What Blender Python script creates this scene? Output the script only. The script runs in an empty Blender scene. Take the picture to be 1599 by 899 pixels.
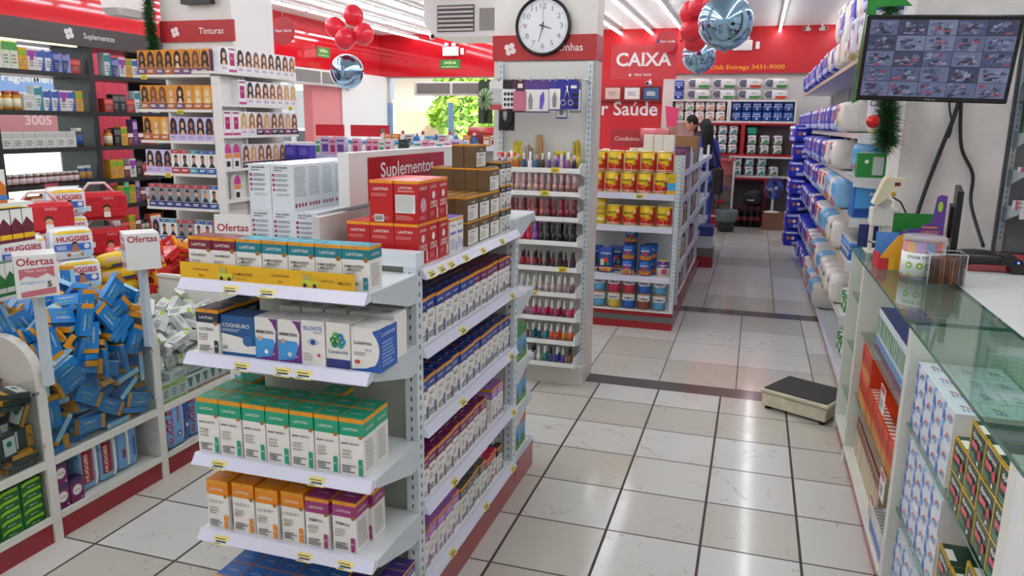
import bpy, math, random
from mathutils import Vector, Matrix, Euler
random.seed(11)
SC = bpy.context.scene
COL = SC.collection
PI = math.pi

# ---------------------------------------------------------------- camera
F_PX, YAW, PITCH, ROLL, CAM_H = 1193.1, -0.302025, 0.213393, 0.013626, 1.6
cy, sy, cp, sp = math.cos(YAW), math.sin(YAW), math.cos(PITCH), math.sin(PITCH)
fwd = Vector((sy*cp, cy*cp, -sp)); rt = Vector((cy, -sy, 0)); upv = rt.cross(fwd)
cr, sr = math.cos(ROLL), math.sin(ROLL)
r2 = rt*cr + upv*sr; u2 = -rt*sr + upv*cr
cam_data = bpy.data.cameras.new('camera'); cam = bpy.data.objects.new('camera', cam_data); COL.objects.link(cam)
cam.matrix_world = Matrix(((r2.x, u2.x, -fwd.x, 0), (r2.y, u2.y, -fwd.y, 0), (r2.z, u2.z, -fwd.z, CAM_H), (0, 0, 0, 1)))
cam_data.sensor_width = 36; cam_data.lens = F_PX/1599*36; cam_data.clip_start = 0.05; cam_data.clip_end = 200
SC.camera = cam
# ---------------------------------------------------------------- world, sun, exposure
SC.view_settings.view_transform = 'Standard'; SC.view_settings.look = 'None'
SC.view_settings.gamma = 1; SC.view_settings.exposure = -0.1; SC.view_settings.use_curve_mapping = False
TUBE_POWER = 23.0
w = bpy.data.worlds.new('sky'); SC.world = w; w.use_nodes = True
nt = w.node_tree; bg = nt.nodes['Background']
tc = nt.nodes.new('ShaderNodeTexCoord'); nz = nt.nodes.new('ShaderNodeTexNoise'); rp = nt.nodes.new('ShaderNodeValToRGB')
nz.inputs['Scale'].default_value = 3; nt.links.new(tc.outputs['Generated'], nz.inputs['Vector'])
rp.color_ramp.elements[0].position = .4; rp.color_ramp.elements[0].color = (.75, .87, 1, 1)
rp.color_ramp.elements[1].position = .6; rp.color_ramp.elements[1].color = (1, 1, 1, 1)
nt.links.new(nz.outputs['Fac'], rp.inputs['Fac']); nt.links.new(rp.outputs['Color'], bg.inputs['Color'])
bg.inputs['Strength'].default_value = 2.6
sd = bpy.data.lights.new('sun', 'SUN'); sd.energy = 9.0; sd.angle = .02; sd.color = (1, .96, .9)
so = bpy.data.objects.new('sun', sd); COL.objects.link(so); so.rotation_euler = Vector((-.5, .5, -.7)).to_track_quat('-Z', 'Y').to_euler()

# ---------------------------------------------------------------- materials
def lin(h):
    h = h.lstrip('#'); o = []
    for i in (0, 2, 4):
        c = int(h[i:i+2], 16)/255
        o.append(c/12.92 if c <= .04045 else ((c+.055)/1.055)**2.4)
    return (*o, 1)
_M = {}
def M(hexc, rough=.5, metal=0.0, kind='', s=1.0):
    """plain procedural surface: principled with a faint noise in tint and gloss"""
    k = (hexc, rough, metal, kind, s)
    if k in _M: return _M[k]
    m = bpy.data.materials.new('surface_'+hexc.lstrip('#')); m.use_nodes = True
    t = m.node_tree; p = t.nodes['Principled BSDF']
    c = lin(hexc)
    p.inputs['Base Color'].default_value = c; p.inputs['Roughness'].default_value = rough; p.inputs['Metallic'].default_value = metal
    if kind == 'noise':
        n = t.nodes.new('ShaderNodeTexNoise'); n.inputs['Scale'].default_value = 14*s; n.inputs['Detail'].default_value = 5
        g = t.nodes.new('ShaderNodeNewGeometry'); t.links.new(g.outputs['Position'], n.inputs['Vector'])
        r = t.nodes.new('ShaderNodeValToRGB'); r.color_ramp.elements[0].position = .3; r.color_ramp.elements[1].position = .75
        r.color_ramp.elements[0].color = tuple(x*.82 for x in c[:3])+(1,); r.color_ramp.elements[1].color = tuple(min(1, x*1.1) for x in c[:3])+(1,)
        t.links.new(n.outputs['Fac'], r.inputs['Fac']); t.links.new(r.outputs['Color'], p.inputs['Base Color'])
    if kind == 'crinkle':
        n = t.nodes.new('ShaderNodeTexNoise'); n.inputs['Scale'].default_value = 38*s; n.inputs['Detail'].default_value = 3
        g = t.nodes.new('ShaderNodeNewGeometry'); t.links.new(g.outputs['Position'], n.inputs['Vector'])
        b = t.nodes.new('ShaderNodeBump'); b.inputs['Strength'].default_value = .5; b.inputs['Distance'].default_value = .012
        t.links.new(n.outputs['Fac'], b.inputs['Height']); t.links.new(b.outputs['Normal'], p.inputs['Normal'])
    if kind == 'clear':
        p.inputs['Alpha'].default_value = s
    if kind == 'glass':
        p.inputs['Transmission Weight'].default_value = 1; p.inputs['IOR'].default_value = 1.45
    _M[k] = m
    return m
def emis(hexc, strength):
    k = ('e', hexc, strength)
    if k in _M: return _M[k]
    m = bpy.data.materials.new('glow_'+hexc.lstrip('#')); m.use_nodes = True
    p = m.node_tree.nodes['Principled BSDF']
    p.inputs['Base Color'].default_value = (.02, .02, .02, 1)
    p.inputs['Emission Color'].default_value = lin(hexc); p.inputs['Emission Strength'].default_value = strength
    _M[k] = m
    return m
def pane(name, tint, refl):
    """thin sheet glass: lets light straight through, reflects by fresnel"""
    m = bpy.data.materials.new(name); m.use_nodes = True; t = m.node_tree; t.nodes.clear()
    o = t.nodes.new('ShaderNodeOutputMaterial'); tr = t.nodes.new('ShaderNodeBsdfTransparent'); gl = t.nodes.new('ShaderNodeBsdfGlossy')
    mx = t.nodes.new('ShaderNodeMixShader'); fr = t.nodes.new('ShaderNodeLayerWeight'); mu = t.nodes.new('ShaderNodeMath')
    tr.inputs['Color'].default_value = lin(tint); gl.inputs['Roughness'].default_value = .02
    fr.inputs['Blend'].default_value = .5; mu.operation = 'POWER'; mu.inputs[1].default_value = 4.0
    m3 = t.nodes.new('ShaderNodeMath'); m3.operation = 'MULTIPLY_ADD'; m3.inputs[1].default_value = .75*refl; m3.inputs[2].default_value = .04*refl
    t.links.new(fr.outputs['Facing'], mu.inputs[0]); t.links.new(mu.outputs[0], m3.inputs[0]); t.links.new(m3.outputs[0], mx.inputs['Fac'])
    t.links.new(tr.outputs[0], mx.inputs[1]); t.links.new(gl.outputs[0], mx.inputs[2]); t.links.new(mx.outputs[0], o.inputs['Surface'])
    return m
WHITE = M('#e9e9e6', .35); SHELF = M('#e4e8ea', .3); SHELFB = M('#c9d3d8', .35); PAPER = M('#eceae6', .55)
BLACK = M('#161616', .4); LIP = M('#dfe0f2', .25); TAG = M('#e6d878', .5); REDK = M('#9c2430', .12); REDP = M('#c22430', .3)
INK = M('#2a2826', .5); GREY = M('#8d8d8d', .5); CHROME = M('#d8dadc', .15, 1.0); YEL = M('#f0b41e', .45); TXT = M('#55534f', .5)
GLASSG = pane('sheet_glass', '#eaf6f0', 1.0); GLASSE = M('#2f6b58', .1); ACRYL = pane('acrylic_sheet', '#eef4f4', .8); WINDOW = pane('window_glass', '#f2f8f8', .5)

# ---------------------------------------------------------------- text outlines as triangles
_T = {}
def glyphs(s, bold=0.0):
    k = (s, bold)
    if k in _T: return _T[k]
    cu = bpy.data.curves.new('lettering', 'FONT'); cu.body = s; cu.resolution_u = 3 if len(s) < 16 else 2; cu.offset = bold; cu.space_line = .9
    if '\n' in s: cu.align_x = 'CENTER'
    ob = bpy.data.objects.new('lettering', cu); COL.objects.link(ob)
    dg = bpy.context.evaluated_depsgraph_get(); me = bpy.data.meshes.new_from_object(ob.evaluated_get(dg))
    vs = [(v.co.x, v.co.y) for v in me.vertices]; fs = [tuple(p.vertices) for p in me.polygons]
    bpy.data.objects.remove(ob); bpy.data.curves.remove(cu); bpy.data.meshes.remove(me)
    x0 = min(v[0] for v in vs); x1 = max(v[0] for v in vs); y0 = min(v[1] for v in vs); y1 = max(v[1] for v in vs)
    vs = [((v[0]-(x0+x1)/2)/(x1-x0), (v[1]-(y0+y1)/2)/(x1-x0)) for v in vs]
    _T[k] = (vs, fs, (y1-y0)/(x1-x0))
    return _T[k]

# ---------------------------------------------------------------- mesh builder
X = Vector((1, 0, 0)); Y = Vector((0, 1, 0)); Z = Vector((0, 0, 1))
class MB:
    def __init__(s): s.v = []; s.f = []; s.m = []; s.mats = []; s.sm = []
    def mi(s, m):
        if m not in s.mats: s.mats.append(m)
        return s.mats.index(m)
    def add(s, vs, fs, m, smooth=False):
        b = len(s.v); s.v += [tuple(v) for v in vs]; i = s.mi(m)
        for f in fs: s.f.append(tuple(b+k for k in f)); s.m.append(i); s.sm.append(smooth)
        return s
    def box(s, x0, x1, y0, y1, z0, z1, m, **fm):
        """fm: per face material override: xm xp ym yp zm zp (None = leave out)"""
        vs = [(x0,y0,z0),(x1,y0,z0),(x1,y1,z0),(x0,y1,z0),(x0,y0,z1),(x1,y0,z1),(x1,y1,z1),(x0,y1,z1)]
        F = dict(zm=(0,3,2,1), zp=(4,5,6,7), ym=(0,1,5,4), yp=(2,3,7,6), xm=(3,0,4,7), xp=(1,2,6,5))
        b = len(s.v); s.v += vs
        for k, f in F.items():
            mm = fm.get(k, m)
            if mm is None: continue
            s.f.append(tuple(b+i for i in f)); s.m.append(s.mi(mm)); s.sm.append(False)
        return s
    def rbox(s, x0, x1, y0, y1, z0, z1, m, b=.004):
        """box with chamfered edges"""
        cx, cy_, cz = (x0+x1)/2, (y0+y1)/2, (z0+z1)/2; hx, hy, hz = (x1-x0)/2, (y1-y0)/2, (z1-z0)/2
        b = min(b, hx*.49, hy*.49, hz*.49)
        P = {}
        vs = []
        for sx in (-1, 1):
            for sy_ in (-1, 1):
                for sz in (-1, 1):
                    P[sx, sy_, sz] = len(vs)
                    vs += [(cx+sx*hx, cy_+sy_*(hy-b), cz+sz*(hz-b)), (cx+sx*(hx-b), cy_+sy_*hy, cz+sz*(hz-b)), (cx+sx*(hx-b), cy_+sy_*(hy-b), cz+sz*hz)]
        fs = []
        def q(a): fs.append(tuple(a))
        for sgn in (-1, 1):
            q([P[sgn, a, c] for a, c in ((-1,-1),(1,-1),(1,1),(-1,1))][::1 if sgn > 0 else -1])
            q([P[a, sgn, c]+1 for a, c in ((-1,-1),(-1,1),(1,1),(1,-1))][::1 if sgn > 0 else -1])
            q([P[a, c, sgn]+2 for a, c in ((-1,-1),(1,-1),(1,1),(-1,1))][::1 if sgn > 0 else -1])
        for a in (-1, 1):
            for c in (-1, 1):
                q([P[a, c, -1], P[a, c, 1], P[a, c, 1]+1, P[a, c, -1]+1][::-1 if a*c > 0 else 1])
                q([P[a, -1, c], P[a, 1, c], P[a, 1, c]+2, P[a, -1, c]+2][::1 if a*c > 0 else -1])
                q([P[-1, a, c]+1, P[1, a, c]+1, P[1, a, c]+2, P[-1, a, c]+2][::-1 if a*c > 0 else 1])
                for e in (-1, 1): q([P[a, c, e], P[a, c, e]+1, P[a, c, e]+2][::1 if a*c*e > 0 else -1])
        return s.add(vs, fs, m)
    def prism(s, pts, axis, a, b, m, cap=None):
        """extrude a 2-D outline along an axis from a to b"""
        n = len(pts)
        def P(u, v, w_): return (w_, u, v) if axis == 'x' else ((u, w_, v) if axis == 'y' else (u, v, w_))
        vs = [P(u, v, a) for u, v in pts]+[P(u, v, b) for u, v in pts]
        s.add(vs, [(i, (i+1) % n, n+(i+1) % n, n+i) for i in range(n)], m)
        b0 = len(s.v)-2*n; k = s.mi(cap or m)
        for f in (tuple(range(n-1, -1, -1)), tuple(range(n, 2*n))):
            s.f.append(tuple(b0+i for i in f)); s.m.append(k); s.sm.append(False)
        return s
    def lathe(s, prof, m, c=(0, 0, 0), n=16, mats=None, smooth=True, ax='z', a0=0.0):
        """prof: [(r, h)...]; mats: material per segment"""
        vs = []
        for r, h in prof:
            for i in range(n):
                a = a0+2*PI*i/n; u, v_ = r*math.cos(a), r*math.sin(a)
                vs.append((c[0]+u, c[1]+v_, c[2]+h) if ax == 'z' else ((c[0]+u, c[1]-h, c[2]+v_) if ax == 'y' else (c[0]+h, c[1]+u, c[2]+v_)))
        b = len(s.v); s.v += vs
        for j in range(len(prof)-1):
            k = s.mi(mats[j] if mats else m)
            for i in range(n):
                i2 = (i+1) % n
                s.f.append((b+j*n+i, b+j*n+i2, b+(j+1)*n+i2, b+(j+1)*n+i)); s.m.append(k); s.sm.append(smooth)
        if prof[0][0] > 1e-6: s.f.append(tuple(b+i for i in range(n-1, -1, -1))); s.m.append(s.mi(mats[0] if mats else m)); s.sm.append(False)
        if prof[-1][0] > 1e-6: s.f.append(tuple(b+(len(prof)-1)*n+i for i in range(n))); s.m.append(s.mi(mats[-1] if mats else m)); s.sm.append(False)
        return s
    def tube(s, pts, r, m, n=8):
        pts = [Vector(p) for p in pts]; rs = r if isinstance(r, (list, tuple)) else [r]*len(pts)
        vs = []; pu = None
        for i, p in enumerate(pts):
            d = (pts[min(i+1, len(pts)-1)]-pts[max(i-1, 0)]).normalized()
            if pu is None: u = d.orthogonal().normalized()
            else: u = (pu-d*pu.dot(d)).normalized()
            pu = u; v_ = d.cross(u)
            for k in range(n):
                a = 2*PI*k/n; vs.append(p+(u*math.cos(a)+v_*math.sin(a))*rs[i])
        fs = []
        for j in range(len(pts)-1):
            for i in range(n): fs.append((j*n+i, j*n+(i+1) % n, (j+1)*n+(i+1) % n, (j+1)*n+i))
        fs += [tuple(range(n-1, -1, -1)), tuple((len(pts)-1)*n+i for i in range(n))]
        return s.add(vs, fs, m, True)
    def ell(s, c, r, m, n=16, k=10):
        if not isinstance(r, (tuple, list)): r = (r, r, r)
        vs = [(c[0], c[1], c[2]-r[2])]
        for j in range(1, k):
            t = -PI/2+PI*j/k
            for i in range(n): vs.append((c[0]+r[0]*math.cos(t)*math.cos(2*PI*i/n), c[1]+r[1]*math.cos(t)*math.sin(2*PI*i/n), c[2]+r[2]*math.sin(t)))
        vs.append((c[0], c[1], c[2]+r[2])); L = len(vs)-1
        fs = [(0, 1+(i+1) % n, 1+i) for i in range(n)]+[(L, L-n+i, L-n+(i+1) % n) for i in range(n)]
        for j in range(k-2):
            for i in range(n): fs.append((1+j*n+i, 1+j*n+(i+1) % n, 1+(j+1)*n+(i+1) % n, 1+(j+1)*n+i))
        return s.add(vs, fs, m, True)
    def text(s, t, c, u, v_, width, m, hmax=None, bold=0.0, warp=None, sx=1.0):
        vs, fs, ar = glyphs(t, bold)
        if hmax and width*ar > hmax: width2 = hmax/ar; sx = min(width/width2, 1.25); width = width2
        c = Vector(c); P = [c+u*(a*width*sx)+v_*(b*width) for a, b in vs]
        if warp: P = [warp(p) for p in P]
        return s.add(P, fs, m)
    def place(s, mat4, start=0):
        s.v[start:] = [tuple(mat4 @ Vector(v)) for v in s.v[start:]]
        return s
    def mesh(s, name):
        me = bpy.data.meshes.new(name); me.from_pydata(s.v, [], s.f)
        for m in s.mats: me.materials.append(m)
        me.polygons.foreach_set('material_index', s.m); me.polygons.foreach_set('use_smooth', s.sm); me.update()
        return me
class Face:
    """2-D drawing board lying on a face of a box: u to the right, v up, in metres from the lower left corner"""
    def __init__(s, mb, o, u, v, W_, H_, warp=None, eps=.0005): s.mb = mb; s.o = Vector(o); s.u = u; s.v = v; s.n = u.cross(v); s.W = W_; s.H = H_; s.e = eps; s.k = 1; s.warp = warp
    def P(s, a, b):
        p = s.o+s.u*(a*s.W)+s.v*(b*s.H)+s.n*(s.e*s.k)
        return s.warp(p) if s.warp else p
    def rect(s, a0, b0, a1, b1, m):
        s.mb.add([s.P(a0, b0), s.P(a1, b0), s.P(a1, b1), s.P(a0, b1)], [(0, 1, 2, 3)], m); s.k += 1; return s
    def poly(s, pts, m):
        s.mb.add([s.P(a, b) for a, b in pts], [tuple(range(len(pts)))], m); s.k += 1; return s
    def disc(s, a, b, r, m, n=14, ry=None):
        ry = r*s.W/s.H if ry is None else ry
        return s.poly([(a+r*math.cos(2*PI*i/n), b+ry*math.sin(2*PI*i/n)) for i in range(n)], m)
    def text(s, t, a, b, wd, m, h=None, bold=0.0, rot=0):
        u, v = s.u, s.v
        if rot: u, v = s.v, -s.u
        s.mb.text(t, s.o+s.u*(a*s.W)+s.v*(b*s.H)+s.n*(s.e*s.k), u, v, wd*(s.H if rot else s.W), m, (h*(s.W if rot else s.H)) if h else None, bold, s.warp); s.k += 1
        return s
    def lines(s, a0, b0, a1, b1, n, m, jitter=.3):
        hh = (b1-b0)/(2*n)
        for i in range(n):
            b = b0+(b1-b0)*(i+.25)/n; e = a1-(a1-a0)*jitter*random.random(); s.rect(a0, b, e, b+hh, m); s.k -= 1
        s.k += 1; return s
def front(mb, x0, z0, x1, z1, y, warp=None, eps=.0005): return Face(mb, (x0, y, z0), X, Z, x1-x0, z1-z0, warp, eps)          # faces -Y
def right(mb, y0, z0, y1, z1, x, warp=None, eps=.0005): return Face(mb, (x, y0, z0), Y, Z, y1-y0, z1-z0, warp, eps)         # faces +X
def left(mb, y0, z0, y1, z1, x, warp=None, eps=.0005): return Face(mb, (x, y1, z0), -Y, Z, y1-y0, z1-z0, warp, eps)         # faces -X
def top(mb, x0, y0, x1, y1, z, eps=.0005): return Face(mb, (x0, y0, z), X, Y, x1-x0, y1-y0, None, eps)

# ---------------------------------------------------------------- objects
def link(name, me, loc=(0, 0, 0), rot=(0, 0, 0), parent=None):
    o = bpy.data.objects.new(name, me); COL.objects.link(o); o.location = loc
    o.rotation_euler = rot if isinstance(rot, (tuple, list, Euler)) else (0, 0, rot)
    if parent: o.parent = parent
    return o
def tag(o, label, cat, group=None, kind=None):
    o['label'] = label; o['category'] = cat
    if group: o['group'] = group
    if kind: o['kind'] = kind
    return o
def obj(name, mb, label, cat, loc=(0, 0, 0), rot=0, group=None, kind=None):
    """one mesh thing"""
    return tag(link(name, mb.mesh(name) if isinstance(mb, MB) else mb, loc, rot), label, cat, group, kind)
def root(name, label, cat, loc=(0, 0, 0), rot=0, group=None): return tag(link(name, None, loc, rot), label, cat, group)
def part(name, mb, parent, loc=(0, 0, 0), rot=0, label=None):
    o = link(name, mb.mesh(name) if isinstance(mb, MB) else mb, loc, rot, parent)
    if label: o['label'] = label
    return o
def struct(name, mb, label=None):
    o = link(name, mb.mesh(name)); o['kind'] = 'structure'
    if label: o['label'] = label
    return o
def copy_tree(o, loc=None, rot=None, label=None, parent=None, group=None):
    c = o.copy(); COL.objects.link(c)
    if parent: c.parent = parent
    for ch in list(o.children): copy_tree(ch, parent=c)
    if loc is not None: c.location = loc
    if rot is not None: c.rotation_euler = rot if isinstance(rot, (tuple, list, Euler)) else (0, 0, rot)
    if label: c['label'] = label
    if group: c['group'] = group
    return c
ORD = ['first', 'second', 'third', 'fourth', 'fifth', 'sixth', 'seventh', 'eighth', 'ninth', 'tenth', 'eleventh', 'twelfth', 'thirteenth', 'fourteenth', 'fifteenth', 'sixteenth', 'seventeenth', 'eighteenth', 'nineteenth', 'twentieth']
def ordn(i): return ORD[i] if i < len(ORD) else ('twenty-'+ORD[i-20])
def logo(f, a, b, r, m):
    """four petal clinic mark"""
    ry = r*f.W/f.H
    for k in range(4):
        an = PI/4+k*PI/2+.3
        f.disc(a+r*.62*math.cos(an), b+ry*.62*math.sin(an), r*.5, m, 12); f.k -= 1
    f.k += 1
    return f
# ================================================================ SETTING
CEIL = 3.15; XL = -6.9; YB = 13.5; XR = 2.6; YF = -2.2
TP = .36864
def tile_mat(name, ox, oy, px_, py_, g):
    m = bpy.data.materials.new(name); m.use_nodes = True; t = m.node_tree; N = t.nodes; L = t.links; p = N['Principled BSDF']
    geo = N.new('ShaderNodeNewGeometry'); sep = N.new('ShaderNodeSeparateXYZ'); L.new(geo.outputs['Position'], sep.inputs[0])
    def mth(op, a, b=None, c=None):
        n = N.new('ShaderNodeMath'); n.operation = op
        for i, q in enumerate((a, b, c)):
            if q is None: continue
            if isinstance(q, (int, float)): n.inputs[i].default_value = q
            else: L.new(q, n.inputs[i])
        return n.outputs[0]
    ux = mth('DIVIDE', mth('SUBTRACT', sep.outputs['X'], ox), px_); uy = mth('DIVIDE', mth('SUBTRACT', sep.outputs['Y'], oy), py_)
    fx = mth('FLOOR', ux); fy = mth('FLOOR', uy)
    dx = mth('MULTIPLY', mth('SUBTRACT', .5, mth('ABSOLUTE', mth('SUBTRACT', mth('SUBTRACT', ux, fx), .5))), px_)
    dy = mth('MULTIPLY', mth('SUBTRACT', .5, mth('ABSOLUTE', mth('SUBTRACT', mth('SUBTRACT', uy, fy), .5))), py_)
    gx = mth('LESS_THAN', dx, g); gy = mth('LESS_THAN', dy, g*.75); gr = mth('MAXIMUM', gx, gy)
    cmb = N.new('ShaderNodeCombineXYZ'); L.new(fx, cmb.inputs[0]); L.new(fy, cmb.inputs[1])
    wn = N.new('ShaderNodeTexWhiteNoise'); wn.noise_dimensions = '3D'; L.new(cmb.outputs[0], wn.inputs['Vector'])
    r1 = N.new('ShaderNodeValToRGB'); L.new(wn.outputs['Value'], r1.inputs['Fac'])
    E_ = r1.color_ramp.elements; E_[0].position = 0; E_[0].color = lin('#c9c6bb'); E_[1].position = 1; E_[1].color = lin('#dad9d4')
    e = r1.color_ramp.elements.new(.3); e.color = lin('#c6c0b4'); e = r1.color_ramp.elements.new(.36); e.color = lin('#d6d4cd')
    # marble veins, shifted per tile
    off = N.new('ShaderNodeVectorMath'); off.operation = 'MULTIPLY_ADD'; off.inputs[1].default_value = (7, 7, 7); L.new(wn.outputs['Color'], off.inputs[0]); L.new(geo.outputs['Position'], off.inputs[2])
    nz = N.new('ShaderNodeTexNoise'); nz.inputs['Scale'].default_value = 3.2; nz.inputs['Detail'].default_value = 6; nz.inputs['Distortion'].default_value = 1.6; L.new(off.outputs[0], nz.inputs['Vector'])
    vein = mth('LESS_THAN', mth('ABSOLUTE', mth('SUBTRACT', nz.outputs['Fac'], .5)), .0045)
    n2 = N.new('ShaderNodeTexNoise'); n2.inputs['Scale'].default_value = 5; L.new(off.outputs[0], n2.inputs['Vector'])
    vm = mth('MULTIPLY', vein, mth('MULTIPLY', mth('GREATER_THAN', n2.outputs['Fac'], .53), .55))
    mx = N.new('ShaderNodeMixRGB'); L.new(vm, mx.inputs[0]); L.new(r1.outputs['Color'], mx.inputs[1]); mx.inputs[2].default_value = lin('#a58f7c')
    m2 = N.new('ShaderNodeMixRGB'); L.new(gr, m2.inputs[0]); L.new(mx.outputs[0], m2.inputs[1]); m2.inputs[2].default_value = lin('#453833')
    L.new(m2.outputs[0], p.inputs['Base Color'])
    ro = mth('MULTIPLY_ADD', gr, .5, mth('MULTIPLY_ADD', n2.outputs['Fac'], .12, .06)); L.new(ro, p.inputs['Roughness'])
    bp = N.new('ShaderNodeBump'); bp.inputs['Strength'].default_value = .35; bp.inputs['Distance'].default_value = .004
    hh = mth('MULTIPLY', gr, -1); L.new(hh, bp.inputs['Height'])
    L.new(bp.outputs[0], p.inputs['Normal'])
    return m
def granite_mat():
    m = M('#5d5653', .15, 0, 'noise', 9); return m
f = MB()
T1 = tile_mat('tile_near', -.8277, 4.272, TP, TP, .0054); T2 = tile_mat('tile_middle', -.478, 5.2, .472, .485, .0034); T3 = tile_mat('tile_far', -.345, 7.45, .607, .57, .0036)
GR = granite_mat()
f.box(XL-.2, -1.0, YF, 4.55, -.08, 0, T1).box(-1.0, XR, YF, 4.55, -.08, 0, T1)
f.box(XL-.2, XR, 4.55, 4.715, -.08, 0, GR).box(XL-.2, XR, 4.715, 6.69, -.08, 0, T2)
f.box(XL-.2, XR, 6.69, 6.88, -.08, 0, GR).box(XL-.2, XR, 6.88, YB+.2, -.08, 0, T3)
struct('floor', f, 'glossy cream marbled tile floor with two dark granite strips')
struct('ceiling', MB().box(XL-.2, XR, YF, YB+.2, CEIL, CEIL+.1, M('#e6e4e0', .6)), 'white ceiling over the whole shop')

REDW = M('#c41a26', .055); PINKW = M('#cf6a70', .4); WALLW = M('#e4e0dc', .6)
# left wall: parapet, glazed shop front and red fascia above
f = MB(); f.box(XL-.12, XL, YF, YB, 2.42, CEIL, WALLW); f.box(XL-.12, XL, YF, 1.2, 0, 2.42, WALLW)
f.box(XL-.12, XL, 11.75, YB, 0, 2.42, WALLW)
struct('wall_left', f, 'left wall around the glazed shop front')
struct('trim_1', MB().box(XL, XL+.06, YF, YB-.06, 2.40, CEIL, REDW), 'glossy red fascia band along the left wall, mirroring the tube lights')
f = MB(); f.box(XL-.2, -1.42, YB, YB+.12, 2.42, CEIL, WALLW)
f.box(XL, -6.72, YB, YB+.12, 0, 2.42, WALLW); f.box(-4.55, -4.3, YB, YB+.12, 0, 2.42, WALLW); f.box(-1.6, XR, YB, YB+.12, 0, CEIL, WALLW)
f.box(-4.3, -1.6, YB, YB+.12, 0, .3, WALLW)
struct('wall_back', f, 'back wall with its glazed entrance at the left')
struct('trim_2', MB().box(XL+.06, -1.5, YB-.06, YB, 2.40, CEIL, REDW), 'glossy red fascia band above the entrance on the back wall')
f = MB(); f.box(-3.3, XR, YB-.12, YB-.0605, 2.43, CEIL, M('#c4121c', .28))
struct('trim_3', f, 'red fascia band above the diaper wall, lettered in yellow')
struct('wall_right', MB().box(XR, XR+.12, YF, YB+.1, 0, CEIL, WALLW), 'right wall behind the counter')
struct('wall_front', MB().box(XL-.12, XR+.12, YF-.12, YF, 0, CEIL, WALLW), 'wall behind the viewer')
# the white corner column between the two glazed fronts
struct('wall_corner', MB().box(-6.899, -6.72, 11.8, YB-.001, 0, 2.399, M('#dcd8d4', .5)).box(-6.899, -6.74, 10.9, 11.799, 0, 2.399, M('#c66a6c', .35)), 'white and red corner column between the shop fronts')

def window(n, axis, a0, a1, z0, z1, c, mull, lab, tr=.04):
    f = MB(); FR = M('#c9cbc9', .35)
    def bx(u0, u1, w0, w1, z0_, z1_, m, mb):
        if axis == 'y': mb.box(c-w1, c-w0, u0, u1, z0_, z1_, m)
        else: mb.box(u0, u1, c+w0, c+w1, z0_, z1_, m)
    bx(a0, a1, .02, .09, z0, z0+tr, FR, f); bx(a0, a1, .02, .09, z1-tr, z1, FR, f)
    for k in range(mull+1):
        u = a0+(a1-a0-tr)*k/mull; bx(u, u+tr, .02, .09, z0+tr, z1-tr, FR, f)
    o = struct('window_%d' % n, f, lab)
    g = MB(); bx(a0+tr, a1-tr, .05, .056, z0+tr, z1-tr, WINDOW, g); q = link('pane', g.mesh('pane'), parent=o)
    return o
window(1, 'y', 1.2, 6.4, .12, 2.42, XL, 4, 'glazed shop front behind the black shelving')
window(2, 'y', 6.4, 11.75, .12, 2.42, XL, 5, 'glazed shop front beyond the hair dye shelves')
window(3, 'x', -6.71, -4.55, .0, 2.42, YB, 1, 'glazed entrance beside the white corner column')
window(4, 'x', -4.3, -1.6, .3, 2.42, YB, 3, 'glazed front with a green tree outside')

# ---- light tubes
LT = emis('#f4f8ff', TUBE_POWER); TB = M('#d9d9d9', .4)
tube = MB(); tube.box(-.02, .02, 0, 1.18, -.012, .018, TB); tube.box(-.014, .014, .02, 1.16, -.034, -.012, LT)
tm = tube.mesh('light_tube')
end = MB().box(-.022, .022, -.03, .03, -.03, .018, TB).mesh('end_cap')
proto = None; rows = [-6.05, -5.53, -5.02, -4.53, -2.3, -1.79, -1.27, .22, 1.1]
rn = ['farthest left', 'second from left', 'third from left', 'fourth from left', 'left of the clock column', 'over the clock column', 'right of the clock column', 'over the right aisle', 'over the diaper shelf']
for j, rx in enumerate(rows):
    k = 0; y = 12.25
    while y > -1.6:
        lab = 'white ceiling light tube, row %s, %s from the back' % (rn[j], ordn(k))
        if proto is None:
            proto = root('ceiling_light_tube', lab, 'light tube', (rx, y, 3.09), group='ceiling light tubes')
            part('tube_body', tm, proto); part('end_cap', end, proto)
        else: copy_tree(proto, (rx, y, 3.09), label=lab)
        y -= 1.24; k += 1
# ---- outside
f = MB(); f.box(-30, XL-.12, -6, 30, -.15, -.05, M('#a9a6a0', .8)); f.box(XL-.12, 12, YB+.12, 34, -.15, -.05, M('#a9a6a0', .8))
struct('ground_street', f, 'sunlit street outside the shop')
f = MB(); f.box(-19, -18, -8, 9, -.05, 6, M('#efece6', .8)); f.box(-18, -17.95, -8, 9, 2.9, 3.6, M('#e8e4de', .7))
for k in range(5): f.box(-18, -17.97, -6+3*k, -4.4+3*k, 0, 2.4, M('#b9bdc0', .5))
obj('white_building', f, 'long white building across the street, seen through the black shelving', 'building')
f = MB(); f.box(-17.5, -15, 12.5, 19.5, -.05, 2.4, M('#e2d6c8', .8)); f.box(-17.2, -15, 12.6, 17, 2.4, 4.6, M('#e6e2dc', .8)); f.box(-14.99, -14.9, 14.2, 16, 1.9, 3.2, M('#5a9fe0', .4)); f.box(-14.99, -14.9, 13, 19, 1.5, 1.9, M('#d88a68', .6))
obj('orange_building', f, 'pale building with an orange band and a blue sign across the street', 'building')
f = MB(); f.box(-16.5, -11, 22, 26, -.05, 4.2, M('#e9e5de', .8)); f.box(-11, -5.8, 22.6, 26, -.05, 1.9, M('#d9b496', .8)); f.prism([(-17, 3.9), (-10.6, 3.3), (-10.2, 3.0), (-10.3, 3.6), (-13.5, 4.9)], 'y', 21.4, 26, M('#8f8b88', .7))
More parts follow.
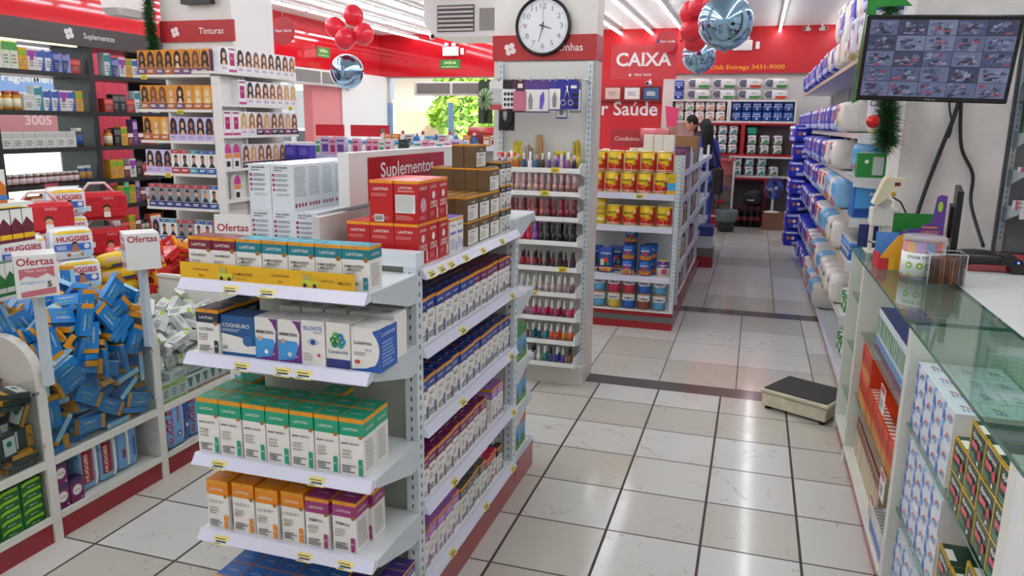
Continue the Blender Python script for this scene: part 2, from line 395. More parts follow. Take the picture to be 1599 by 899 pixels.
f.box(-15.6, -13.8, 21.9, 22, .3, 2.5, M('#8d8d90', .5)); f.box(-13, -12, 21.9, 22, .3, 2.5, M('#6f6f74', .5))
obj('house', f, 'house with a grey roof and tan wall behind the entrance', 'building')
f = MB(); f.box(-9.3, -8.3, 16.9, 17, 2.1, 2.6, M('#8f86b4', .5)); f.box(-9.3, -8.5, 16.9, 17, 1.55, 2.05, M('#cfa8a4', .5)); f.tube([(-9.35, 16.95, -.05), (-9.35, 16.95, 2.7)], .05, M('#777777', .5))
obj('street_sign', f, 'lilac and pink street signboard outside the entrance', 'sign')
# tree
def leafblob(f, c, r, n, ms):
    for i in range(n):
        d = Vector((random.gauss(0, 1), random.gauss(0, 1), random.gauss(0, 1))).normalized()*(r*random.uniform(.55, 1.05)); p = Vector(c)+Vector((d.x, d.y, d.z*.85))
        a = Vector((random.uniform(-1, 1), random.uniform(-1, 1), random.uniform(-1, 1))).normalized(); b = a.orthogonal().normalized(); s_ = random.uniform(.08, .16)
        f.add([p-a*s_, p+b*s_*.5, p+a*s_, p-b*s_*.5], [(0, 1, 2, 3)], random.choice(ms))
t = root('street_tree', 'leafy yellow-green tree standing outside the glazed front', 'tree', (-8.1, 21, -.05))
f = MB(); f.tube([(0, 0, 0), (.05, 0, 1.4), (-.1, .1, 2.4)], [.16, .12, .07], M('#6b5a48', .8)); part('trunk', f, t)
f = MB(); GL = [M('#a8d040', .6), M('#bfe058', .6), M('#86b434', .6), M('#d4ec78', .6)]
for q in [(0, 0, 2.3, .8), (-.5, .2, 1.8, .6), (.5, .1, 1.9, .7), (.2, -.3, 1.2, .6), (.7, .2, 2.6, .6), (-.2, 0, 2.9, .6)]: leafblob(f, q[:3], q[3], 700, GL)
part('foliage', f, t)
c_ = root('parked_car', 'pale parked car seen through the entrance glass', 'car', (-11.6, 18.4, -.05), .1)
f = MB(); f.prism([(-2, .35), (2, .35), (2.05, .8), (1.3, .95), (.7, 1.4), (-.9, 1.42), (-1.7, .95), (-2.05, .85)], 'y', -.8, .8, M('#c8ccd2', .2)); part('body', f, c_)
f = MB(); f.prism([(-1.5, .96), (1.15, .96), (.62, 1.36), (-.85, 1.38)], 'y', -.81, .81, M('#2c3238', .1)); part('side_glass', f, c_)
for sx in (-1.25, 1.25):
    for sy_ in (-.72, .72): part('wheel', MB().lathe([(.31, -.09), (.31, .09)], BLACK, (0, 0, 0), 20, ax='y'), c_, (sx, sy_, .31))
# ================================================================ FIXTURES
def price_tag(loc, w_=.055, h_=.032, rot=0, tilt=0, lab='yellow price tag', col='#e9dc84', parent=None, axis='ym'):
    """small yellow shelf ticket with two printed lines; faces -Y before rotation"""
    f = MB(); f.box(-w_/2, w_/2, 0, .0012, 0, h_, M(col, .5)); b = front(f, -w_/2, 0, w_/2, h_, 0)
    b.rect(.1, .62, .8, .72, TXT).rect(.2, .3, .88, .46, INK).rect(.1, .12, .5, .2, TXT)
    return f
TAGM = price_tag(0, .05, .026).mesh('price_tag'); TAGS = price_tag(0, .05, .03, col='#ecd62c').mesh('price_tag')

def shelf_deck(L, D, lip=.042, slope=.022, brackets=True, mat=SHELF, lipm=LIP, th=.022):
    """gondola shelf: runs 0..L in x, front lip at y=0 leaning outward, back at y=D, deck top at z=0"""
    f = MB(); f.box(0, L, .012, D, -th, 0, mat)
    f.prism([(.012, .004), (-.012+.012, .004), (-slope, -lip), (-slope+.003, -lip-.003), (.012, -th)], 'x', 0, L, lipm)
    if brackets:
        for x0, x1 in ((-.003, 0), (L, L+.003)):
            f.prism([(.02, -.001), (D, -.001), (D, -.085), (D-.06, -.085), (.02, -th-.003)], 'x', x0, x1, SHELFB)
    return f
def upright(h, w_=.03, d_=.05, z0=0, slots=True, mat=None, slotface='xm'):
    f = MB(); f.box(-w_/2, w_/2, -d_/2, d_/2, z0, h, mat or M('#d3dde2', .3))
    if slots:
        z = z0+.1
        while z < h-.03:
            f.box(-w_/2-.0006, w_/2+.0006, -.003, .003, z, z+.014, BLACK); f.box(-.002, .002, -d_/2-.0006, d_/2+.0006, z, z+.014, BLACK); z += .032
    return f

# ---- front gondola (supplements)
GX0, GX1, GY0, GY1, GSP = -1.58, -.93, 2.02, 3.0, -1.26
gon = root('gondola_shelving', 'pale blue-white gondola in the middle of the shop holding rows of supplement cartons', 'shelving', (0, 0, 0))
f = MB(); f.box(GX0+.03, GX1-.02, GY0+.01, GY1, 0.0, .1, M('#b9c2c6', .4)); part('base', f, gon)
f = MB(); f.box(GX1-.03, GX1+.02, 1.96, 3.285, 0, .125, REDK, zp=M('#b9c2c6', .4)).box(GX1+.0201, GX1+.0208, 2.995, 3.0, 0, .125, M('#5c1218', .3))
f.box(GX0, GX1-.03, 1.72, 1.75, 0, .105, REDK); part('kick_board', f, gon)
f = MB(); f.box(GSP-.012, GSP+.012, GY0+.01, GY1-.01, .1, 1.31, M('#c6c2bd', .5)); f.box(GX0+.02, GX1-.03, GY0+.005, GY0+.02, .1, 1.2, M('#b3b9ae', .5)); f.box(GX0+.02, GX1-.03, GY1-.02, GY1-.005, .1, 1.2, M('#c9c6c0', .5)); part('back_panel', f, gon)
for (x, y) in ((GX1-.005, GY0-.002), (GX0+.02, GY0-.002), (GX1-.005, GY1-.002), (GX0+.02, GY1)):
    part('upright', upright(1.21 if x > -1.2 else 1.19, .04, .045), gon, (x, y, 0))
f = MB(); f.box(GX0+.02, GX1+.017, GY0-.028, GY0+.03, 1.185, 1.225, M('#dfe9ee', .3)); part('top_rail', f, gon)
SIDEZ = [1.168, .925, .668, .408, .15]
def rotz(x): return x
for i, z in enumerate(SIDEZ):      # right hand side shelves face +X
    L = GY1-GY0-.03
    d = part('shelf', shelf_deck(L, .30, lip=.024, slope=.018), gon, (GX1+.03-.012+.0, GY0+.015, z), PI/2)
    for k, yy in enumerate(([.04, .12, .2, .33, .5, .72] if i == 0 else ([.3, .86] if i in (1, 2) else ([.22, .9] if i == 3 else [.2, .55, .9])))):
        q = part('price_tag', TAGM, d, (yy, -.0195, -.026), (math.radians(-30), 0, 0))
for i, z in enumerate([1.165, .955, .645, .41, .15]):      # left hand side (seen only from its top)
    if i < 2: part('shelf', shelf_deck(GY1-GY0-.03, .29), gon, (GX0-.01, GY1-.015, z), -PI/2)
ENDZ = [1.165, .95, .645, .405, .13]
for i, z in enumerate(ENDZ):       # near end cap faces the viewer
    d = part('shelf', shelf_deck(.575, .30, lip=.024, slope=.02), gon, (-1.492, 1.705, z))
    for xx in ([.17, .285] if i == 0 else ([.19, .32, .385] if i == 1 else ([.09, .41] if i == 2 else [.08, .36, .49]))):
        part('price_tag', TAGM, d, (xx, -.0215, -.027), (math.radians(-33), 0, 0))
for i, z in enumerate([1.21, .865, .56, .36, .14]):    # far end cap, only its side shows
    part('shelf', shelf_deck(.575, .27), gon, (-.925, 3.295, z), PI)
f = MB(); f.box(GSP-.02, GSP+.02, 2.205, 3.5, 1.325, 1.497, M('#eef0ee', .4)); part('header_panel', f, gon)
f = MB(); f.box(GSP+.021, GSP+.026, 2.33, 2.985, 1.33, 1.478, M('#b3182c', .25))
b = right(f, 2.33, 1.33, 2.985, 1.478, GSP+.026); b.text('Suplementos', .48, .64, .72, M('#f4eef0', .4), .46, .012)
part('header_sign', f, gon, label='crimson header sign lettered Suplementos')

# ---- clock column with nail care shelves
PX0, PX1 = -1.553, -.925
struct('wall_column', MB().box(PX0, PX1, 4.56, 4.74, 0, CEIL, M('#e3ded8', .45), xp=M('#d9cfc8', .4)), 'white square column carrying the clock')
s = root('column_sign', 'red sign lettered Unhas wrapped round the clock column', 'sign', (0, 0, 0))
f = MB(); f.box(PX0-.004, PX1+.004, 4.54, 4.745, 1.962, 2.105, M('#b32c30', .35)); b = front(f, PX0, 1.962, PX1, 2.105, 4.54)
logo(b, .17, .45, .055, M('#f3e6e4', .5)); b.text('Unhas', .76, .5, .23, M('#f3e6e4', .5), .5, .008); part('sign_board', f, s)
c = root('wall_clock', 'round white wall clock with black rim on the column', 'clock', (-1.243, 4.535, 2.153))
f = MB(); f.lathe([(.148, 0), (.152, .02), (.162, .024), (.168, .012), (.168, -.0045)], M('#15171a', .25), (0, 0, 0), 48, ax='y'); part('rim', f, c)
f = MB(); f.lathe([(.15, 0), (.15, .008)], M('#eef0f2', .35), (0, 0, 0), 40, ax='y'); part('dial', f, c)
f = MB(); b = front(f, -.15, -.15, .15, .15, -.009)
for k in range(12):
    a = PI/2-2*PI*(k+1)/12
    b.text(str(k+1), .5+.37*math.cos(a), .5+.37*math.sin(a), .1 if k < 9 else .13, M('#8a8d92', .5) if k != 8 else M('#cc7f85', .5), .1); b.k -= 1
for k in range(60):
    a = 2*PI*k/60; r_ = .455; b.disc(.5+r_*math.cos(a), .5+r_*math.sin(a), .006 if k % 5 else .012, M('#777a80', .5), 6); b.k -= 1
part('numerals', f, c)
def hand(ang, ln, w_, y):
    f = MB(); a = math.radians(ang); d = Vector((math.sin(a), 0, math.cos(a))); n = Vector((d.z, 0, -d.x))
    P = [-d*.02+n*w_, d*ln+n*w_*.4, d*ln-n*w_*.4, -d*.02-n*w_]; f.add([p+Vector((0, y, 0)) for p in P]+[p+Vector((0, y+.0015, 0)) for p in P], [(0, 1, 2, 3), (7, 6, 5, 4), (0, 4, 5, 1), (2, 6, 7, 3), (1, 5, 6, 2), (3, 7, 4, 0)], BLACK); return f
part('hour_hand', hand(107, .055, .004, -.0135), c); part('minute_hand', hand(195, .095, .003, -.0155), c); part('second_hand', hand(0, .12, .0012, -.0175), c)
nu = root('nail_shelving', 'tall narrow white shelf unit of nail polish in front of the clock column', 'shelving', (0, 0, 0))
f = MB(); f.box(-1.5, PX1-.002, 4.528, 4.538, .1, 1.95, M('#dedcd6', .45)).box(-1.5, PX1+.004, 4.45, 4.538, 0, .12, M('#d6d3cc', .4)); part('back_panel', f, nu)
part('upright', upright(1.95, .028, .03, .12), nu, (-.945, 4.512, 0)); part('upright', upright(1.95, .028, .03, .12), nu, (-1.49, 4.512, 0))
NAILZ = [1.338, 1.203, 1.055, .912, .757, .602, .452, .306, .165]
for z in NAILZ:
    f = MB(); f.box(-1.475, -.962, 4.35, 4.5, -.012, 0, WHITE); f.box(-1.475, -.962, 4.344, 4.35, -.022, .006, WHITE)
    if z < 1.3: f.box(-1.475, -.962, 4.345, 4.347, .006, .028, ACRYL)
    f.prism([(4.344, .03 if z < 1.3 else .012), (4.344, -.024), (4.38, -.03), (4.5, -.055), (4.5, .035), (4.4, .034)], 'x', -.962, -.956, WHITE)
    part('shelf', f, nu, (0, 0, z))
for (x, i) in ((-1.10, 0), (-1.16, 1), (-1.04, 4), (-1.22, 5), (-1.4, 8)):
    part('price_tag', TAGS, nu, (x, 4.341, NAILZ[i]-.02))
# rail with hooks and blister packs
f = MB(); f.tube([(-1.55, 4.47, 1.845), (-.95, 4.47, 1.845)], .005, CHROME); f.box(-1.5, -1.49, 4.47, 4.53, 1.83, 1.85, CHROME).box(-.96, -.95, 4.47, 4.53, 1.83, 1.85, CHROME); part('hook_rail', f, nu)
HOOKX = [-1.52, -1.44, -1.375, -1.31, -1.245, -1.18, -1.10, -1.03, -.985]
for x in HOOKX: part('hook', MB().tube([(x, 4.47, 1.845), (x, 4.3, 1.84), (x, 4.285, 1.85)], .0025, CHROME, 6), nu)

# ---- milk tins island (centre right)
isl = root('island_shelving', 'white island shelving with a red and grey base, full of yellow milk powder tins', 'shelving')
IX1, IX0, IY = -.53, -1.35, 5.95
f = MB(); f.box(IX0, IX1, IY+.01, 10.6, 0, .058, M('#9e1c22', .25)).box(IX0, IX1, IY+.012, 10.6, .058, .105, M('#6d6f6e', .4)).box(IX0, IX1, IY+.01, 10.6, .105, .14, M('#9e1c22', .25)); part('base', f, isl)
f = MB(); f.box(IX0, IX1-.03, IY+.34, IY+.36, .14, 1.36, M('#c7cbcc', .5)).box(-.96, -.94, IY+.36, 10.5, .14, 1.4, M('#cfcfcc', .5)); part('back_panel', f, isl)
f = MB(); f.box(IX0, IX1-.02, IY, 10.55, .14, .15, SHELF); part('bottom_shelf', f, isl)
for z in (.425, .82, 1.075):
    f = MB(); f.box(IX0, IX1-.035, IY+.01, IY+.34, -.02, 0, SHELF).box(IX0, IX1-.035, IY, IY+.01, -.045, .002, LIP); part('shelf', f, isl, (0, 0, z))
for x, y in ((IX1-.015, IY+.03), (IX1-.015, IY+.36)): part('upright', upright(1.36, .03, .05, .14), isl, (x, y, 0))
for y in (7.3, 8.6, 9.9): part('upright', upright(1.36, .03, .04, .14, slots=False), isl, (IX1-.03, y, 0))
for z in (.42, .72, 1.0, 1.22):
    f = MB(); f.box(-.94, IX1-.02, IY+.4, 10.5, -.016, 0, SHELF).box(IX1-.02, IX1-.012, IY+.4, 10.5, -.04, .01, LIP); part('side_shelf', f, isl, (0, 0, z))
f = MB(); WR = M('#e8e6e0', .3, .3)
for x in [IX0+.1*k for k in range(6)]+[-.88]: f.tube([(x, IY-.006, .425), (x, IY-.006, .475)], .002, WR, 5)
for z in (.43, .475): f.tube([(IX0, IY-.006, z), (-.88, IY-.006, z)], .002, WR, 5)
part('wire_fence', f, isl)
part('price_tag', TAGS, isl, (-.83, IY-.002, 1.04))

# ---- hair dye shelving and its column
struct('wall_column_2', MB().box(-4.16, -3.56, 4.76, 5.25, 0, CEIL, M('#e6e2dd', .45)), 'white square column above the hair dye shelves')
s = root('hair_dye_sign', 'red sign lettered Tinturas high on the left column', 'sign')
f = MB(); f.box(-4.165, -3.535, 4.745, 4.76, 2.13, 2.275, M('#b5292e', .35)); b = front(f, -4.165, 2.13, -3.535, 2.275, 4.745)
logo(b, .21, .47, .055, M('#f3e6e4', .5)); b.text('Tinturas', .7, .5, .33, M('#f3e6e4', .5), .4, .008); part('sign_board', f, s)
f = MB(); f.box(-3.93, -3.68, 4.7, 4.75, 2.38, 2.43, BLACK); obj('small_screen', f, 'thin black box mounted above the Tinturas sign', 'screen')
hd = root('hair_dye_shelving', 'white shelving round the left column with rows of hair dye boxes', 'shelving')
DX0, DX1, DY = -4.0, -3.36, 4.3
DZ = [1.878, 1.655, 1.45, 1.232, 1.0, .76, .5, .2]
SW = M('#e2dfd9', .4)
f = MB(); f.box(DX0, -3.38, 4.6, 4.62, .1, 1.9, M('#c4bfb8', .5)).box(-3.56, -3.55, 4.62, 5.3, .1, 1.95, M('#d2cec8', .5)); part('back_panel', f, hd)
f = MB(); f.box(-3.403, -3.345, DY, DY+.02, .05, 1.865, M('#e6e3de', .4)).box(-3.409, -3.404, DY+.02, 4.6, .05, 1.865, M('#e0ddd8', .4)); part('corner_panel', f, hd)
f = MB(); f.box(DX0, -3.345, DY+.02, 5.3, 0, .1, REDK); part('base', f, hd)
for z in DZ: part('shelf', MB().box(DX0, -3.41, DY, 4.6, -.018, 0, SW), hd, (0, 0, z))
DZ2 = [1.9, 1.695, 1.49, 1.27, 1.06, .85, .5]
for i, z in enumerate(DZ2): part('side_shelf', MB().box(-3.55, -3.345, DY+(.0205 if i else 0), 5.2, -.018, 0, SW), hd, (0, 0, z+(0.0 if i else .0)))
for (x, z) in ((-3.93, DZ[0]-.03), (-3.66, DZ[1]-.03), (-3.8, DZ[3]-.03)): part('price_tag', TAGS, hd, (x, DY-.003, z))
part('price_tag', TAGS, hd, (-3.343, 5.1, DZ2[1]-.03), PI/2)

# ---- black supplement shelving on the left
bs = root('black_shelving', 'black wall shelving along the left shop front under a grey Suplementos fascia', 'shelving')
BX = -5.2; BK = M('#2a2929', .35); BK2 = M('#3d3d3c', .4)
f = MB(); f.box(BX-.42, BX+.02, 3.0, 6.3, 2.145, 2.30, M('#4b4846', .35)); b = right(f, 3.0, 2.145, 6.3, 2.30, BX+.02)
logo(b, .581, .56, .013, M('#e8e8e8', .5)); b.text('Suplementos', .67, .5, .095, M('#e8e8e8', .5), .5, .012); part('fascia', f, bs)
f = MB(); f.box(BX-.03, BX, 3.2, 5.0, 2.135, 2.145, emis('#ffe9b0', 3.0)); part('light_strip', f, bs)
BYS = [3.1, 4.2, 5.09, 6.2]
for y in BYS: part('upright', MB().box(BX-.38, BX, y, y+.055, 0, 2.145, BK), bs)
BZ = [1.935, 1.64, 1.36, 1.085, .86, .6, .3]
for z in BZ:
    for a, b_ in zip(BYS, BYS[1:]): part('shelf', MB().box(BX-.38, BX, a+.056, b_-.001, -.035, 0, BK), bs, (0, 0, z))
f = MB()
for a, b_ in ((4.9, 5.09), (4.85, 5.09), (4.8, 5.09)): pass
f.box(BX-.4, BX-.385, 5.2, 5.5, .3, 2.145, BK2).box(BX-.4, BX-.385, 5.9, 6.2, .3, 2.145, BK2); f.box(BX-.4, BX-.02, 3.1, 6.2, 0, .3, BK2); part('back_panel', f, bs)

# ---- display bins at the left
bins = root('display_bins', 'row of white bins with rounded ends and clear fronts standing on a red base', 'display bin')
FRM = M('#e6e3da', .35)
def arch(y):
    pts = [(-2.92, .0), (-2.92, .795)]
    for k in range(9):
        a = PI/2-PI/2*k/8; pts.append((-2.46-.15+.15*math.cos(a), .645+.15*math.sin(a)))
    pts += [(-2.46, 0)]
    f = MB(); f.prism(pts, 'y', y, y+.014, FRM)
    pi_ = [(-2.46, 0)]+[(-2.46-.15+.15*math.cos(PI/2*k/8), .645+.15*math.sin(PI/2*k/8)) for k in range(9)]+[(-2.92, .795)]
    po = [(x+.012*(1 if i < 9 else .3), z+.004) for i, (x, z) in enumerate(pi_)]
    outer = [(-2.448, 0)]+[(-2.61+.162*math.cos(PI/2*k/8), .645+.162*math.sin(PI/2*k/8)) for k in range(9)]+[(-2.92, .807)]
    for i in range(len(pi_)-1):
        a, b_, c_, d_ = pi_[i], pi_[i+1], outer[i+1], outer[i]
        vs = [(p[0], yy, p[1]) for yy in (y-.012, y+.026) for p in (a, b_, c_, d_)]
        f.add(vs, [(0, 3, 2, 1), (4, 5, 6, 7), (3, 7, 6, 2), (0, 1, 5, 4), (1, 2, 6, 5), (0, 4, 7, 3)], FRM)
    return f
BINY = [1.44, 2.03, 2.60, 3.17]
for y in BINY: part('end_frame', arch(y), bins)
for a, W_, h_ in ((1.6, .40, .436), (2.06, .515, .456), (2.63, .50, .32)): part('riser', MB().prism([(-2.608, .331), (-2.468-.42, .331), (-2.468-.42, .331+h_)], 'y', a, a+W_, FRM), bins)
for a, b_ in zip(BINY, BINY[1:]):
    f = MB(); f.box(-2.92, -2.465, a+.027, b_-.013, .31, .33, FRM).box(-2.465, -2.448, a+.027, b_-.013, .305, .335, FRM); part('bin_floor', f, bins)
    f = MB(); f.box(-2.92, -2.452, a+.027, b_-.013, .085, .1, FRM).box(-2.452, -2.445, a+.027, b_-.013, .085, .112, FRM); part('bottom_shelf', f, bins)
    part('front_pane', MB().box(-2.458, -2.454, a+.028, b_-.014, .336, .66 if b_ < 3.1 else .5, ACRYL), bins)
    part('kick_board', MB().box(-2.47, -2.455, a+.027, b_-.013, 0, .085, REDK), bins)
    for z in (.39, .6): part('pane_clip', MB().box(-2.452, -2.44, b_-.03, b_-.012, z, z+.012, CHROME), bins)
    f = MB(); f.box(-2.94, -2.921, a+.015, b_-.001, 0, .70, M('#cfd0c4', .5)); part('back_panel', f, bins)
f = MB(); f.box(-2.95, -2.93, 3.19, 3.95, 0, .72, M('#c9cabd', .5)); f.box(-3.9, -2.951, 1.4, 3.95, .0, .62, M('#cfcdc6', .5))
f.prism([(-3.105, .621), (-3.26, .621), (-3.26, .621+.23)], 'y', 3.2, 3.59, M('#cfcdc6', .5)); obj('display_table', f, 'low white table behind the bins, heaped with diaper packs and bread-yellow bags', 'table')
# ---- countertop displays: glass counter at right
gc = root('glass_counter', 'white framed glass showcase counter along the right side of the aisle', 'counter')
GCX, GCR, GT = .515, .80, 1.0
CW = M('#dcdcd2', .4)
CYS = [1.56, 2.62, 3.79, 4.24]
for i, y in enumerate(CYS): part('end_panel', MB().box(GCX+.003, .80, y, y+.05 if i < 3 else y+.035, .0, .985, CW), gc)
for a, b_ in zip([-.2]+CYS, CYS): part('kick_board', MB().box(.53, .545, a+(.052 if a > 0 else 0), b_-.001, 0, .075, M('#a8303a', .2)), gc)
for a, b_ in zip([.9]+CYS, CYS):
    a2 = a+.052
    f = MB(); f.box(GCX, .80, a2, b_-.001, .075, .09, CW); part('bottom_shelf', f, gc)
    f = MB(); f.box(.785, .80, a2, b_-.001, .09, .98, M('#d3d6cb', .5)); part('back_panel', f, gc)
    for z in ((.36, .66) if b_ != CYS[3] else (.25, .5, .76)):
        f = MB(); f.box(.535, .784, a2, b_-.002, z, z+.006, GLASSG, xm=GLASSE); part('glass_shelf', f, gc)
f = MB(); f.box(.505, GCR, .9, 2.64, .986, .996, GLASSG, xm=GLASSE, xp=GLASSE, yp=GLASSE); part('glass_top', f, gc)
f = MB(); f.box(.505, GCR, 2.646, 4.275, .986, .996, GLASSG, xm=GLASSE, xp=GLASSE, yp=GLASSE, ym=GLASSE); part('glass_top', f, gc)
f = MB(); f.box(GCX, .53, .9, 1.555, .075, .985, M('#e2e2e2', .4)); part('front_panel', f, gc)
ct = root('counter_worktop', 'wide plain white worktop behind the glass counter', 'counter')
f = MB(); f.box(.803, 2.2, .9, 4.3, .965, .995, M('#dfe0de', .4)); part('worktop', f, ct); part('body', MB().box(.82, 2.15, .95, 4.28, 0, .9645, CW), ct)

# ---- right wall column and medicine shelving behind the counter
struct('wall_column_3', MB().box(.76, 1.262, 4.72, 5.15, 0, CEIL, M('#dedad6', .75, 0, 'noise', .3)), 'rough white column behind the screen')
ms = root('medicine_shelving', 'grey backed white shelving behind the counter with green medicine cartons', 'shelving')
f = MB(); f.box(1.28, 2.5, 4.9, 4.92, 0, 2.6, M('#a8a8aa', .5)); part('back_panel', f, ms)
part('upright', upright(2.6, .03, .05, .9), ms, (1.283, 4.87, 0)); part('upright', upright(2.6, .03, .05, .9), ms, (1.335, 4.87, 0))
for z in (2.05, 1.83, 1.58, 1.385, 1.19): part('shelf', shelf_deck(1.2, .3, lip=.045, slope=.0), ms, (1.33, 4.56, z))
f = MB(); f.box(1.31, 2.5, 4.45, 4.86, .55, .93, M('#55545a', .5)); part('dark_panel', f, ms)

# ---- diaper shelving along the right side of the aisle
ds = root('diaper_shelving', 'long white wall shelving packed with diaper bags along the right aisle', 'shelving')
SX = .60
f = MB(); f.box(1.0, 1.02, 5.2, 12.4, .05, 2.6, M('#b8b4b0', .5)); f.box(.66, 1.0, 5.245, 5.255, .1, 1.0, M('#22306e', .4)); part('back_panel', f, ds)
f = MB(); f.box(.62, .66, 5.0, 12.4, 0, .07, M('#a8303a', .2)); part('kick_board', f, ds)
f = MB(); f.box(.605, 1.0, 4.9, 12.4, .07, .085, SHELF).box(.595, .605, 4.9, 12.4, .045, .1, LIP); part('bottom_shelf', f, ds)
DSZ = [2.05, 1.56, 1.29, 1.035, .745, .395]
KRAFT = M('#c2ad92', .5)
for i, z in enumerate(DSZ):
    y0 = 5.28
    f = MB(); f.box(SX+.012, 1.0, y0, 12.3, -.02, 0, SHELF).box(SX, SX+.012, y0, 12.3, -.032, 0, KRAFT if i in (0, 3, 4) else M('#cfc6c0', .4)); f.prism([(SX, -.058), (SX, 0), (1.0, 0), (1.0, -.09)], 'y', y0-.012, y0, M('#d9dde0', .35))
    part('shelf', f, ds, (0, 0, z))
for y in (5.3, 7.6, 9.9, 12.2): part('upright', upright(2.6, .04, .05, .1, slots=False), ds, (.99, y, 0))
# ================================================================ SUPPLEMENT CARTONS
OR = M('#eb9d18', .45); GOLD = M('#a8742f', .35, .4); WT = M('#f2f0ea', .45)
def lavitan(col, name, w_=.074, d=.074, h=.125, dots=None, sub=True, topc=None, bar=True, hero='LAVITAN'):
    c = M(col, .35); tc_ = M(topc or col, .25); f = MB()
    zc, zo = h*.70, h*.925
    f.box(-w_/2, w_/2, 0, d, 0, zc, WT, zp=None); f.box(-w_/2, w_/2, 0, d, zc, zo, c, zm=None, zp=None); f.box(-w_/2, w_/2, 0, d, zo, h, OR, zm=None, zp=tc_)
    b = front(f, -w_/2, 0, w_/2, h, 0)
    b.text(hero, .46, .815, .6, WT, .14, .012); b.text('+ mais', .45, .962, .18, INK, .035)
    b.disc(.88, .70, .085, GOLD, 12)
    if name:
        L = name.split('\n'); b.text(name, .45, .57 if len(L) < 2 else .52, .72 if len(name) > 8 else .6, INK, .085*len(L), .012)
    if dots: b.disc(.16, .36, .045, M(dots, .4), 10)
    b.lines(.1, .3, .55, .47, 3, M('#b5b2ab', .5)); b.lines(.1, .06, .72, .2, 4, TXT, .5)
    if bar: b.rect(.78, .04, .95, .32, c).text('60', .865, .2, .1, WT, .06)
    r_ = right(f, 0, 0, d, h, w_/2); r_.text(hero, .48, .81, .62, WT, .13, .012); r_.lines(.12, .1, .86, .62, 9, M('#b9b6b0', .5), .25)
    l_ = left(f, 0, 0, d, h, -w_/2); l_.text(hero, .48, .81, .62, WT, .13, .012); l_.lines(.12, .1, .86, .62, 9, M('#b9b6b0', .5), .25)
    t_ = top(f, -w_/2, 0, w_/2, d, h); t_.text(hero, .5, .5, .45, M('#d8e2e0', .5), .12, .01); t_.rect(.03, .03, .97, .045, OR)
    return f
def put(me, name, loc, lab, cat='carton', group=None, rot=0, jit=.004, jr=.02):
    return tag(link(name, me, (loc[0]+random.uniform(-jit, jit)*.3, loc[1], loc[2]), (0, 0, rot+random.uniform(-jr, jr)*.6)), lab, cat, group)
TEAL = lavitan('#13808f', 'DIMAGNÉSIO\nMALATO', .078, .07, .118, topc='#2f9fb4').mesh('carton')
CRAN = lavitan('#7a1a34', 'CRANBERRY', .075, .07, .118, bar=False).mesh('carton')
MEMO = lavitan('#12a27c', 'MEMO NEURO', .0735, .072, .168).mesh('carton')
CDZS = lavitan('#ea8c12', 'C D Z S E +', .0735, .078, .155, dots='#ee9a40').mesh('carton')
PRIM = lavitan('#a03078', 'PRÍMULA', .074, .074, .155).mesh('carton')
BLUT = lavitan('#2f6fc0', 'VITAMINA', .074, .072, .118).mesh('carton')
NAVY = lavitan('#1f2f45', 'LUTEÍNA', .075, .09, .128).mesh('carton')
SBLU = lavitan('#1c3f98', 'A-Z', .068, .068, .142, topc='#1d3a86').mesh('carton')
SPUR = lavitan('#74205f', 'CABELOS', .068, .068, .142, topc='#6a1c5c').mesh('carton')
SMAG = lavitan('#7a1b62', 'MULHER', .068, .068, .14).mesh('carton')
SLIL = lavitan('#b578cc', 'COLÁGENO', .068, .068, .14).mesh('carton')
SGRY = lavitan('#5d6364', 'SÊNIOR', .068, .068, .135).mesh('carton')
SPNK = lavitan('#c6215e', 'ROSA', .068, .068, .122).mesh('carton')
SBLK = lavitan('#26282a', 'HOMEM', .068, .068, .115).mesh('carton')
VIOL = lavitan('#4b2f86', 'SONO', .068, .068, .115).mesh('carton')
EZ = [z for z in ENDZ]
# end cap, top shelf
x = -1.475; y = 1.722; n = 0
for k in range(7):
    w_ = .0765 if k < 2 else .0795; me = CRAN if k < 2 else TEAL
    lab = ('maroon banded supplement carton lettered CRANBERRY on the top end shelf, %s from left' % ordn(k)) if k < 2 else ('teal banded magnesium supplement carton on the top end shelf, %s from the left' % ordn(k))
    put(me, 'supplement_carton', (x+w_/2+.005*0, y+.002*k, EZ[0]+.0005), lab, group='cartons on the top end shelf', jr=.01); x += w_
f = MB(); Y1 = M('#e8b614', .45); f.box(0, .252, 0, .003, .0005, .047, Y1); b = front(f, 0, 0, .252, .047, 0)
b.text('CARAVANA', .27, .62, .2, M('#8a4a18', .5), .35, .012).text('TRIO', .27, .28, .07, M('#8a4a18', .5), .2, .012)
b.rect(.5, .2, .68, .5, M('#cfd23a', .5)).rect(.52, .5, .6, .8, M('#b8b060', .5)).disc(.54, .2, .022, INK).disc(.64, .2, .022, INK)
b.text('CAMINHÕES', .82, .55, .24, M('#5a3a12', .5), .22, .012).text('PARA VOCÊ', .79, .28, .12, M('#5a3a12', .5), .12)
me = f.mesh('shelf_strip')
put(me, 'promotional_strip', (-1.498, 1.712, EZ[0]), 'yellow promotional strip standing before the top end shelf cartons, left half', 'strip', jr=0)
f = MB(); f.box(0, .29, 0, .003, .0005, .047, Y1); b = front(f, 0, 0, .29, .047, 0)
b.text('CARAVANA', .24, .62, .19, M('#8a4a18', .5), .35, .012).text('TRIO', .24, .28, .06, M('#8a4a18', .5), .2, .012)
b.rect(.46, .2, .64, .5, M('#cfd23a', .5)).rect(.48, .5, .56, .8, M('#b8b060', .5)).disc(.5, .2, .02, INK).disc(.6, .2, .02, INK)
b.text('CAMINHÕES', .73, .55, .13, M('#5a3a12', .5), .22, .012).text('1 MILHÃO', .9, .5, .15, M('#5a3a12', .5), .3, .014)
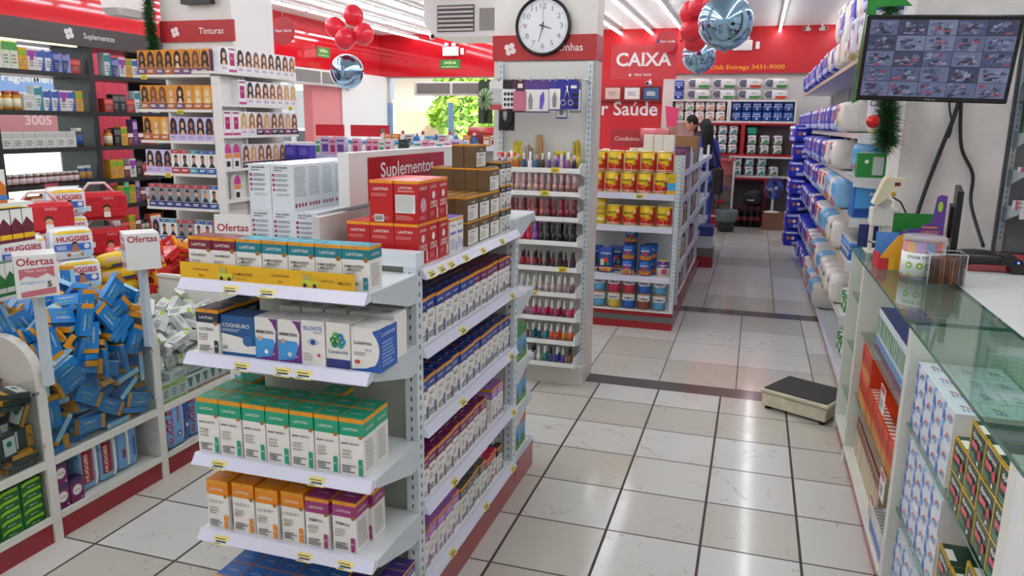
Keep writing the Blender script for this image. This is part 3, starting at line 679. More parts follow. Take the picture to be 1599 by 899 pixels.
put(f.mesh('shelf_strip'), 'promotional_strip', (-1.246, 1.712, EZ[0]), 'yellow promotional strip lettered 1 MILHÃO before the teal cartons, right half', 'strip', jr=0)
# end cap, second shelf
z = EZ[1]+.0005
put(NAVY, 'supplement_carton', (-1.43, 1.722, z), 'navy banded lutein carton at the left end of the second end shelf, front', group='cartons on the second end shelf')
put(NAVY, 'supplement_carton', (-1.425, 1.815, z), 'navy banded lutein carton behind its twin on the second end shelf', group='cartons on the second end shelf')
f = MB(); NB = M('#1e5a96', .4); h = .115; f.box(-.055, .055, 0, .085, 0, h, NB); b = front(f, -.055, 0, .055, h, 0)
b.poly([(0, .08), (1, .08), (1, .3), (.88, .28), (.8, .36), (.7, .38), (.62, .47), (0, .55)], WT).text('COGNEURO', .45, .76, .8, WT, .12, .012).text('60', .1, .2, .12, INK, .1, .01).lines(.05, .6, .6, .68, 2, M('#b8cbe0', .5)).disc(.78, .4, .14, M('#2b6cab', .4))
put(f.mesh('carton'), 'supplement_carton', (-1.335, 1.73, z), 'wide blue carton lettered COGNEURO on the second end shelf', group='cartons on the second end shelf')
f = MB(); h = .12; w_ = .07; f.box(-w_/2, w_/2, 0, .08, 0, h, WT); b = front(f, -w_/2, 0, w_/2, h, 0); PU = M('#6b2a86', .4)
b.poly([(0, 0), (1, 0), (1, .3), (.8, .5), (0, .52)], M('#3f9fe0', .35)).poly([(.0, .02), (.7, .1), (.92, .45), (.95, .7), (.78, .9), (.62, .98), (1, .98), (1, 0), (0, 0)], PU)
b.text('MEMORIN', .45, .66, .78, INK, .1, .014).disc(.22, .5, .1, M('#d9b08a', .5)).disc(.5, .2, .09, WT).text('30', .82, .16, .1, WT, .06)
MEM = f.mesh('carton')
for i, (xx, who) in enumerate(((-1.243, 'left of the pair'), (-1.168, 'right of the pair'))): put(MEM, 'supplement_carton', (xx, 1.728, z), 'white blue and purple carton lettered MEMORIN, %s' % who, group='cartons on the second end shelf')
f = MB(); h = .125; f.box(-w_/2, w_/2, 0, .09, 0, h, WT); b = front(f, -w_/2, 0, w_/2, h, 0)
b.text('BLUVITE', .5, .83, .8, M('#2f6cb8', .4), .1, .014).text('vision', .7, .745, .35, M('#2f6cb8', .4), .06)
b.poly([(.2, .52), (.35, .6), (.6, .6), (.8, .52), (.6, .46), (.35, .46)], M('#c9d3de', .4)).disc(.5, .53, .12, M('#3667b0', .4)).disc(.5, .53, .05, BLACK).disc(.75, .25, .07, M('#b04048', .4)).lines(.08, .1, .5, .3, 3, M('#b5b2ab', .5))
BLV = f.mesh('carton'); put(BLV, 'supplement_carton', (-1.094, 1.725, z), 'white carton lettered BLUVITE with a blue eye on it', group='cartons on the second end shelf')
f = MB(); w_ = .072; f.box(-w_/2, w_/2, 0, .09, 0, h, WT); b = front(f, -w_/2, 0, w_/2, h, 0)
b.rect(0, 0, 1, .2, M('#2b3a80', .4)).text('CerebroVit', .5, .36, .82, M('#2b3a60', .4), .1, .01)
for (a, c_, q) in ((.3, .62, '#3f9a4a'), (.42, .72, '#58b04e'), (.36, .53, '#2f8a6a'), (.6, .7, '#2f86b8'), (.7, .6, '#3a9ad0'), (.62, .52, '#2f9f90'), (.5, .62, '#7ac060')): b.disc(a, c_, .14, M(q, .4), 9); b.k -= 1
b.k += 1
for (a, c_) in ((.3, .6), (.4, .7), (.62, .68), (.7, .58), (.5, .6)): b.disc(a, c_, .03, WT, 7)
put(f.mesh('carton'), 'supplement_carton', (-1.02, 1.728, z), 'white and navy carton lettered CerebroVit with a green brain', group='cartons on the second end shelf')
f = MB(); w_ = .084; BL2 = M('#2f62b8', .4); h = .12; f.box(-w_/2, w_/2, 0, .05, 0, h, WT, xp=BL2); f.box(-w_/2, w_/2, .0502, .1, 0, h-.002, BL2, zp=WT); b = front(f, -w_/2, 0, w_/2, h, 0)
b.poly([(0, 0), (1, 0), (1, 1), (.75, .93)]+[(.36+.62*math.cos(a/10*PI*.5-.75), .5+.5*math.sin(a/10*PI*.5-.75)) for a in range(10, -1, -1)]+[(.5, .08), (0, .04)], BL2)
b.text('Luteimax', .42, .66, .62, INK, .12, .012).text('20 mg', .6, .5, .22, BL2, .07).rect(.12, .18, .3, .26, M('#cf4a3a', .4)).lines(.1, .36, .55, .46, 2, M('#aaaaaa', .5))
r_ = right(f, 0, 0, .1, h, w_/2); r_.text('Luteimax', .5, .85, .8, M('#dfe8ff', .5), .1).lines(.1, .1, .85, .7, 7, M('#8fb0e8', .5))
LMX = f.mesh('carton'); put(LMX, 'supplement_carton', (-.937, 1.725, z), 'white and blue carton lettered Luteimax at the right end of the second end shelf', group='cartons on the second end shelf')
f = MB(); f.box(-.034, .034, 0, .08, 0, .128, WT); f2 = top(f, -.034, 0, .034, .08, .128); f2.lines(.2, .3, .8, .6, 2, GREY); WB = f.mesh('carton')
for i, xx in enumerate((-1.24, -1.165, -1.09, -1.015, -.945)): put(WB, 'supplement_carton', (xx, 1.84, z), 'plain white carton in the back row of the second end shelf, %s from left' % ordn(i), group='cartons on the second end shelf')
# end cap, third shelf
z = EZ[2]+.0005
for k in range(7): put(MEMO, 'supplement_carton', (-1.452+.0775*k, 1.722, z), 'green banded carton lettered MEMO NEURO, front row, %s from left' % ordn(k), group='green cartons on the third end shelf', jr=.015)
for k in range(7): put(MEMO, 'supplement_carton', (-1.455+.0775*k, 1.80, z), 'green banded memory carton, second row of the third end shelf, %s from left' % ordn(k), group='green cartons on the third end shelf')
for i, k in enumerate((0, 4)): put(MEMO, 'supplement_carton', (-1.452+.0775*k, 1.878, z), 'green banded memory carton standing alone at the back, %s' % ('left' if i == 0 else 'centre'), group='green cartons on the third end shelf')
# end cap, fourth shelf
z = EZ[3]+.0005
for k in range(6):
    me = CDZS if k < 4 else PRIM
    put(me, 'supplement_carton', (-1.437+.083*k, 1.722+(.006 if k % 2 else 0), z), ('orange banded carton lettered CDZSE, front row, %s from left' if k < 4 else 'plum banded primrose oil carton, front row, %s from left') % ordn(k), group='cartons on the fourth end shelf')
    put(me, 'supplement_carton', (-1.425+.083*k, 1.806, z), ('orange banded carton behind the CDZSE front row, %s from left' if k < 4 else 'plum banded primrose carton in the second row, %s from left') % ordn(k), group='cartons on the fourth end shelf')
# end cap, lowest shelf
z = EZ[4]+.0005
for k in range(6):
    for r_ in range(2): put(BLUT if k < 5 else VIOL, 'supplement_carton', (-1.43+.078*k, 1.724+.075*r_, z), ('blue topped carton on the lowest end shelf, %s row, %s from left' if k < 5 else 'violet topped carton on the lowest end shelf, %s row, %s from left') % (('front', 'second')[r_], ordn(k)), group='cartons on the lowest end shelf')
for r_ in range(3): put(VIOL, 'supplement_carton', (-.962, 1.78+.07*r_, z+.116 if False else z), 'violet carton on the lowest end shelf beside the post, %s from front' % ordn(r_), group='cartons on the lowest end shelf')
# side shelves facing the aisle: cartons turned to face +X
def side_row(plan, z, depth, zname, xf=-.935, pitch=.0705, y0=2.05):
    for k, (me, cn) in enumerate(plan):
        if me is None: continue
        for r_ in range(depth):
            put(me, 'supplement_carton', (xf-.0705*r_-(.004 if k % 3 == 1 else 0), y0+pitch*k+.035, z+.0005), '%s carton on %s, %s, %s from the viewer' % (cn, zname, ('front row', 'second row', 'third row', 'fourth row')[r_], ordn(k)), group='cartons on '+zname, rot=PI/2, jr=.03)
side_row([(SBLU, 'deep blue banded')]*7+[(SPUR, 'purple banded')]*6, SIDEZ[1], 4, 'the second aisle shelf')
side_row([(SBLU, 'deep blue banded')]*13, SIDEZ[2], 4, 'the third aisle shelf')
side_row([(SMAG, 'magenta banded')]*9+[(None, '')]+[(SLIL, 'tall lilac banded')]*2, SIDEZ[3], 4, 'the fourth aisle shelf')
side_row([(SLIL, 'lilac banded')]*5+[(SGRY, 'grey banded')]*4+[(SPNK, 'pink banded')]*2+[(SBLK, 'black banded')], SIDEZ[4], 3, 'the lowest aisle shelf')
for k in (4, 5, 7, 8):
    for r_ in (1, 2): pass
for k in range(2): put(SPNK, 'supplement_carton', (-.985, 2.79-.07+.07*k, SIDEZ[4]+.123), 'pink banded carton stacked on the lowest aisle shelf, %s' % ('nearer' if k == 0 else 'farther'), group='stacked cartons on the lowest aisle shelf', rot=PI/2)
put(SBLK, 'supplement_carton', (-.965, 2.90, SIDEZ[4]+.116), 'black banded carton stacked on another at the far end of the lowest aisle shelf', rot=PI/2)
for k in range(2): put(SBLU, 'supplement_carton', (-.95-.0, 2.37+.07*k, SIDEZ[2]+.126), 'deep blue carton lying on top of the third aisle shelf row, %s' % ('nearer' if k == 0 else 'farther'), group='extra blue cartons', rot=PI/2) if False else None
# red cartons on the top
f = MB(); RD = M('#c41a1e', .3); h = .128; w_ = .078; f.box(-w_/2, w_/2, 0, w_, 0, h*.93, RD, zp=None); f.box(-w_/2, w_/2, 0, w_, h*.93, h, OR, zp=M('#e0403c', .25), zm=None)
b = front(f, -w_/2, 0, w_/2, h, 0); b.text('LAVITAN', .48, .8, .62, WT, .12, .012)
PKR = M('#e58a88', .5); b.lines(.08, .62, .8, .7, 3, PKR, .2).lines(.08, .08, .9, .16, 4, PKR, .2).rect(.22, .03, .62, .2, WT)
for q in range(9): b.rect(.26+.036*q, .06, .28+.036*q, .17, INK); b.k -= 1
b.k += 1
for fc in (right(f, 0, 0, w_, h, w_/2), left(f, 0, 0, w_, h, -w_/2)): fc.text('LAVITAN', .5, .82, .6, WT, .1, .01).disc(.5, .62, .16, WT, 8).text('CABELOS\n& UNHAS', .5, .4, .7, WT, .2, .014).rect(.78, .04, .9, .3, M('#f3dede', .5)).lines(.1, .12, .6, .24, 3, PKR)
RED1 = f.mesh('carton')
f = MB(); f.box(-w_/2, w_/2, 0, w_, 0, h*.93, RD, zp=None); f.box(-w_/2, w_/2, 0, w_, h*.93, h, OR, zp=M('#e0403c', .25), zm=None)
b = front(f, -w_/2, 0, w_/2, h, 0); b.text('LAVITAN', .48, .84, .55, WT, .1, .012).rect(.15, .74, .85, .78, PKR).rect(.07, .25, .9, .68, WT).lines(.1, .28, .86, .66, 10, M('#b9bcbc', .5), .1).lines(.1, .08, .9, .2, 4, PKR)
r_ = right(f, 0, 0, w_, h, w_/2); r_.text('CABELOS', .5, .82, .7, WT, .1, .012).disc(.5, .42, .28, M('#dba0b0', .4), 14).lines(.1, .08, .7, .18, 2, PKR)
RED2 = f.mesh('carton')
RX = [-.989, -1.069, -1.149]; nm = ['right', 'middle', 'left']
for r_ in range(3):
    for i, xx in enumerate(RX): put(RED1, 'supplement_carton', (xx, 2.09+.0795*r_, SIDEZ[0]+.0005), 'red hair supplement carton, lower layer, %s column, %s row' % (nm[i], ordn(r_)), group='stacked red cartons', jr=.004)
for r_ in range(3):
    for i, xx in enumerate(RX[:2]): put(RED2 if (i, r_) == (0, 0) else RED1, 'supplement_carton', (xx, 2.09+.0795*r_, SIDEZ[0]+.129), 'red supplement carton %s, upper layer, %s column, %s row' % ('with a white panel' if (i, r_) == (0, 0) else 'with a barcode', nm[i], ordn(r_)), group='stacked red cartons', jr=.012)
# lilac pair, brown cartons, navy cartons
f = MB(); f.box(-.03, .03, 0, .07, 0, .118, WT, zp=M('#8f7fd0', .3)).box(-.0302, .0302, -.0002, .0702, .106, .114, OR, zp=None, zm=None); b = front(f, -.03, 0, .03, .118, 0); b.text('Lavitan', .5, .78, .6, M('#8478cc', .5), .12).rect(.1, .52, .85, .6, M('#8478cc', .5)).lines(.1, .1, .7, .4, 5, M('#b8b4c8', .5)).rect(.82, .03, .95, .3, M('#9a8ae0', .5)); LP = f.mesh('carton')
for i in range(2): put(LP, 'supplement_carton', (-.945, 2.365+.062*i, SIDEZ[0]+.0005), 'slim white and lilac carton beside the red stack, %s' % ('nearer' if i == 0 else 'farther'), group='lilac cartons', rot=PI/2, jr=.01)
BR = M('#6b5536', .45)
def brown():
    f = MB(); w_, d, h = .118, .046, .0865; f.box(-w_/2, w_/2, 0, d, 0, h*.93, BR, zp=None); f.box(-w_/2, w_/2, 0, d, h*.93, h, OR, zm=None, zp=BR); b = front(f, -w_/2, 0, w_/2, h, 0)
    b.text('Lavitan', .55, .78, .3, WT, .1).rect(.06, .04, .93, .66, WT).text('ÔMEGA 3', .5, .56, .5, INK, .1, .01).lines(.12, .12, .6, .42, 4, M('#b9b4a8', .5))
    t_ = top(f, -w_/2, 0, w_/2, d, h); t_.rect(.05, .06, .95, .16, OR).rect(.05, .84, .95, .94, OR); return f.mesh('carton')
BRN = brown()
def brow(z, ys, cols, nm_, dx=0):
    for k, yy in enumerate(ys):
        for r_ in range(cols): put(BRN, 'supplement_carton', (-.945-dx-.0475*r_, yy+.06, z), 'brown topped omega carton in %s, %s from the viewer, %s from the aisle' % (nm_, ordn(k), ordn(r_)), group='stacked brown cartons', rot=PI/2, jr=.012)
z0 = SIDEZ[0]+.0005
brow(z0, [2.495, 2.617, 2.739], 4, 'the lowest layer')
brow(z0+.0872, [2.49, 2.612, 2.734], 5, 'the second layer')
brow(z0+.1744, [2.725], 5, 'the third layer')
brow(z0+.2616, [2.725], 2, 'the topmost layer', .055)
NV2 = lavitan('#23313c', 'ÔMEGA', .066, .066, .093).mesh('carton')
for k in range(2):
    for l in range(3-k if k == 0 else 3):
        put(NV2, 'supplement_carton', (-.945, 2.865+.068*k+.034, z0+.0935*l), 'dark topped small carton at the far end of the top shelf, %s stack, %s up' % (('nearer', 'farther')[k], ordn(l)), group='dark topped cartons', rot=PI/2)
# white boxes on the left half of the top
f = MB(); WH = M('#dfe5ea', .4); MG = M('#a42458', .45); w_, d, h = .0805, .082, .147; f.box(-w_/2, w_/2, 0, d, 0, h, WH)
b = front(f, -w_/2, 0, w_/2, h, 0); b.text('Suprahealth', .45, .93, .62, INK, .08, .012).lines(.12, .86, .7, .89, 1, INK)
for q in range(7): b.rect(.06, .74-.105*q, .17, .8-.105*q, MG); b.lines(.22, .74-.105*q, .85, .8-.105*q, 2, M('#7f868c', .5)); b.k -= 3
b.k += 3
r_ = right(f, 0, 0, d, h, w_/2); r_.lines(.1, .3, .9, .95, 14, M('#a9b0b6', .5), .2)
for q in range(4): r_.rect(.08+.22*q, .08, .2+.22*q, .16, MG); r_.k -= 1
SUP = f.mesh('carton'); zz = SIDEZ[0]-.02
zs = 1.1656
cn = ['left', 'second', 'third', 'right']
for r_ in range(7):
    for i in range(4):
        if i == 3 and r_ > 2: continue
        put(SUP, 'supplement_box', (-1.505+.0815*i-.0, 2.105+.083*r_, zs), 'white box lettered Suprahealth, lower layer, %s column, %s row' % (cn[i], ordn(r_)), 'box', group='stacked white boxes', jr=.004) if i < 3 else None
for r_ in range(6):
    for i in range(2): put(SUP, 'supplement_box', (-1.505+.0815*i, 2.105+.083*r_, zs+.1475), 'white box lettered Suprahealth, upper layer, %s column, %s row' % (cn[i], ordn(r_)), 'box', group='stacked white boxes', jr=.006)
# goods on the far end cap and gap
f = MB(); f.box(-.035, .035, 0, .06, 0, .14, M('#4a2a5c', .4)); b = front(f, -.035, .03, .035, .14, 0); b.rect(0, .1, 1, 1, M('#a9c4dc', .4)).disc(.4, .7, .2, INK).rect(.2, .4, .6, .5, WT); PB = f.mesh('box')
for k in range(2): put(PB, 'supplement_box', (-.985-0.0, 3.1+.075*k, .866), 'purple and pale blue box on the far end of the gondola, %s' % ('nearer' if k == 0 else 'farther'), 'box', rot=PI/2, group='purple boxes')
def landscape(col, nm_):
    f = MB(); f.box(-.045, .045, 0, .05, 0, .15, M('#5aa6d8', .4)); b = front(f, -.045, 0, .045, .15, 0); b.rect(0, 0, 1, .2, M('#6a9a3a', .5)).rect(0, .78, 1, 1, M(col, .4)).poly([(.2, .2), (.25, .5), (.35, .2)], M('#3f6a30', .5)).poly([(.5, .2), (.6, .6), (.75, .2)], M('#7a5a3a', .5)).rect(.1, .7, .9, .74, OR)
    t_ = top(f, -.045, 0, .045, .05, .15); t_.rect(0, 0, 1, 1, M(col, .4)); return f.mesh('carton')
for (zz_, col, cn_) in ((.56, '#3f8a3a', 'green topped'), (.36, '#c02a50', 'crimson topped'), (.14, '#e04a22', 'orange topped')):
    me = landscape(col, cn_)
    for k in range(2): put(me, 'supplement_carton', (-.935, 3.10+.097*k, zz_+.0008), '%s carton with a blue landscape on the far end of the gondola, %s' % (cn_, 'nearer' if k == 0 else 'farther'), rot=PI/2, group='landscape cartons')
PILES = {
'blue': [(-.031,.418,.033,.00,2.82,-1.57), (-.031,.332,.013,0,.00,1.57), (-.062,.192,.013,0,3.14,-1.21), (-.066,.096,.031,1.57,.00,-.35), (-.093,.355,.013,3.14,0,-1.57), (-.031,.064,.084,0,2.27,1.57), (-.152,.392,.045,-1.02,.03,-1.56), (-.077,.437,.070,-2.16,-.65,-.70), (-.013,.449,.069,-1.57,.32,1.57), (-.060,.489,.064,.00,-1.07,0), (-.013,.198,.056,1.57,-.10,-1.57), (-.065,.031,.013,0,0,3.14), (-.139,.213,.033,-1.02,0,-1.50), (-.093,.337,.039,0,.00,-1.57), (-.105,.120,.081,.60,-2.98,-.12), (-.039,.231,.057,-1.57,.00,1.57), (-.013,.302,.095,1.57,.57,1.57), (-.106,.031,.072,-3.14,-.84,0), (-.086,.351,.072,.25,.00,-1.07), (-.031,.407,.142,0,-.61,1.57), (-.158,.334,.104,2.17,.41,-1.31), (-.092,.136,.100,.59,-2.94,-.07), (-.138,.461,.129,.76,-1.08,1.86), (-.084,.203,.039,0,.00,1.56), (-.149,.071,.143,2.43,.24,-.88), (-.013,.031,.167,-.02,-1.57,-3.12), (-.106,.200,.110,-2.47,.53,1.65), (-.075,.455,.153,1.57,.00,1.57), (-.081,.318,.114,.42,.57,-1.87), (-.090,.072,.149,.14,-.16,2.17), (-.101,.455,.149,1.57,-.88,1.57), (-.048,.204,.133,2.21,-.27,-1.27), (-.066,.187,.123,-.92,-.32,-1.30), (-.137,.346,.131,1.17,.26,1.49), (-.063,.301,.162,.09,-.61,.01), (-.109,.390,.180,-.99,-.35,1.84), (-.123,.196,.184,-.69,2.82,-.37), (-.088,.252,.171,-2.54,.12,-1.58), (-.031,.401,.193,0,2.95,1.57), (-.058,.087,.272,-.06,-.63,-1.57), (-.043,.203,.200,-1.50,-.26,-1.59), (-.059,.067,.195,2.94,-.12,-1.58), (-.093,.032,.174,-3.10,.21,0), (-.252,.067,.260,2.12,.07,-1.53), (-.155,.032,.216,-.04,-2.92,.01), (-.309,.013,.338,-1.57,1.02,.00), (-.084,.223,.235,2.89,.16,1.07), (-.013,.198,.172,1.57,.57,1.57), (-.283,.454,.260,1.02,.03,1.55), (-.032,.300,.276,-.81,-1.58,-.76), (-.094,.374,.221,2.74,.29,-1.45), (-.128,.031,.241,-3.12,.15,0), (-.143,.142,.242,.33,-.71,-2.25), (-.067,.220,.266,.26,3.00,.03), (-.093,.095,.238,2.51,.08,0), (-.013,.124,.253,-1.57,.36,-1.57), (-.335,.383,.345,2.15,.34,-1.36), (-.062,.330,.248,-1.55,-.20,-2.45), (-.230,.120,.279,-1.02,-.05,-1.31), (-.065,.268,.277,1.36,-.01,.00), (-.066,.225,.292,2.88,-.14,.03), (-.115,.347,.254,-2.69,.20,.69), (-.226,.211,.250,-.69,-.22,2.18), (-.050,.507,.258,1.57,1.89,0), (-.098,.131,.282,.77,.13,2.85), (-.031,.481,.212,.98,-1.57,.59), (-.031,.013,.297,.92,-1.57,.65), (-.086,.470,.250,1.57,.00,-.66), (-.325,.057,.328,.00,1.02,.00), (-.248,.326,.273,-.83,-.32,-1.18), (-.286,.093,.315,-2.12,-.07,1.62), (-.285,.134,.264,-2.19,-.46,1.87), (-.094,.328,.304,.02,-.31,-1.58), (-.031,.397,.271,0,-1.39,-1.57), (-.249,.488,.288,-.10,-2.52,0), (-.093,.153,.296,-.78,.07,-.09), (-.305,.262,.297,.97,-.41,1.84), (-.224,.144,.311,-.41,-2.33,.85), (-.077,.457,.313,.20,.86,-2.03), (-.333,.232,.343,.97,-.41,1.84), (-.013,.463,.337,1.57,-1.11,1.57), (-.120,.088,.311,-.02,-2.52,-1.62), (-.165,.092,.339,-.24,-2.52,-1.63), (-.141,.449,.336,-.83,-2.81,-1.01), (-.094,.453,.337,.32,.83,-1.87), (-.196,.031,.338,.00,-.38,0), (-.177,.467,.298,.15,-2.53,-.43), (-.222,.385,.292,-2.90,-.04,-1.14), (-.069,.231,.317,.26,.14,-3.10), (-.189,.180,.298,-2.39,.55,1.36), (-.233,.488,.309,.10,.62,0), (-.131,.013,.286,1.57,-2.99,0), (-.253,.369,.324,-.68,2.96,-.51), (-.013,.098,.309,-1.57,.36,-1.57), (-.350,.160,.370,2.17,.41,-1.30), (-.376,.066,.412,-2.12,-.03,1.59), (-.167,.438,.389,3.13,-.05,.21), (-.267,.190,.319,.97,-.89,-2.42), (-.107,.219,.350,.03,-.27,.96), (-.158,.361,.312,-.65,-.43,-1.61), (-.297,.229,.333,-.66,-.85,-2.34), (-.249,.435,.338,1.56,.10,2.98), (-.287,.033,.389,2.52,.91,0), (-.102,.078,.354,-.22,-2.58,-1.72), (-.071,.333,.344,2.98,-.45,-.90), (-.076,.013,.390,-1.57,2.73,0), (-.261,.099,.376,.30,.04,.00), (-.258,.354,.346,-.68,-.20,2.18), (-.046,.194,.357,-2.38,-1.25,.82), (-.248,.278,.338,-.62,-2.80,-1.16), (-.048,.114,.354,-.45,-.27,1.77), (-.155,.187,.362,-2.88,-.06,-.29), (-.071,.401,.363,-.59,.05,-2.94), (-.259,.264,.356,-.57,-2.72,-1.29), (-.029,.258,.399,-.87,1.39,-1.44), (-.325,.319,.378,2.18,.43,-1.29), (-.350,.489,.370,0,1.02,0), (-.178,.244,.322,2.30,.69,-.92), (-.286,.452,.387,-.34,.27,1.55), (-.157,.350,.351,-.75,-.15,-1.26), (-.191,.507,.408,1.57,2.12,0), (-.363,.351,.391,2.15,.34,-1.36), (-.237,.202,.386,-2.88,.10,-.97), (-.131,.361,.394,.15,3.13,.12), (-.069,.154,.411,-2.40,-.08,-.20), (-.188,.048,.392,-1.25,-.38,.00), (-.182,.232,.398,.08,.07,-.98), (-.249,.334,.409,.81,2.54,-.08), (-.125,.013,.439,-1.57,2.65,.00), (-.033,.407,.395,.09,-2.55,-1.59), (-.322,.222,.414,-.11,-2.87,-1.19), (-.223,.013,.415,1.57,1.06,.00), (-.343,.063,.459,.11,-.75,-2.01), (-.202,.114,.406,-.28,.12,-2.60), (-.148,.299,.418,-2.96,.92,-.47), (-.032,.383,.410,-.07,.59,-1.57), (-.388,.507,.560,1.57,-1.59,.00), (-.078,.265,.398,.09,2.95,1.03), (-.256,.227,.416,-2.90,.13,-1.21), (-.235,.462,.437,.09,3.05,0), (-.318,.153,.422,.21,.20,-.60), (-.013,.375,.575,1.57,.78,-1.57), (-.372,.463,.486,-.75,-1.07,-2.35), (-.013,.060,.431,1.57,-1.29,-1.57), (-.397,.451,.466,-1.36,-.10,-1.63), (-.141,.118,.431,-.30,-3.08,-.02), (-.132,.386,.419,-.07,-.05,-.12), (-.061,.083,.423,1.87,-.50,.63), (-.013,.331,.470,-1.57,.93,1.57), (-.061,.186,.455,3.10,-.12,-1.09), (-.404,.318,.481,1.47,.00,1.57), (-.150,.222,.426,-.04,-.10,-2.81), (-.095,.455,.430,-.02,-.38,-1.56), (-.159,.068,.427,.72,-1.17,-2.21), (-.289,.507,.426,-1.57,2.71,.00), (-.275,.242,.448,-.11,.26,-2.06), (-.192,.462,.415,3.05,-.09,.01), (-.094,.288,.444,.15,-.15,-2.54), (-.239,.079,.437,-.14,.53,-2.56), (-.381,.186,.456,-2.56,-.16,-1.67), (-.013,.225,.481,1.57,-1.35,1.57), (-.197,.398,.442,-.08,-.18,-.02), (-.031,.397,.481,1.35,.64,-1.94), (-.187,.018,.515,1.75,-2.06,.00), (-.319,.377,.437,.85,-.21,2.61), (-.040,.266,.529,1.71,1.39,-1.44), (-.062,.073,.491,-1.94,-.41,1.84), (-.321,.152,.467,.66,-2.86,-1.19), (-.171,.380,.475,.04,2.94,-.23), (-.101,.200,.486,2.52,-.55,1.31), (-.044,.134,.514,-2.03,.21,1.53), (-.265,.184,.458,-.07,-.32,1.96), (-.308,.461,.483,1.86,.42,-2.25), (-.331,.323,.452,-.43,.51,-2.80), (-.066,.485,.445,-.38,.05,-.02), (-.077,.440,.538,-.18,2.75,-.43), (-.227,.039,.518,1.41,-.12,.32), (-.106,.429,.482,.86,-3.14,-.05), (-.263,.391,.479,1.36,-.07,1.79), (-.189,.207,.461,3.07,-.12,-1.50), (-.093,.325,.462,.05,2.93,-1.49), (-.071,.486,.473,-.38,.06,0), (-.285,.045,.494,1.89,-2.09,.02), (-.380,.343,.504,1.45,-.48,1.62), (-.272,.178,.484,.07,.32,-1.20), (-.401,.075,.508,-2.81,1.48,.35), (-.077,.507,.532,1.57,-2.81,.00), (-.316,.174,.517,-.25,.14,-2.34), (-.110,.054,.493,1.18,-1.07,-2.05), (-.225,.121,.499,-.33,-.32,1.92), (-.200,.473,.487,.12,.40,-2.85), (-.324,.374,.513,1.39,-.82,-1.88), (-.141,.280,.534,.62,-.12,.42), (-.171,.348,.504,-.04,-.26,.61), (-.185,.250,.483,3.02,.10,.41), (-.319,.273,.492,.92,.52,-3.09), (-.122,.156,.487,-2.36,.24,-1.44), (-.257,.105,.513,.33,-.33,.28), (-.351,.434,.555,-.58,.57,1.16), (-.305,.322,.519,2.25,-.53,.40), (-.099,.378,.547,-.29,.01,-.55), (-.180,.130,.511,1.33,-.73,2.06), (-.186,.348,.548,.28,.65,2.94), (-.298,.133,.544,-2.76,.23,-1.05), (-.120,.304,.515,-2.52,.09,.12), (-.223,.259,.528,1.52,-.13,-1.23), (-.405,.223,.523,1.64,1.39,-1.57), (-.367,.105,.523,1.27,-.96,2.46), (-.214,.448,.509,-.29,2.83,-.79), (-.141,.162,.508,-.81,-.04,1.90), (-.346,.119,.553,-1.87,-.28,2.11)],
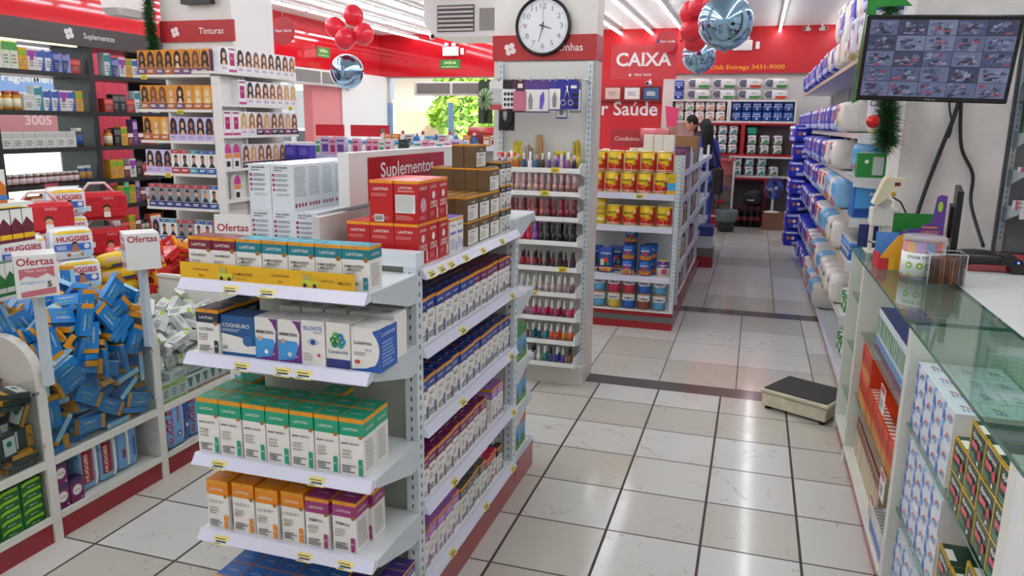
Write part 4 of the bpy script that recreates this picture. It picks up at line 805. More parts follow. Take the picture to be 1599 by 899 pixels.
'dark': [(-.042,.325,.011,0,0,-1.57), (-.058,.170,.023,-.30,.00,.00), (-.042,.079,.011,0,0,1.57), (-.043,.342,.033,0,0,-1.57), (-.136,.042,.045,0,.70,0), (-.062,.208,.034,2.84,-.03,-.11), (-.045,.073,.064,1.57,.00,.87), (-.136,.334,.045,.00,-.70,3.14), (-.058,.334,.055,3.14,.00,-.02), (-.152,.226,.042,1.00,.00,1.60), (-.118,.389,.073,-1.57,-.57,0), (-.033,.342,.108,-1.57,0,-1.57), (-.147,.224,.075,-2.17,.28,1.42), (-.212,.358,.134,.00,-1.00,3.14), (-.011,.257,.108,1.57,-.03,1.57), (-.073,.126,.059,.09,-.19,.86), (-.090,.091,.100,2.67,-.22,.47), (-.207,.225,.125,-.03,-1.00,-3.11), (-.108,.360,.123,-1.63,.17,.10), (-.053,.173,.135,-.69,2.54,-1.09), (-.150,.111,.100,.27,-2.86,1.41), (-.042,.011,.058,1.67,-1.57,-.10), (-.052,.194,.167,.55,.73,-2.53), (-.266,.333,.218,1.00,0,1.57), (-.077,.244,.068,.31,-2.81,-.22), (-.107,.338,.123,1.63,-2.98,.10), (-.058,.288,.129,.73,1.42,-2.26), (-.129,.011,.129,-1.57,-.87,0), (-.011,.075,.149,1.57,.15,-1.57), (-.123,.389,.172,-1.57,2.56,.00), (-.232,.071,.164,-.03,1.00,-.03), (-.127,.256,.110,-.19,.42,.12), (-.207,.172,.166,-2.14,-.02,1.58), (-.130,.258,.148,-.19,.62,.11), (-.204,.050,.193,-3.13,.76,-.07), (-.147,.117,.122,.25,-2.84,1.49), (-.160,.152,.162,-.59,-.28,-1.75), (-.131,.312,.129,1.52,.11,.14), (-.105,.081,.164,-.74,-.13,-1.45), (-.185,.318,.191,-.55,.25,1.41), (-.312,.316,.290,1.00,0,1.57), (-.073,.272,.190,.30,2.20,.44), (-.260,.176,.209,-1.00,.01,-1.56), (-.184,.175,.205,2.69,.45,-.63), (-.189,.289,.226,2.86,-.54,-.04), (-.131,.204,.190,-2.53,-.09,1.89), (-.191,.389,.229,1.57,-.58,.00), (-.285,.058,.249,-2.14,.01,1.56), (-.101,.215,.227,.22,.33,-.87), (-.180,.343,.251,-1.55,-.54,-.04), (-.082,.072,.175,-.72,.23,-1.06), (-.063,.359,.202,1.24,.16,.10), (-.058,.172,.236,-.39,3.11,-.01), (-.357,.342,.362,2.14,.00,-1.57), (-.194,.175,.239,-.62,.09,-1.25), (-.011,.050,.246,-1.57,-1.43,-1.57), (-.208,.076,.276,2.10,.31,-1.98), (-.049,.159,.255,.06,2.75,1.62), (-.143,.084,.229,-.25,2.95,.40), (-.033,.054,.219,-1.57,-1.36,1.57), (-.044,.300,.250,.22,.22,1.58), (-.271,.311,.267,.79,-2.44,-1.00), (-.087,.011,.313,-1.57,-2.42,.00), (-.102,.067,.250,-.30,.07,3.12), (-.151,.011,.234,-1.57,-.81,0), (-.198,.367,.249,1.57,-2.10,.00), (-.044,.340,.264,2.92,-.22,-1.56), (-.269,.139,.264,-.76,.73,-.96), (-.069,.151,.291,.01,.13,-2.07), (-.306,.176,.281,1.00,-.01,1.58), (-.141,.318,.303,-1.22,-2.90,.56), (-.331,.058,.321,-1.00,-.01,-1.58), (-.190,.073,.291,-1.00,.49,-1.85), (-.269,.046,.290,-2.86,1.00,-.06), (-.253,.275,.281,-.96,.35,-1.33), (-.152,.227,.273,.61,-.31,.96), (-.044,.340,.287,.22,.22,1.57), (-.166,.175,.282,-2.44,.52,.14), (-.107,.033,.296,1.57,-.08,.00), (-.239,.389,.317,1.57,-2.15,0)],
'white': [(-.060,.347,.052,0,0,.73), (-.067,.058,.025,1.57,.00,-1.57), (-.017,.258,.025,1.57,0,1.57), (-.060,.384,.017,-3.14,.00,1.57), (-.025,.134,.017,-3.14,.00,-1.57), (-.105,.447,.029,-1.30,0,1.57), (-.131,.523,.047,-1.57,-2.70,0), (-.017,.467,.025,1.57,.00,1.57), (-.052,.241,.065,-1.57,-.09,-1.57), (-.061,.257,.017,0,.00,1.59), (-.058,.480,.061,-.47,-.03,-1.56), (-.176,.480,.057,.00,-.74,3.14), (-.057,.138,.064,-.92,2.25,-1.03), (-.177,.437,.068,1.57,.74,0), (-.148,.146,.045,0,-2.58,.00), (-.130,.244,.030,.82,0,-1.53), (-.050,.477,.097,-.41,-2.92,1.16), (-.154,.353,.047,-.83,.11,1.46), (-.110,.058,.017,.00,.00,1.57), (-.068,.380,.087,-.41,-.24,.22), (-.100,.233,.071,-.83,.04,1.57), (-.089,.068,.075,-1.57,-.29,.01), (-.017,.297,.087,-1.57,-.22,1.57), (-.180,.018,.071,-1.57,-2.40,.00), (-.131,.110,.087,.03,.72,.04), (-.058,.025,.067,0,-3.14,.00), (-.158,.235,.051,.83,.02,-1.55), (-.207,.146,.096,.81,.00,-1.57), (-.025,.018,.142,-1.30,-1.57,-.27), (-.153,.387,.095,.31,2.79,-.07), (-.165,.025,.115,3.14,.75,.00), (-.104,.481,.080,-2.67,-.05,1.54), (-.093,.158,.100,-1.53,2.13,.05), (-.240,.479,.116,2.40,-.10,-1.68), (-.046,.258,.119,.95,-.09,-1.35), (-.075,.236,.134,-2.19,.07,-1.46), (-.126,.157,.127,-.32,2.16,-.38), (-.121,.515,.136,.00,2.14,.00), (-.121,.064,.124,-.72,.04,-1.54), (-.195,.063,.075,-3.08,.74,.09), (-.018,.320,.156,1.57,-.22,-1.57), (-.211,.515,.137,.00,-.75,-3.14), (-.217,.331,.095,3.00,.73,-.21), (-.119,.285,.100,.83,.08,-1.83), (-.209,.428,.152,-2.04,-.12,1.73), (-.215,.273,.103,1.58,.74,.01), (-.017,.481,.133,-1.57,-.03,-1.57), (-.027,.180,.167,-.11,2.92,1.57), (-.159,.216,.106,1.46,.32,2.81), (-.253,.060,.139,.85,.28,-1.26), (-.196,.093,.154,-.43,2.59,-.50), (-.153,.299,.113,2.35,.29,1.65), (-.266,.361,.150,.84,-.19,-1.78), (-.270,.158,.144,-.20,-2.42,.29), (-.150,.394,.134,.36,-2.78,1.50), (-.105,.258,.163,.80,-.10,-1.30), (-.218,.325,.158,.59,.78,.69), (-.136,.473,.126,1.57,-.69,.00), (-.219,.197,.145,-.76,-.01,-1.56), (-.061,.379,.158,.13,-.70,1.49), (-.280,.243,.153,-.74,.01,-1.57), (-.255,.025,.184,.00,2.34,.00), (-.278,.430,.161,.84,-.19,-1.78), (-.060,.436,.160,.17,-2.45,-1.68), (-.177,.277,.159,-.93,-.08,-1.69), (-.063,.103,.154,-1.57,.36,.00), (-.338,.025,.206,-3.14,.74,.00), (-.256,.179,.179,.76,0,1.57), (-.306,.234,.188,2.32,-.01,1.58), (-.295,.479,.177,.84,-.17,-1.76), (-.250,.207,.248,1.98,-.41,-.90), (-.164,.480,.159,-.69,.10,1.56), (-.243,.076,.212,-2.98,.98,.24), (-.319,.319,.199,2.18,.46,1.00), (-.259,.476,.202,2.42,.20,-1.35), (-.274,.116,.230,1.48,2.79,.20), (-.252,.348,.210,.77,-.50,-2.20), (-.183,.158,.172,.95,-2.54,.91), (-.104,.395,.159,1.67,.14,1.59), (-.143,.267,.183,-2.50,.12,-1.55), (-.295,.504,.274,2.03,-.93,-.58), (-.165,.020,.197,-1.48,1.08,.10), (-.317,.385,.227,-3.01,.18,.34), (-.291,.063,.220,-.47,-2.24,.68), (-.192,.480,.191,2.26,-.10,-1.58), (-.317,.211,.243,-2.83,-.91,-.04), (-.055,.068,.167,-1.57,2.24,0), (-.129,.481,.196,2.44,.04,1.61), (-.137,.481,.246,-1.96,-.32,.89), (-.088,.479,.225,2.43,.19,1.48), (-.361,.077,.262,-.57,-1.15,-2.36), (-.060,.386,.212,-2.44,.10,-.02), (-.214,.513,.242,3.05,.28,0), (-.310,.154,.230,.22,-.10,.22), (-.165,.199,.206,-2.28,-.29,-.21), (-.180,.406,.207,1.30,1.18,-.26), (-.373,.174,.263,-.12,.08,1.57), (-.253,.424,.253,-1.31,.40,-1.18), (-.145,.382,.230,-2.06,-.65,1.48), (-.069,.025,.142,.70,-1.57,-.70), (-.333,.478,.202,2.41,-.17,-1.76), (-.059,.330,.206,.16,-3.02,-.02), (-.206,.325,.215,-2.15,.46,1.00), (-.299,.403,.260,.16,-.15,2.00), (-.090,.279,.207,.22,-2.45,-.14), (-.137,.337,.255,.66,-.19,.49), (-.308,.314,.257,1.00,.49,-.92), (-.163,.137,.219,.44,-2.55,-.47), (-.186,.242,.223,2.50,-.42,-.39), (-.032,.416,.238,.19,.86,1.72)]}
# ================================================================ LEFT: BINS, PACKS, HAIR DYE, BLACK SHELF GOODS
def pile(key, mesh, name, o, lab, cat, group, flt=None):
    for x, y, z, a, b, c in PILES[key]:
        if flt and not flt(x, y, z): continue
        tag(link(name, mesh, (o[0]+x, o[1]+y, o[2]+z), (a, b, c)), lab, cat, group)
CB = M('#1f86d2', .3); CB2 = M('#a9d8ee', .4); LG = M('#a8cf30', .45)
def cbox(L, W_, H_, body, endc, deco):
    L -= .003; W_ -= .003; H_ -= .003
    f = MB(); f.box(-L/2, L/2, -W_/2, W_/2, -H_/2, H_/2, body, xp=endc, ym=CB2 if deco == 'b' else body)
    for sg in (1, -1):
        b = Face(f, (-L/2*sg, -W_/2, H_/2*sg), X*sg, Y, L, W_)
        if deco == 'b': b.rect(.86, 0, 1, 1, OR).text('analgésico', .42, .66, .6, WT, .2, .012).text('genérico', .45, .3, .4, LG, .18, .012)
        if deco == 'd': b.rect(0, 0, .22, 1, OR).text('G', .11, .5, .12, INK, .4, .02).rect(.55, .1, .96, .9, WT).disc(.75, .6, .1, M('#1f8a6a', .4))
        if deco == 'd2': b.rect(0, 0, .14, 1, OR).text('cálcio', .55, .5, .5, WT, .3).lines(.25, .1, .7, .3, 2, WT)
        if deco == 'w': b.rect(.8, 0, .95, .5, LG).lines(.08, .2, .6, .8, 4, M('#9aa09a', .5))
    b = Face(f, (-L/2, -W_/2, -H_/2), X, Z, L, H_)
    if deco == 'b': b.rect(.02, .2, .12, .8, WT).rect(.9, 0, 1, 1, OR)
    if deco == 'w': b.lines(.1, .15, .8, .85, 3, M('#a5aaa5', .5))
    return f.mesh('medicine_box')
BB = cbox(.13, .062, .026, CB, OR, 'b'); DBx = cbox(.115, .085, .022, M('#36413c', .4), OR, 'd'); WBx = cbox(.115, .05, .035, M('#dfe2dd', .4), M('#dfe2dd', .4), 'w')
pile('blue', BB, 'blue_medicine_box', (-2.468, 2.062, .334), 'blue medicine box with orange end tumbled in the middle bin heap', 'box', 'blue boxes heaped in the middle bin')  # medicine boxes, set apart from the other heaps by colour and print
pile('dark', DBx, 'generic_medicine_box', (-2.468, 1.615, .334), 'dark green medicine box with orange stripe in the nearest bin heap', 'box', 'dark boxes heaped in the nearest bin')
pile('white', WBx, 'white_medicine_box', (-2.475, 2.63, .422), 'white and lime medicine box heaped in the third bin', 'box', 'white boxes heaped in the third bin')  # also medicine boxes; their contents are not known
for c_ in range(6):
    for l in range(2): put(WBx, 'white_medicine_box', (-2.90+.08, 2.68+.09*c_, .352+.036*l), 'white and lime box lying flat under the third bin heap', 'box', 'flat boxes under the third bin heap') if False else None
f = MB(); f.box(-.026, .026, 0, .03, 0, .075, WT); b = front(f, -.026, 0, .026, .075, 0); b.poly([(.1, .95), (.8, .95), (.6, .35), (.35, .35)], M('#2f7a66', .4)).rect(.05, .05, .95, .2, M('#c9783a', .5)); SB = f.mesh('box')
f = MB(); f.box(-.026, .026, 0, .03, 0, .085, WT); b = front(f, -.026, 0, .026, .085, 0); b.rect(.05, .8, .95, 1, LG).rect(.05, 0, .95, .12, LG).lines(.2, .25, .8, .7, 3, GREY); SB2 = f.mesh('box')
for k in range(9):
    for r_ in range(3): put(SB if k > 2 else SB2, 'small_upright_box', (-2.462-.032*r_, 2.662+.0535*k, .3345), 'upright %s box low in the third bin, %s row, %s from left' % ('white and teal' if k > 2 else 'white and lime', ('front', 'second', 'third')[r_], ordn(k)), 'box', 'upright boxes in the third bin', PI/2, jr=.008)
# bottom shelves of the bins
f = MB(); w_, h = .088, .036; GN = M('#1f6a2a', .35); f.box(-w_/2, w_/2, 0, .06, 0, h, GN); b = front(f, -w_/2, 0, w_/2, h, 0); b.poly([(.08, .45), (.3, .62), (.92, .62), (.92, .95), (.3, .95), (.08, .75)], M('#8fd01f', .4)).text('dipirona', .5, .25, .5, WT, .2, .01); GB = f.mesh('medicine_box')
for c_ in range(4):
    for l in range(5 if c_ < 3 else 5):
        put(GB, 'green_medicine_box', (-2.475, 1.69+.0925*c_, .1008+.0365*l), 'green box with lime flash under the nearest bin, %s column, %s up' % (ordn(c_), ordn(l)), 'box', 'green boxes under the nearest bin', PI/2, jr=.03)  # medicine boxes; only the green colour sets them apart
f = MB(); PP = M('#7c1f5e', .35); f.box(-.03, .03, 0, .045, 0, .098, PP, zp=M('#40285a', .4)); b = front(f, -.03, 0, .03, .098, 0); b.poly([(0, .8), (1, .86), (1, 1), (0, 1)], M('#3c2a60', .4)).disc(.5, .5, .36, WT, 18).text('dermato', .5, .5, .5, PP, .1, .01).disc(.8, .12, .07, WT, 8); PPB = f.mesh('box')
for i, (yy, l) in enumerate(((2.095, 0), (2.16, 0), (2.095, 1))): put(PPB, 'absorbent_box', (-2.475, yy, .1008+.0985*l), 'purple box with white disc under the middle bin, %s' % ('bottom left', 'bottom right', 'on top')[i], 'box', rot=PI/2, group='purple boxes under the middle bin')
def pack(w_, d, h, col, deco=None, p=6, seal=True, wr=.0, rough=.28, deco_side=None):
    """soft plastic-wrapped pack: puffed block, front at -y, base at z=0"""
    m = M(col, rough, 0, 'crinkle'); f = MB(); nu, nv = 14, 8
    hw, hd, hh = w_/2, d/2, h/2
    grid = {}
    def S(a, b_):   # superellipsoid point for cube direction
        return a
    faces = [(X, Z, -Y), (Y, Z, X), (-X, Z, Y), (-Y, Z, -X), (X, Y, Z), (X, -Y, -Z)]
    n = 8
    for (u, v, nn) in faces:
        vs = []
        for j in range(n+1):
            for i in range(n+1):
                a = math.sin((2*i/n-1)*PI/2*.92)/math.sin(PI/2*.92); b_ = math.sin((2*j/n-1)*PI/2*.92)/math.sin(PI/2*.92); q = u*a+v*b_+nn
                L = (abs(q.x)**p+abs(q.y)**p+abs(q.z)**p)**(1/p); q = q/L
                k = 1+wr*math.sin(9*q.x+5*q.z+3*q.y)*.5
                vs.append((q.x*hw*k, q.y*hd*k, max(-1, q.z)*hh+hh))
        f.add(vs, [(j*(n+1)+i, j*(n+1)+i+1, (j+1)*(n+1)+i+1, (j+1)*(n+1)+i) for j in range(n) for i in range(n)], m, True)
    def warpf(P):
        x, z = min(1, abs(P.x)/hw), min(1, abs(P.z-hh)/hh); e = -hd-P.y
        return Vector((P.x, -hd*max(0, 1-x**p-z**p)**(1/p)-e-.0012, P.z))
    if deco: deco(front(f, -hw, 0, hw, h, -hd, warpf, .0006), f)
    if deco_side:
        def wr_(P):
            y, z = min(1, abs(P.y)/hd), min(1, abs(P.z-hh)/hh); e = P.x-hw
            return Vector((hw*max(0, 1-y**p-z**p)**(1/p)+e+.0012, P.y, P.z))
        deco_side(right(f, -hd, 0, hd, h, hw, wr_, .0006), f)
        def wl_(P):
            y, z = min(1, abs(P.y)/hd), min(1, abs(P.z-hh)/hh); e = -hw-P.x
            return Vector((-hw*max(0, 1-y**p-z**p)**(1/p)-e-.0012, P.y, P.z))
        deco_side(left(f, -hd, 0, hd, h, -hw, wl_, .0006), f)
    if seal: f.add([(-hw*.8, 0, h*.985), (hw*.8, 0, h*.985), (hw*.86, -.004, h*1.05), (-hw*.86, -.004, h*1.05)], [(0, 1, 2, 3)], m)
    return f
_r = Face.rect
def rect2(s, a0, b0, a1, b1, m):
    if not s.warp: return _r(s, a0, b0, a1, b1, m)
    n = 5; vs = [s.P(a0+(a1-a0)*i/n, b0+(b1-b0)*j/n) for j in range(n+1) for i in range(n+1)]
    s.mb.add(vs, [(j*(n+1)+i, j*(n+1)+i+1, (j+1)*(n+1)+i+1, (j+1)*(n+1)+i) for j in range(n) for i in range(n)], m, True); s.k += 1; return s
Face.rect = rect2
HR = M('#c41f28', .35); HB = M('#3f6fd0', .35); HY = M('#f0cc28', .35); HLB = M('#a9d4ee', .35); SKIN = M('#b5785a', .5); SKIN2 = M('#d9a27c', .5)
def huggies_front(b, f):
    b.rect(.06, .84, .94, .94, HY); b.text('HUGGIES', .5, .68, .76, HR, .2, .02)
    b.rect(.05, .3, .9, .52, HB); b.disc(.8, .42, .07, WT, 12).lines(.1, .34, .36, .48, 3, WT)
    b.disc(.52, .52, .06, M('#3a2418', .5)).disc(.52, .46, .055, SKIN).poly([(.44, .42), (.6, .42), (.62, .22), (.42, .22)], SKIN).poly([(.36, .18), (.68, .18), (.6, .26), (.44, .26)], WT).disc(.36, .17, .05, SKIN, 8).disc(.68, .17, .05, SKIN, 8).rect(.7, .12, .94, .28, HLB)
HUG = pack(.185, .11, .15, '#eef0f2', huggies_front, deco_side=lambda b, f: b.rect(.3, .1, .7, .9, HLB).text('HUGGIES', .5, .5, .6, HR, .25, .02, rot=1)).mesh('diaper_pack')
for i, (yy, xx, z, r_, t_) in enumerate([
        (2.62, -3.10, .62, 1.15, 0), (2.62, -3.10, .772, 1.12, 0), (2.58, -3.12, .924, 1.05, .0), (2.53, -3.13, 1.076, 1.0, .0), (2.85, -3.10, .622, 1.12, 0), (2.86, -3.11, .774, 1.05, .0), (2.85, -3.13, .926, 1.1, .0),
        (3.2, -3.52, .773, 1.1, 0), (3.2, -3.52, 1.077, 1.15, .0), (3.2, -3.52, .925, 1.15, .0), (2.34, -3.1, .622, 1.1, 0), (2.34, -3.1, .774, 1.1, 0), (2.33, -3.12, .926, 1.0, 0), (3.2, -3.52, .62, 1.1, 0)]):
    tag(link('diaper_pack', HUG, (xx, yy, z+.001), (t_, 0, r_)), 'white pack lettered HUGGIES with a yellow top stripe, %s' % ('bottom of the left stack', 'second in the left stack', 'third in the left stack, leaning', 'topmost of the left stack, tilted', 'bottom of the middle stack', 'second in the middle stack', 'topmost of the middle stack', 'behind the blank Ofertas cube', 'topmost behind the blank Ofertas cube', 'under the topmost by the right', 'bottom beside the photo left edge', 'second beside the photo left edge', 'topmost beside the photo left edge', 'bottom of the farthest stack')[i], 'diaper pack', 'packs heaped on the low table')
f = MB(); RR = M('#c8202c', .3, 0, 'crinkle'); f.rbox(-.14, .14, -.08, .08, 0, .15, RR, .02); b = front(f, -.14, 0, .14, .15, -.08); b.rect(.05, .1, .16, .8, WT).text('baby', .65, .8, .3, M('#f0b8b8', .5), .14).disc(.6, .45, .07, M('#3a2418', .5)).disc(.6, .38, .06, SKIN2).rect(.54, .1, .66, .3, WT).rect(.2, .35, .32, .55, M('#e8efe8', .5))
f.tube([(-.08, 0, .148), (-.04, 0, .2), (.04, 0, .2), (.08, 0, .148)], .008, M('#e9d9dc', .3)); RP = f.mesh('diaper_pack')
for i, (xx, yy, z, r_) in enumerate(((-3.38, 2.92, 1.03, .95), (-3.55, 3.45, 1.03, .95), (-3.38, 2.92, .826, 1.0), (-3.38, 2.92, .621, 1.0), (-3.55, 3.45, .826, 1.0), (-3.55, 3.45, .621, 1.0))): put(RP, 'diaper_pack', (xx, yy, z+.002), 'red handled diaper pack behind the white packs, %s' % ('topmost', 'right rear', 'middle', 'lowest', 'right middle', 'right lowest')[i], 'diaper pack', 'red packs behind', r_)
# yellow bread-like bags and red boxes heaped to the right
YB_ = M('#e8bf18', .3, 0, 'crinkle')
def bag_deco(b, f): b.rect(.05, .05, .95, .3, M('#2b3f8a', .35)).disc(.6, .6, .16, M('#9aa8b0', .4)).rect(.08, .45, .4, .8, M('#d9b48a', .5))
BAG = pack(.26, .09, .075, '#e8bf18', bag_deco, p=3, seal=False).mesh('wipes_bag')
for i, (xx, yy, z, r_) in enumerate(((-3.09, 3.08, .621, 1.45), (-3.1, 3.08, .698, 1.6), (-3.1, 3.09, .775, 1.4), (-3.09, 3.09, .852, 1.55), (-3.06, 3.70, .621, 1.5), (-3.07, 3.70, .698, 1.4), (-3.06, 3.70, .775, 1.6), (-3.07, 3.7, .852, 1.5))):
    tag(link('wipes_bag', BAG, (xx, yy, z), (0, 0, r_)), 'yellow and blue plastic bag in the heap behind the third bin, %s' % ordn(i), 'bag', 'yellow bags heaped behind the bins')
RBX = cbox(.115, .085, .022, M('#d42a2e', .35), OR, 'd2'); pile('dark', RBX, 'calcium_box', (-2.965, 3.19, .628), 'red box with orange edge in the heap behind the third bin', 'box', 'red boxes heaped behind the third bin', lambda x, y, z: z < .27)
# long packs standing under the bins
def hug2(b, f): b.rect(.12, .18, .62, .96, M('#a8242c', .35)).text('HUGGIES', .3, .5, .6, WT, .18, .02, rot=1).rect(.3, .84, .55, .92, GREY).rect(.7, .05, .88, .95, WT)
HP2 = pack(.095, .2, .205, '#8fc0ea', hug2, p=8, seal=False).mesh('diaper_pack')
def hug3(b, f): b.rect(.4, .1, .52, .9, WT).rect(.2, .3, .32, .5, M('#a8242c', .35)).rect(.7, .25, .82, .7, M('#3f6fc0', .35))
HP3 = pack(.115, .2, .2, '#7fb4e8', hug3, p=8, seal=False).mesh('diaper_pack')
for i, yy in enumerate((2.255, 2.352)): put(HP2, 'diaper_pack', (-2.60, yy, .1008), 'light blue pack with a red HUGGIES panel under the middle bin, %s' % ('left', 'right')[i], 'diaper pack', 'packs under the middle bin', PI/2)
put(HP3, 'diaper_pack', (-2.605, 2.462, .1008), 'light blue pack with white stripes under the middle bin, right end', 'diaper pack', rot=PI/2, group='packs under the middle bin')
def hug4(b, f): b.text('HUGGIES', .14, .5, .8, HR, .2, .02, rot=1).rect(.62, .05, .66, .95, WT).rect(.68, .1, .95, .9, M('#2b479a', .35)).text('HUGGIES', .45, .72, .4, HR, .09, .02, rot=1).disc(.45, .3, .09, M('#2b479a', .35)).disc(.45, .3, .05, WT).disc(.8, .4, .06, WT)
HP4 = pack(.15, .22, .24, '#78b2ea', hug4, p=6, seal=False).mesh('diaper_pack')
for i, (yy, xx, z) in enumerate(((2.715, -2.56, .087), (2.88, -2.58, .087), (3.05, -2.6, .087))): put(HP4, 'diaper_pack', (xx, yy, .1008), 'plump light blue pack with HUGGIES in red, spilling from under the third bin, %s' % ('nearest', 'middle', 'farthest')[i], 'diaper pack', 'blue packs under the third bin', PI/2)
# Ofertas cubes on poles
def sign_cube(loc, blank, lab):
    s = root('offer_sign', lab, 'sign', loc, .9)
    f = MB(); f.box(-.065, .065, -.065, .065, -.075, .075, M('#ecebe8', .4)); b = front(f, -.065, -.075, .065, .075, -.065)
    CR = M('#b01e34', .4); PK = M('#c9707a', .4)
    b.text('Ofertas', .5, .85, .86, CR, .2, .014)
    r_ = right(f, -.065, -.075, .065, .075, .065); l_ = left(f, -.065, -.075, .065, .075, -.065)
    for q in (b, r_, l_) if not blank else (r_, l_):
        if q is not b: q.text('Ofertas', .5, .85, .86, CR, .2, .014)
        q.poly([(.1, .68), (.92, .72), (.92, .45), (.75, .56), (.5, .46), (.25, .52), (.1, .42)], PK).text('Hiper Saúde', .5, .63, .5, M('#f0dcdc', .5), .08).text('analgésico', .4, .36, .6, M('#5f9fd0', .5), .09).text('5', .78, .3, .1, INK, .14, .03).poly([(.1, .02), (.92, .08), (.92, .22), (.1, .14)], PK)
    part('cube', f, s); part('pole', MB().box(-.014, .014, -.014, .014, -.42, -.0751, M('#cfdbe2', .35)), s, rot=-.9)
    return s
sign_cube((-2.425, 2.05, 1.05), False, 'Ofertas price cube on a pole beside the blue heap, with a 5 on it')
sign_cube((-2.425, 2.55, 1.06), True, 'Ofertas cube with a blank front on a pole behind the middle bin')
f = MB(); f.box(-.09, .09, 0, .004, 0, .13, WT); b = front(f, -.09, 0, .09, .13, 0); b.text('Ofertas', .5, .5, .86, M('#b01e34', .4), .4, .014); f.box(-.01, .01, 0.005, .015, -.42, .05, M('#cfdbe2', .35)); obj('offer_card', f, 'white Ofertas card behind the maroon cartons', 'sign', (-2.43, 3.16, 1.01), .3)
# shelf stub with green-white boxes at the photo's left edge
s = root('side_rack', 'white tiered rack with maroon and green boxes at the left end of the bins', 'shelving', (-2.565, 1.90, 0), PI/2)
for z in (.955, 1.145, 1.29): part('shelf', MB().box(-.15, .29, -.005, .12, z-.012, z, WHITE), s)
part('back_panel', MB().box(-.15, .05, .12, .13, .80, 1.42, WHITE), s)
def rackbox(c1, c2):
    f = MB(); f.box(-.022, .022, 0, .05, 0, .12, M(c1, .4)); b = front(f, -.022, 0, .022, .12, 0); b.poly([(0, 1), (1, 1), (1, .5), (.4, .75), (0, .55)], WT).rect(0, .1, 1, .25, M(c2, .4)); return f.mesh('medicine_box')
for (z, c1, c2, nm_) in ((.955, '#2f7a3a', '#dfe6df', 'green'), (1.145, '#6e2434', '#e8b81e', 'maroon'), (1.29, '#d8742a', '#3f7ac8', 'orange')):
    me = rackbox(c1, c2)
    for k in range(9 if c1 == '#6e2434' else 7): put(me, 'medicine_box', (-2.568, 1.79+.047*k, z+.0008), '%s box on the tiered rack at the left edge, %s along' % (nm_, ordn(k)), 'box', 'boxes on the tiered rack', PI/2)

# ---------------- hair dye boxes
def dye(bg, band, hair, skin, w_=.07, h=.155, style='w', cap=None, strip=None):
    f = MB(); f.box(-w_/2, w_/2, 0, .05, 0, h, M(bg, .35), xp=M(band, .4)); b = front(f, -w_/2, 0, w_/2, h, 0)
    H_ = M(hair, .5); S_ = M(skin, .5); z0 = .3 if style == 'w' else .28
    if style == 'w':
        b.poly([(.5, .965), (.3, .93), (.16, .8), (.1, .62), (.14, .5), (.06, .38), (.12, .27), (.88, .27), (.95, .36), (.86, .5), (.9, .64), (.83, .82), (.7, .93)], H_)
        b.poly([(.22, .26), (.4, .46), (.6, .46), (.8, .26)], S_).disc(.5, .67, .18, S_, 12, .145)
        b.poly([(.3, .68), (.34, .82), (.5, .86), (.66, .82), (.7, .68), (.6, .78), (.42, .77)], H_)
    else:
        b.poly([(.15, z0), (.35, .45), (.65, .45), (.87, z0)], M('#23242a', .5)).disc(.5, .6, .19, S_, 12, .155).poly([(.3, .62), (.3, .74), (.42, .8), (.6, .8), (.71, .73), (.7, .62), (.64, .69), (.36, .69)], H_).poly([(.34, .54), (.4, .46), (.6, .46), (.66, .54), (.55, .5), (.45, .5)], H_)
        if strip: b.rect(0, .86, 1, 1, M(strip, .4)).text('men', .5, .93, .4, WT, .06)
    b.disc(.43, .68, .012, INK, 6).disc(.57, .68, .012, INK, 6).rect(.45, .6, .55, .612, M('#a04048', .5))
    b.rect(0, 0, 1, .25, M(band, .4)); b.lines(.15, .08, .85, .2, 2, WT if band[1] < 'c' else GREY)
    return f.mesh('hair_dye_box')
SK = ['#c98d6a', '#8a5238', '#e0b090', '#a86c4a', '#d9a27c']
OY = [dye('#e0901c', '#b0601a' if k % 2 else '#6b4a72', h_, ('#b07850', '#b07850', '#9a6440', '#b07850', '#e8c0a0', '#e8c4a4', '#b07850', '#ecd0b0')[k]) for k, h_ in enumerate(['#1c1210', '#2a1712', '#3a1d14', '#1a1412', '#241816', '#c99a50', '#7a4426', '#d9b06a'])]
PR = [dye('#c9b8e0', '#cbb8ea', h_, SK[(k+1) % 5]) for k, h_ in enumerate(['#15100f', '#1c1412', '#221614', '#181212'])]
MN = [dye('#8f9298' if k != 2 else '#b5b8bc', '#26357e', ['#1a1412', '#2a1c16', '#8a8684'][k], SK[(k*2) % 5], style='m', strip='#b3363e') for k in range(3)]
MW = [dye('#eceae8', c_, '#2a1c16' if k < 3 else '#3c3632', SK[k % 5], style='m', strip=c_) for k, c_ in enumerate(['#b02434', '#b02434', '#2f8fa6', '#2a5aa0'])]
PN = [dye('#ecebee', '#ece4ea', h_, '#e6bc9c') for k, h_ in enumerate(['#2a1a16', '#5a3424', '#8a5a34', '#6b4128', '#c9a468', '#a0704a'])]
PL = [dye('#d9d4dc', '#7a1f5c' if k % 2 else '#3a2030', ['#6b4128', '#c9a06a', '#8f5a3c'][k % 3], '#e2b898') for k in range(3)]
rows_ = [(0, [OY[k] for k in (0, 1, 2, 3, 4, 2, 6, 0)], 'gold'), (1, [OY[k] for k in (1, 6, 6, 5, 4, 5, 7, 7)], 'gold'), (2, [OY[1], OY[5], OY[7]]+PR+[PR[0]], 'gold and lilac'), (3, [PR[1], PR[0], PR[2], MW[0], MW[1], MW[2], MW[3], MW[3]], 'lilac and white'), (4, [MN[0], MN[0], MN[1], MN[1], MN[0], MN[1], MN[2], MW[3]], 'dark blue'), (5, [PR[0], MW[3], MW[2], MN[0], MN[1], MW[3], MW[3], MN[1]], 'blue')]
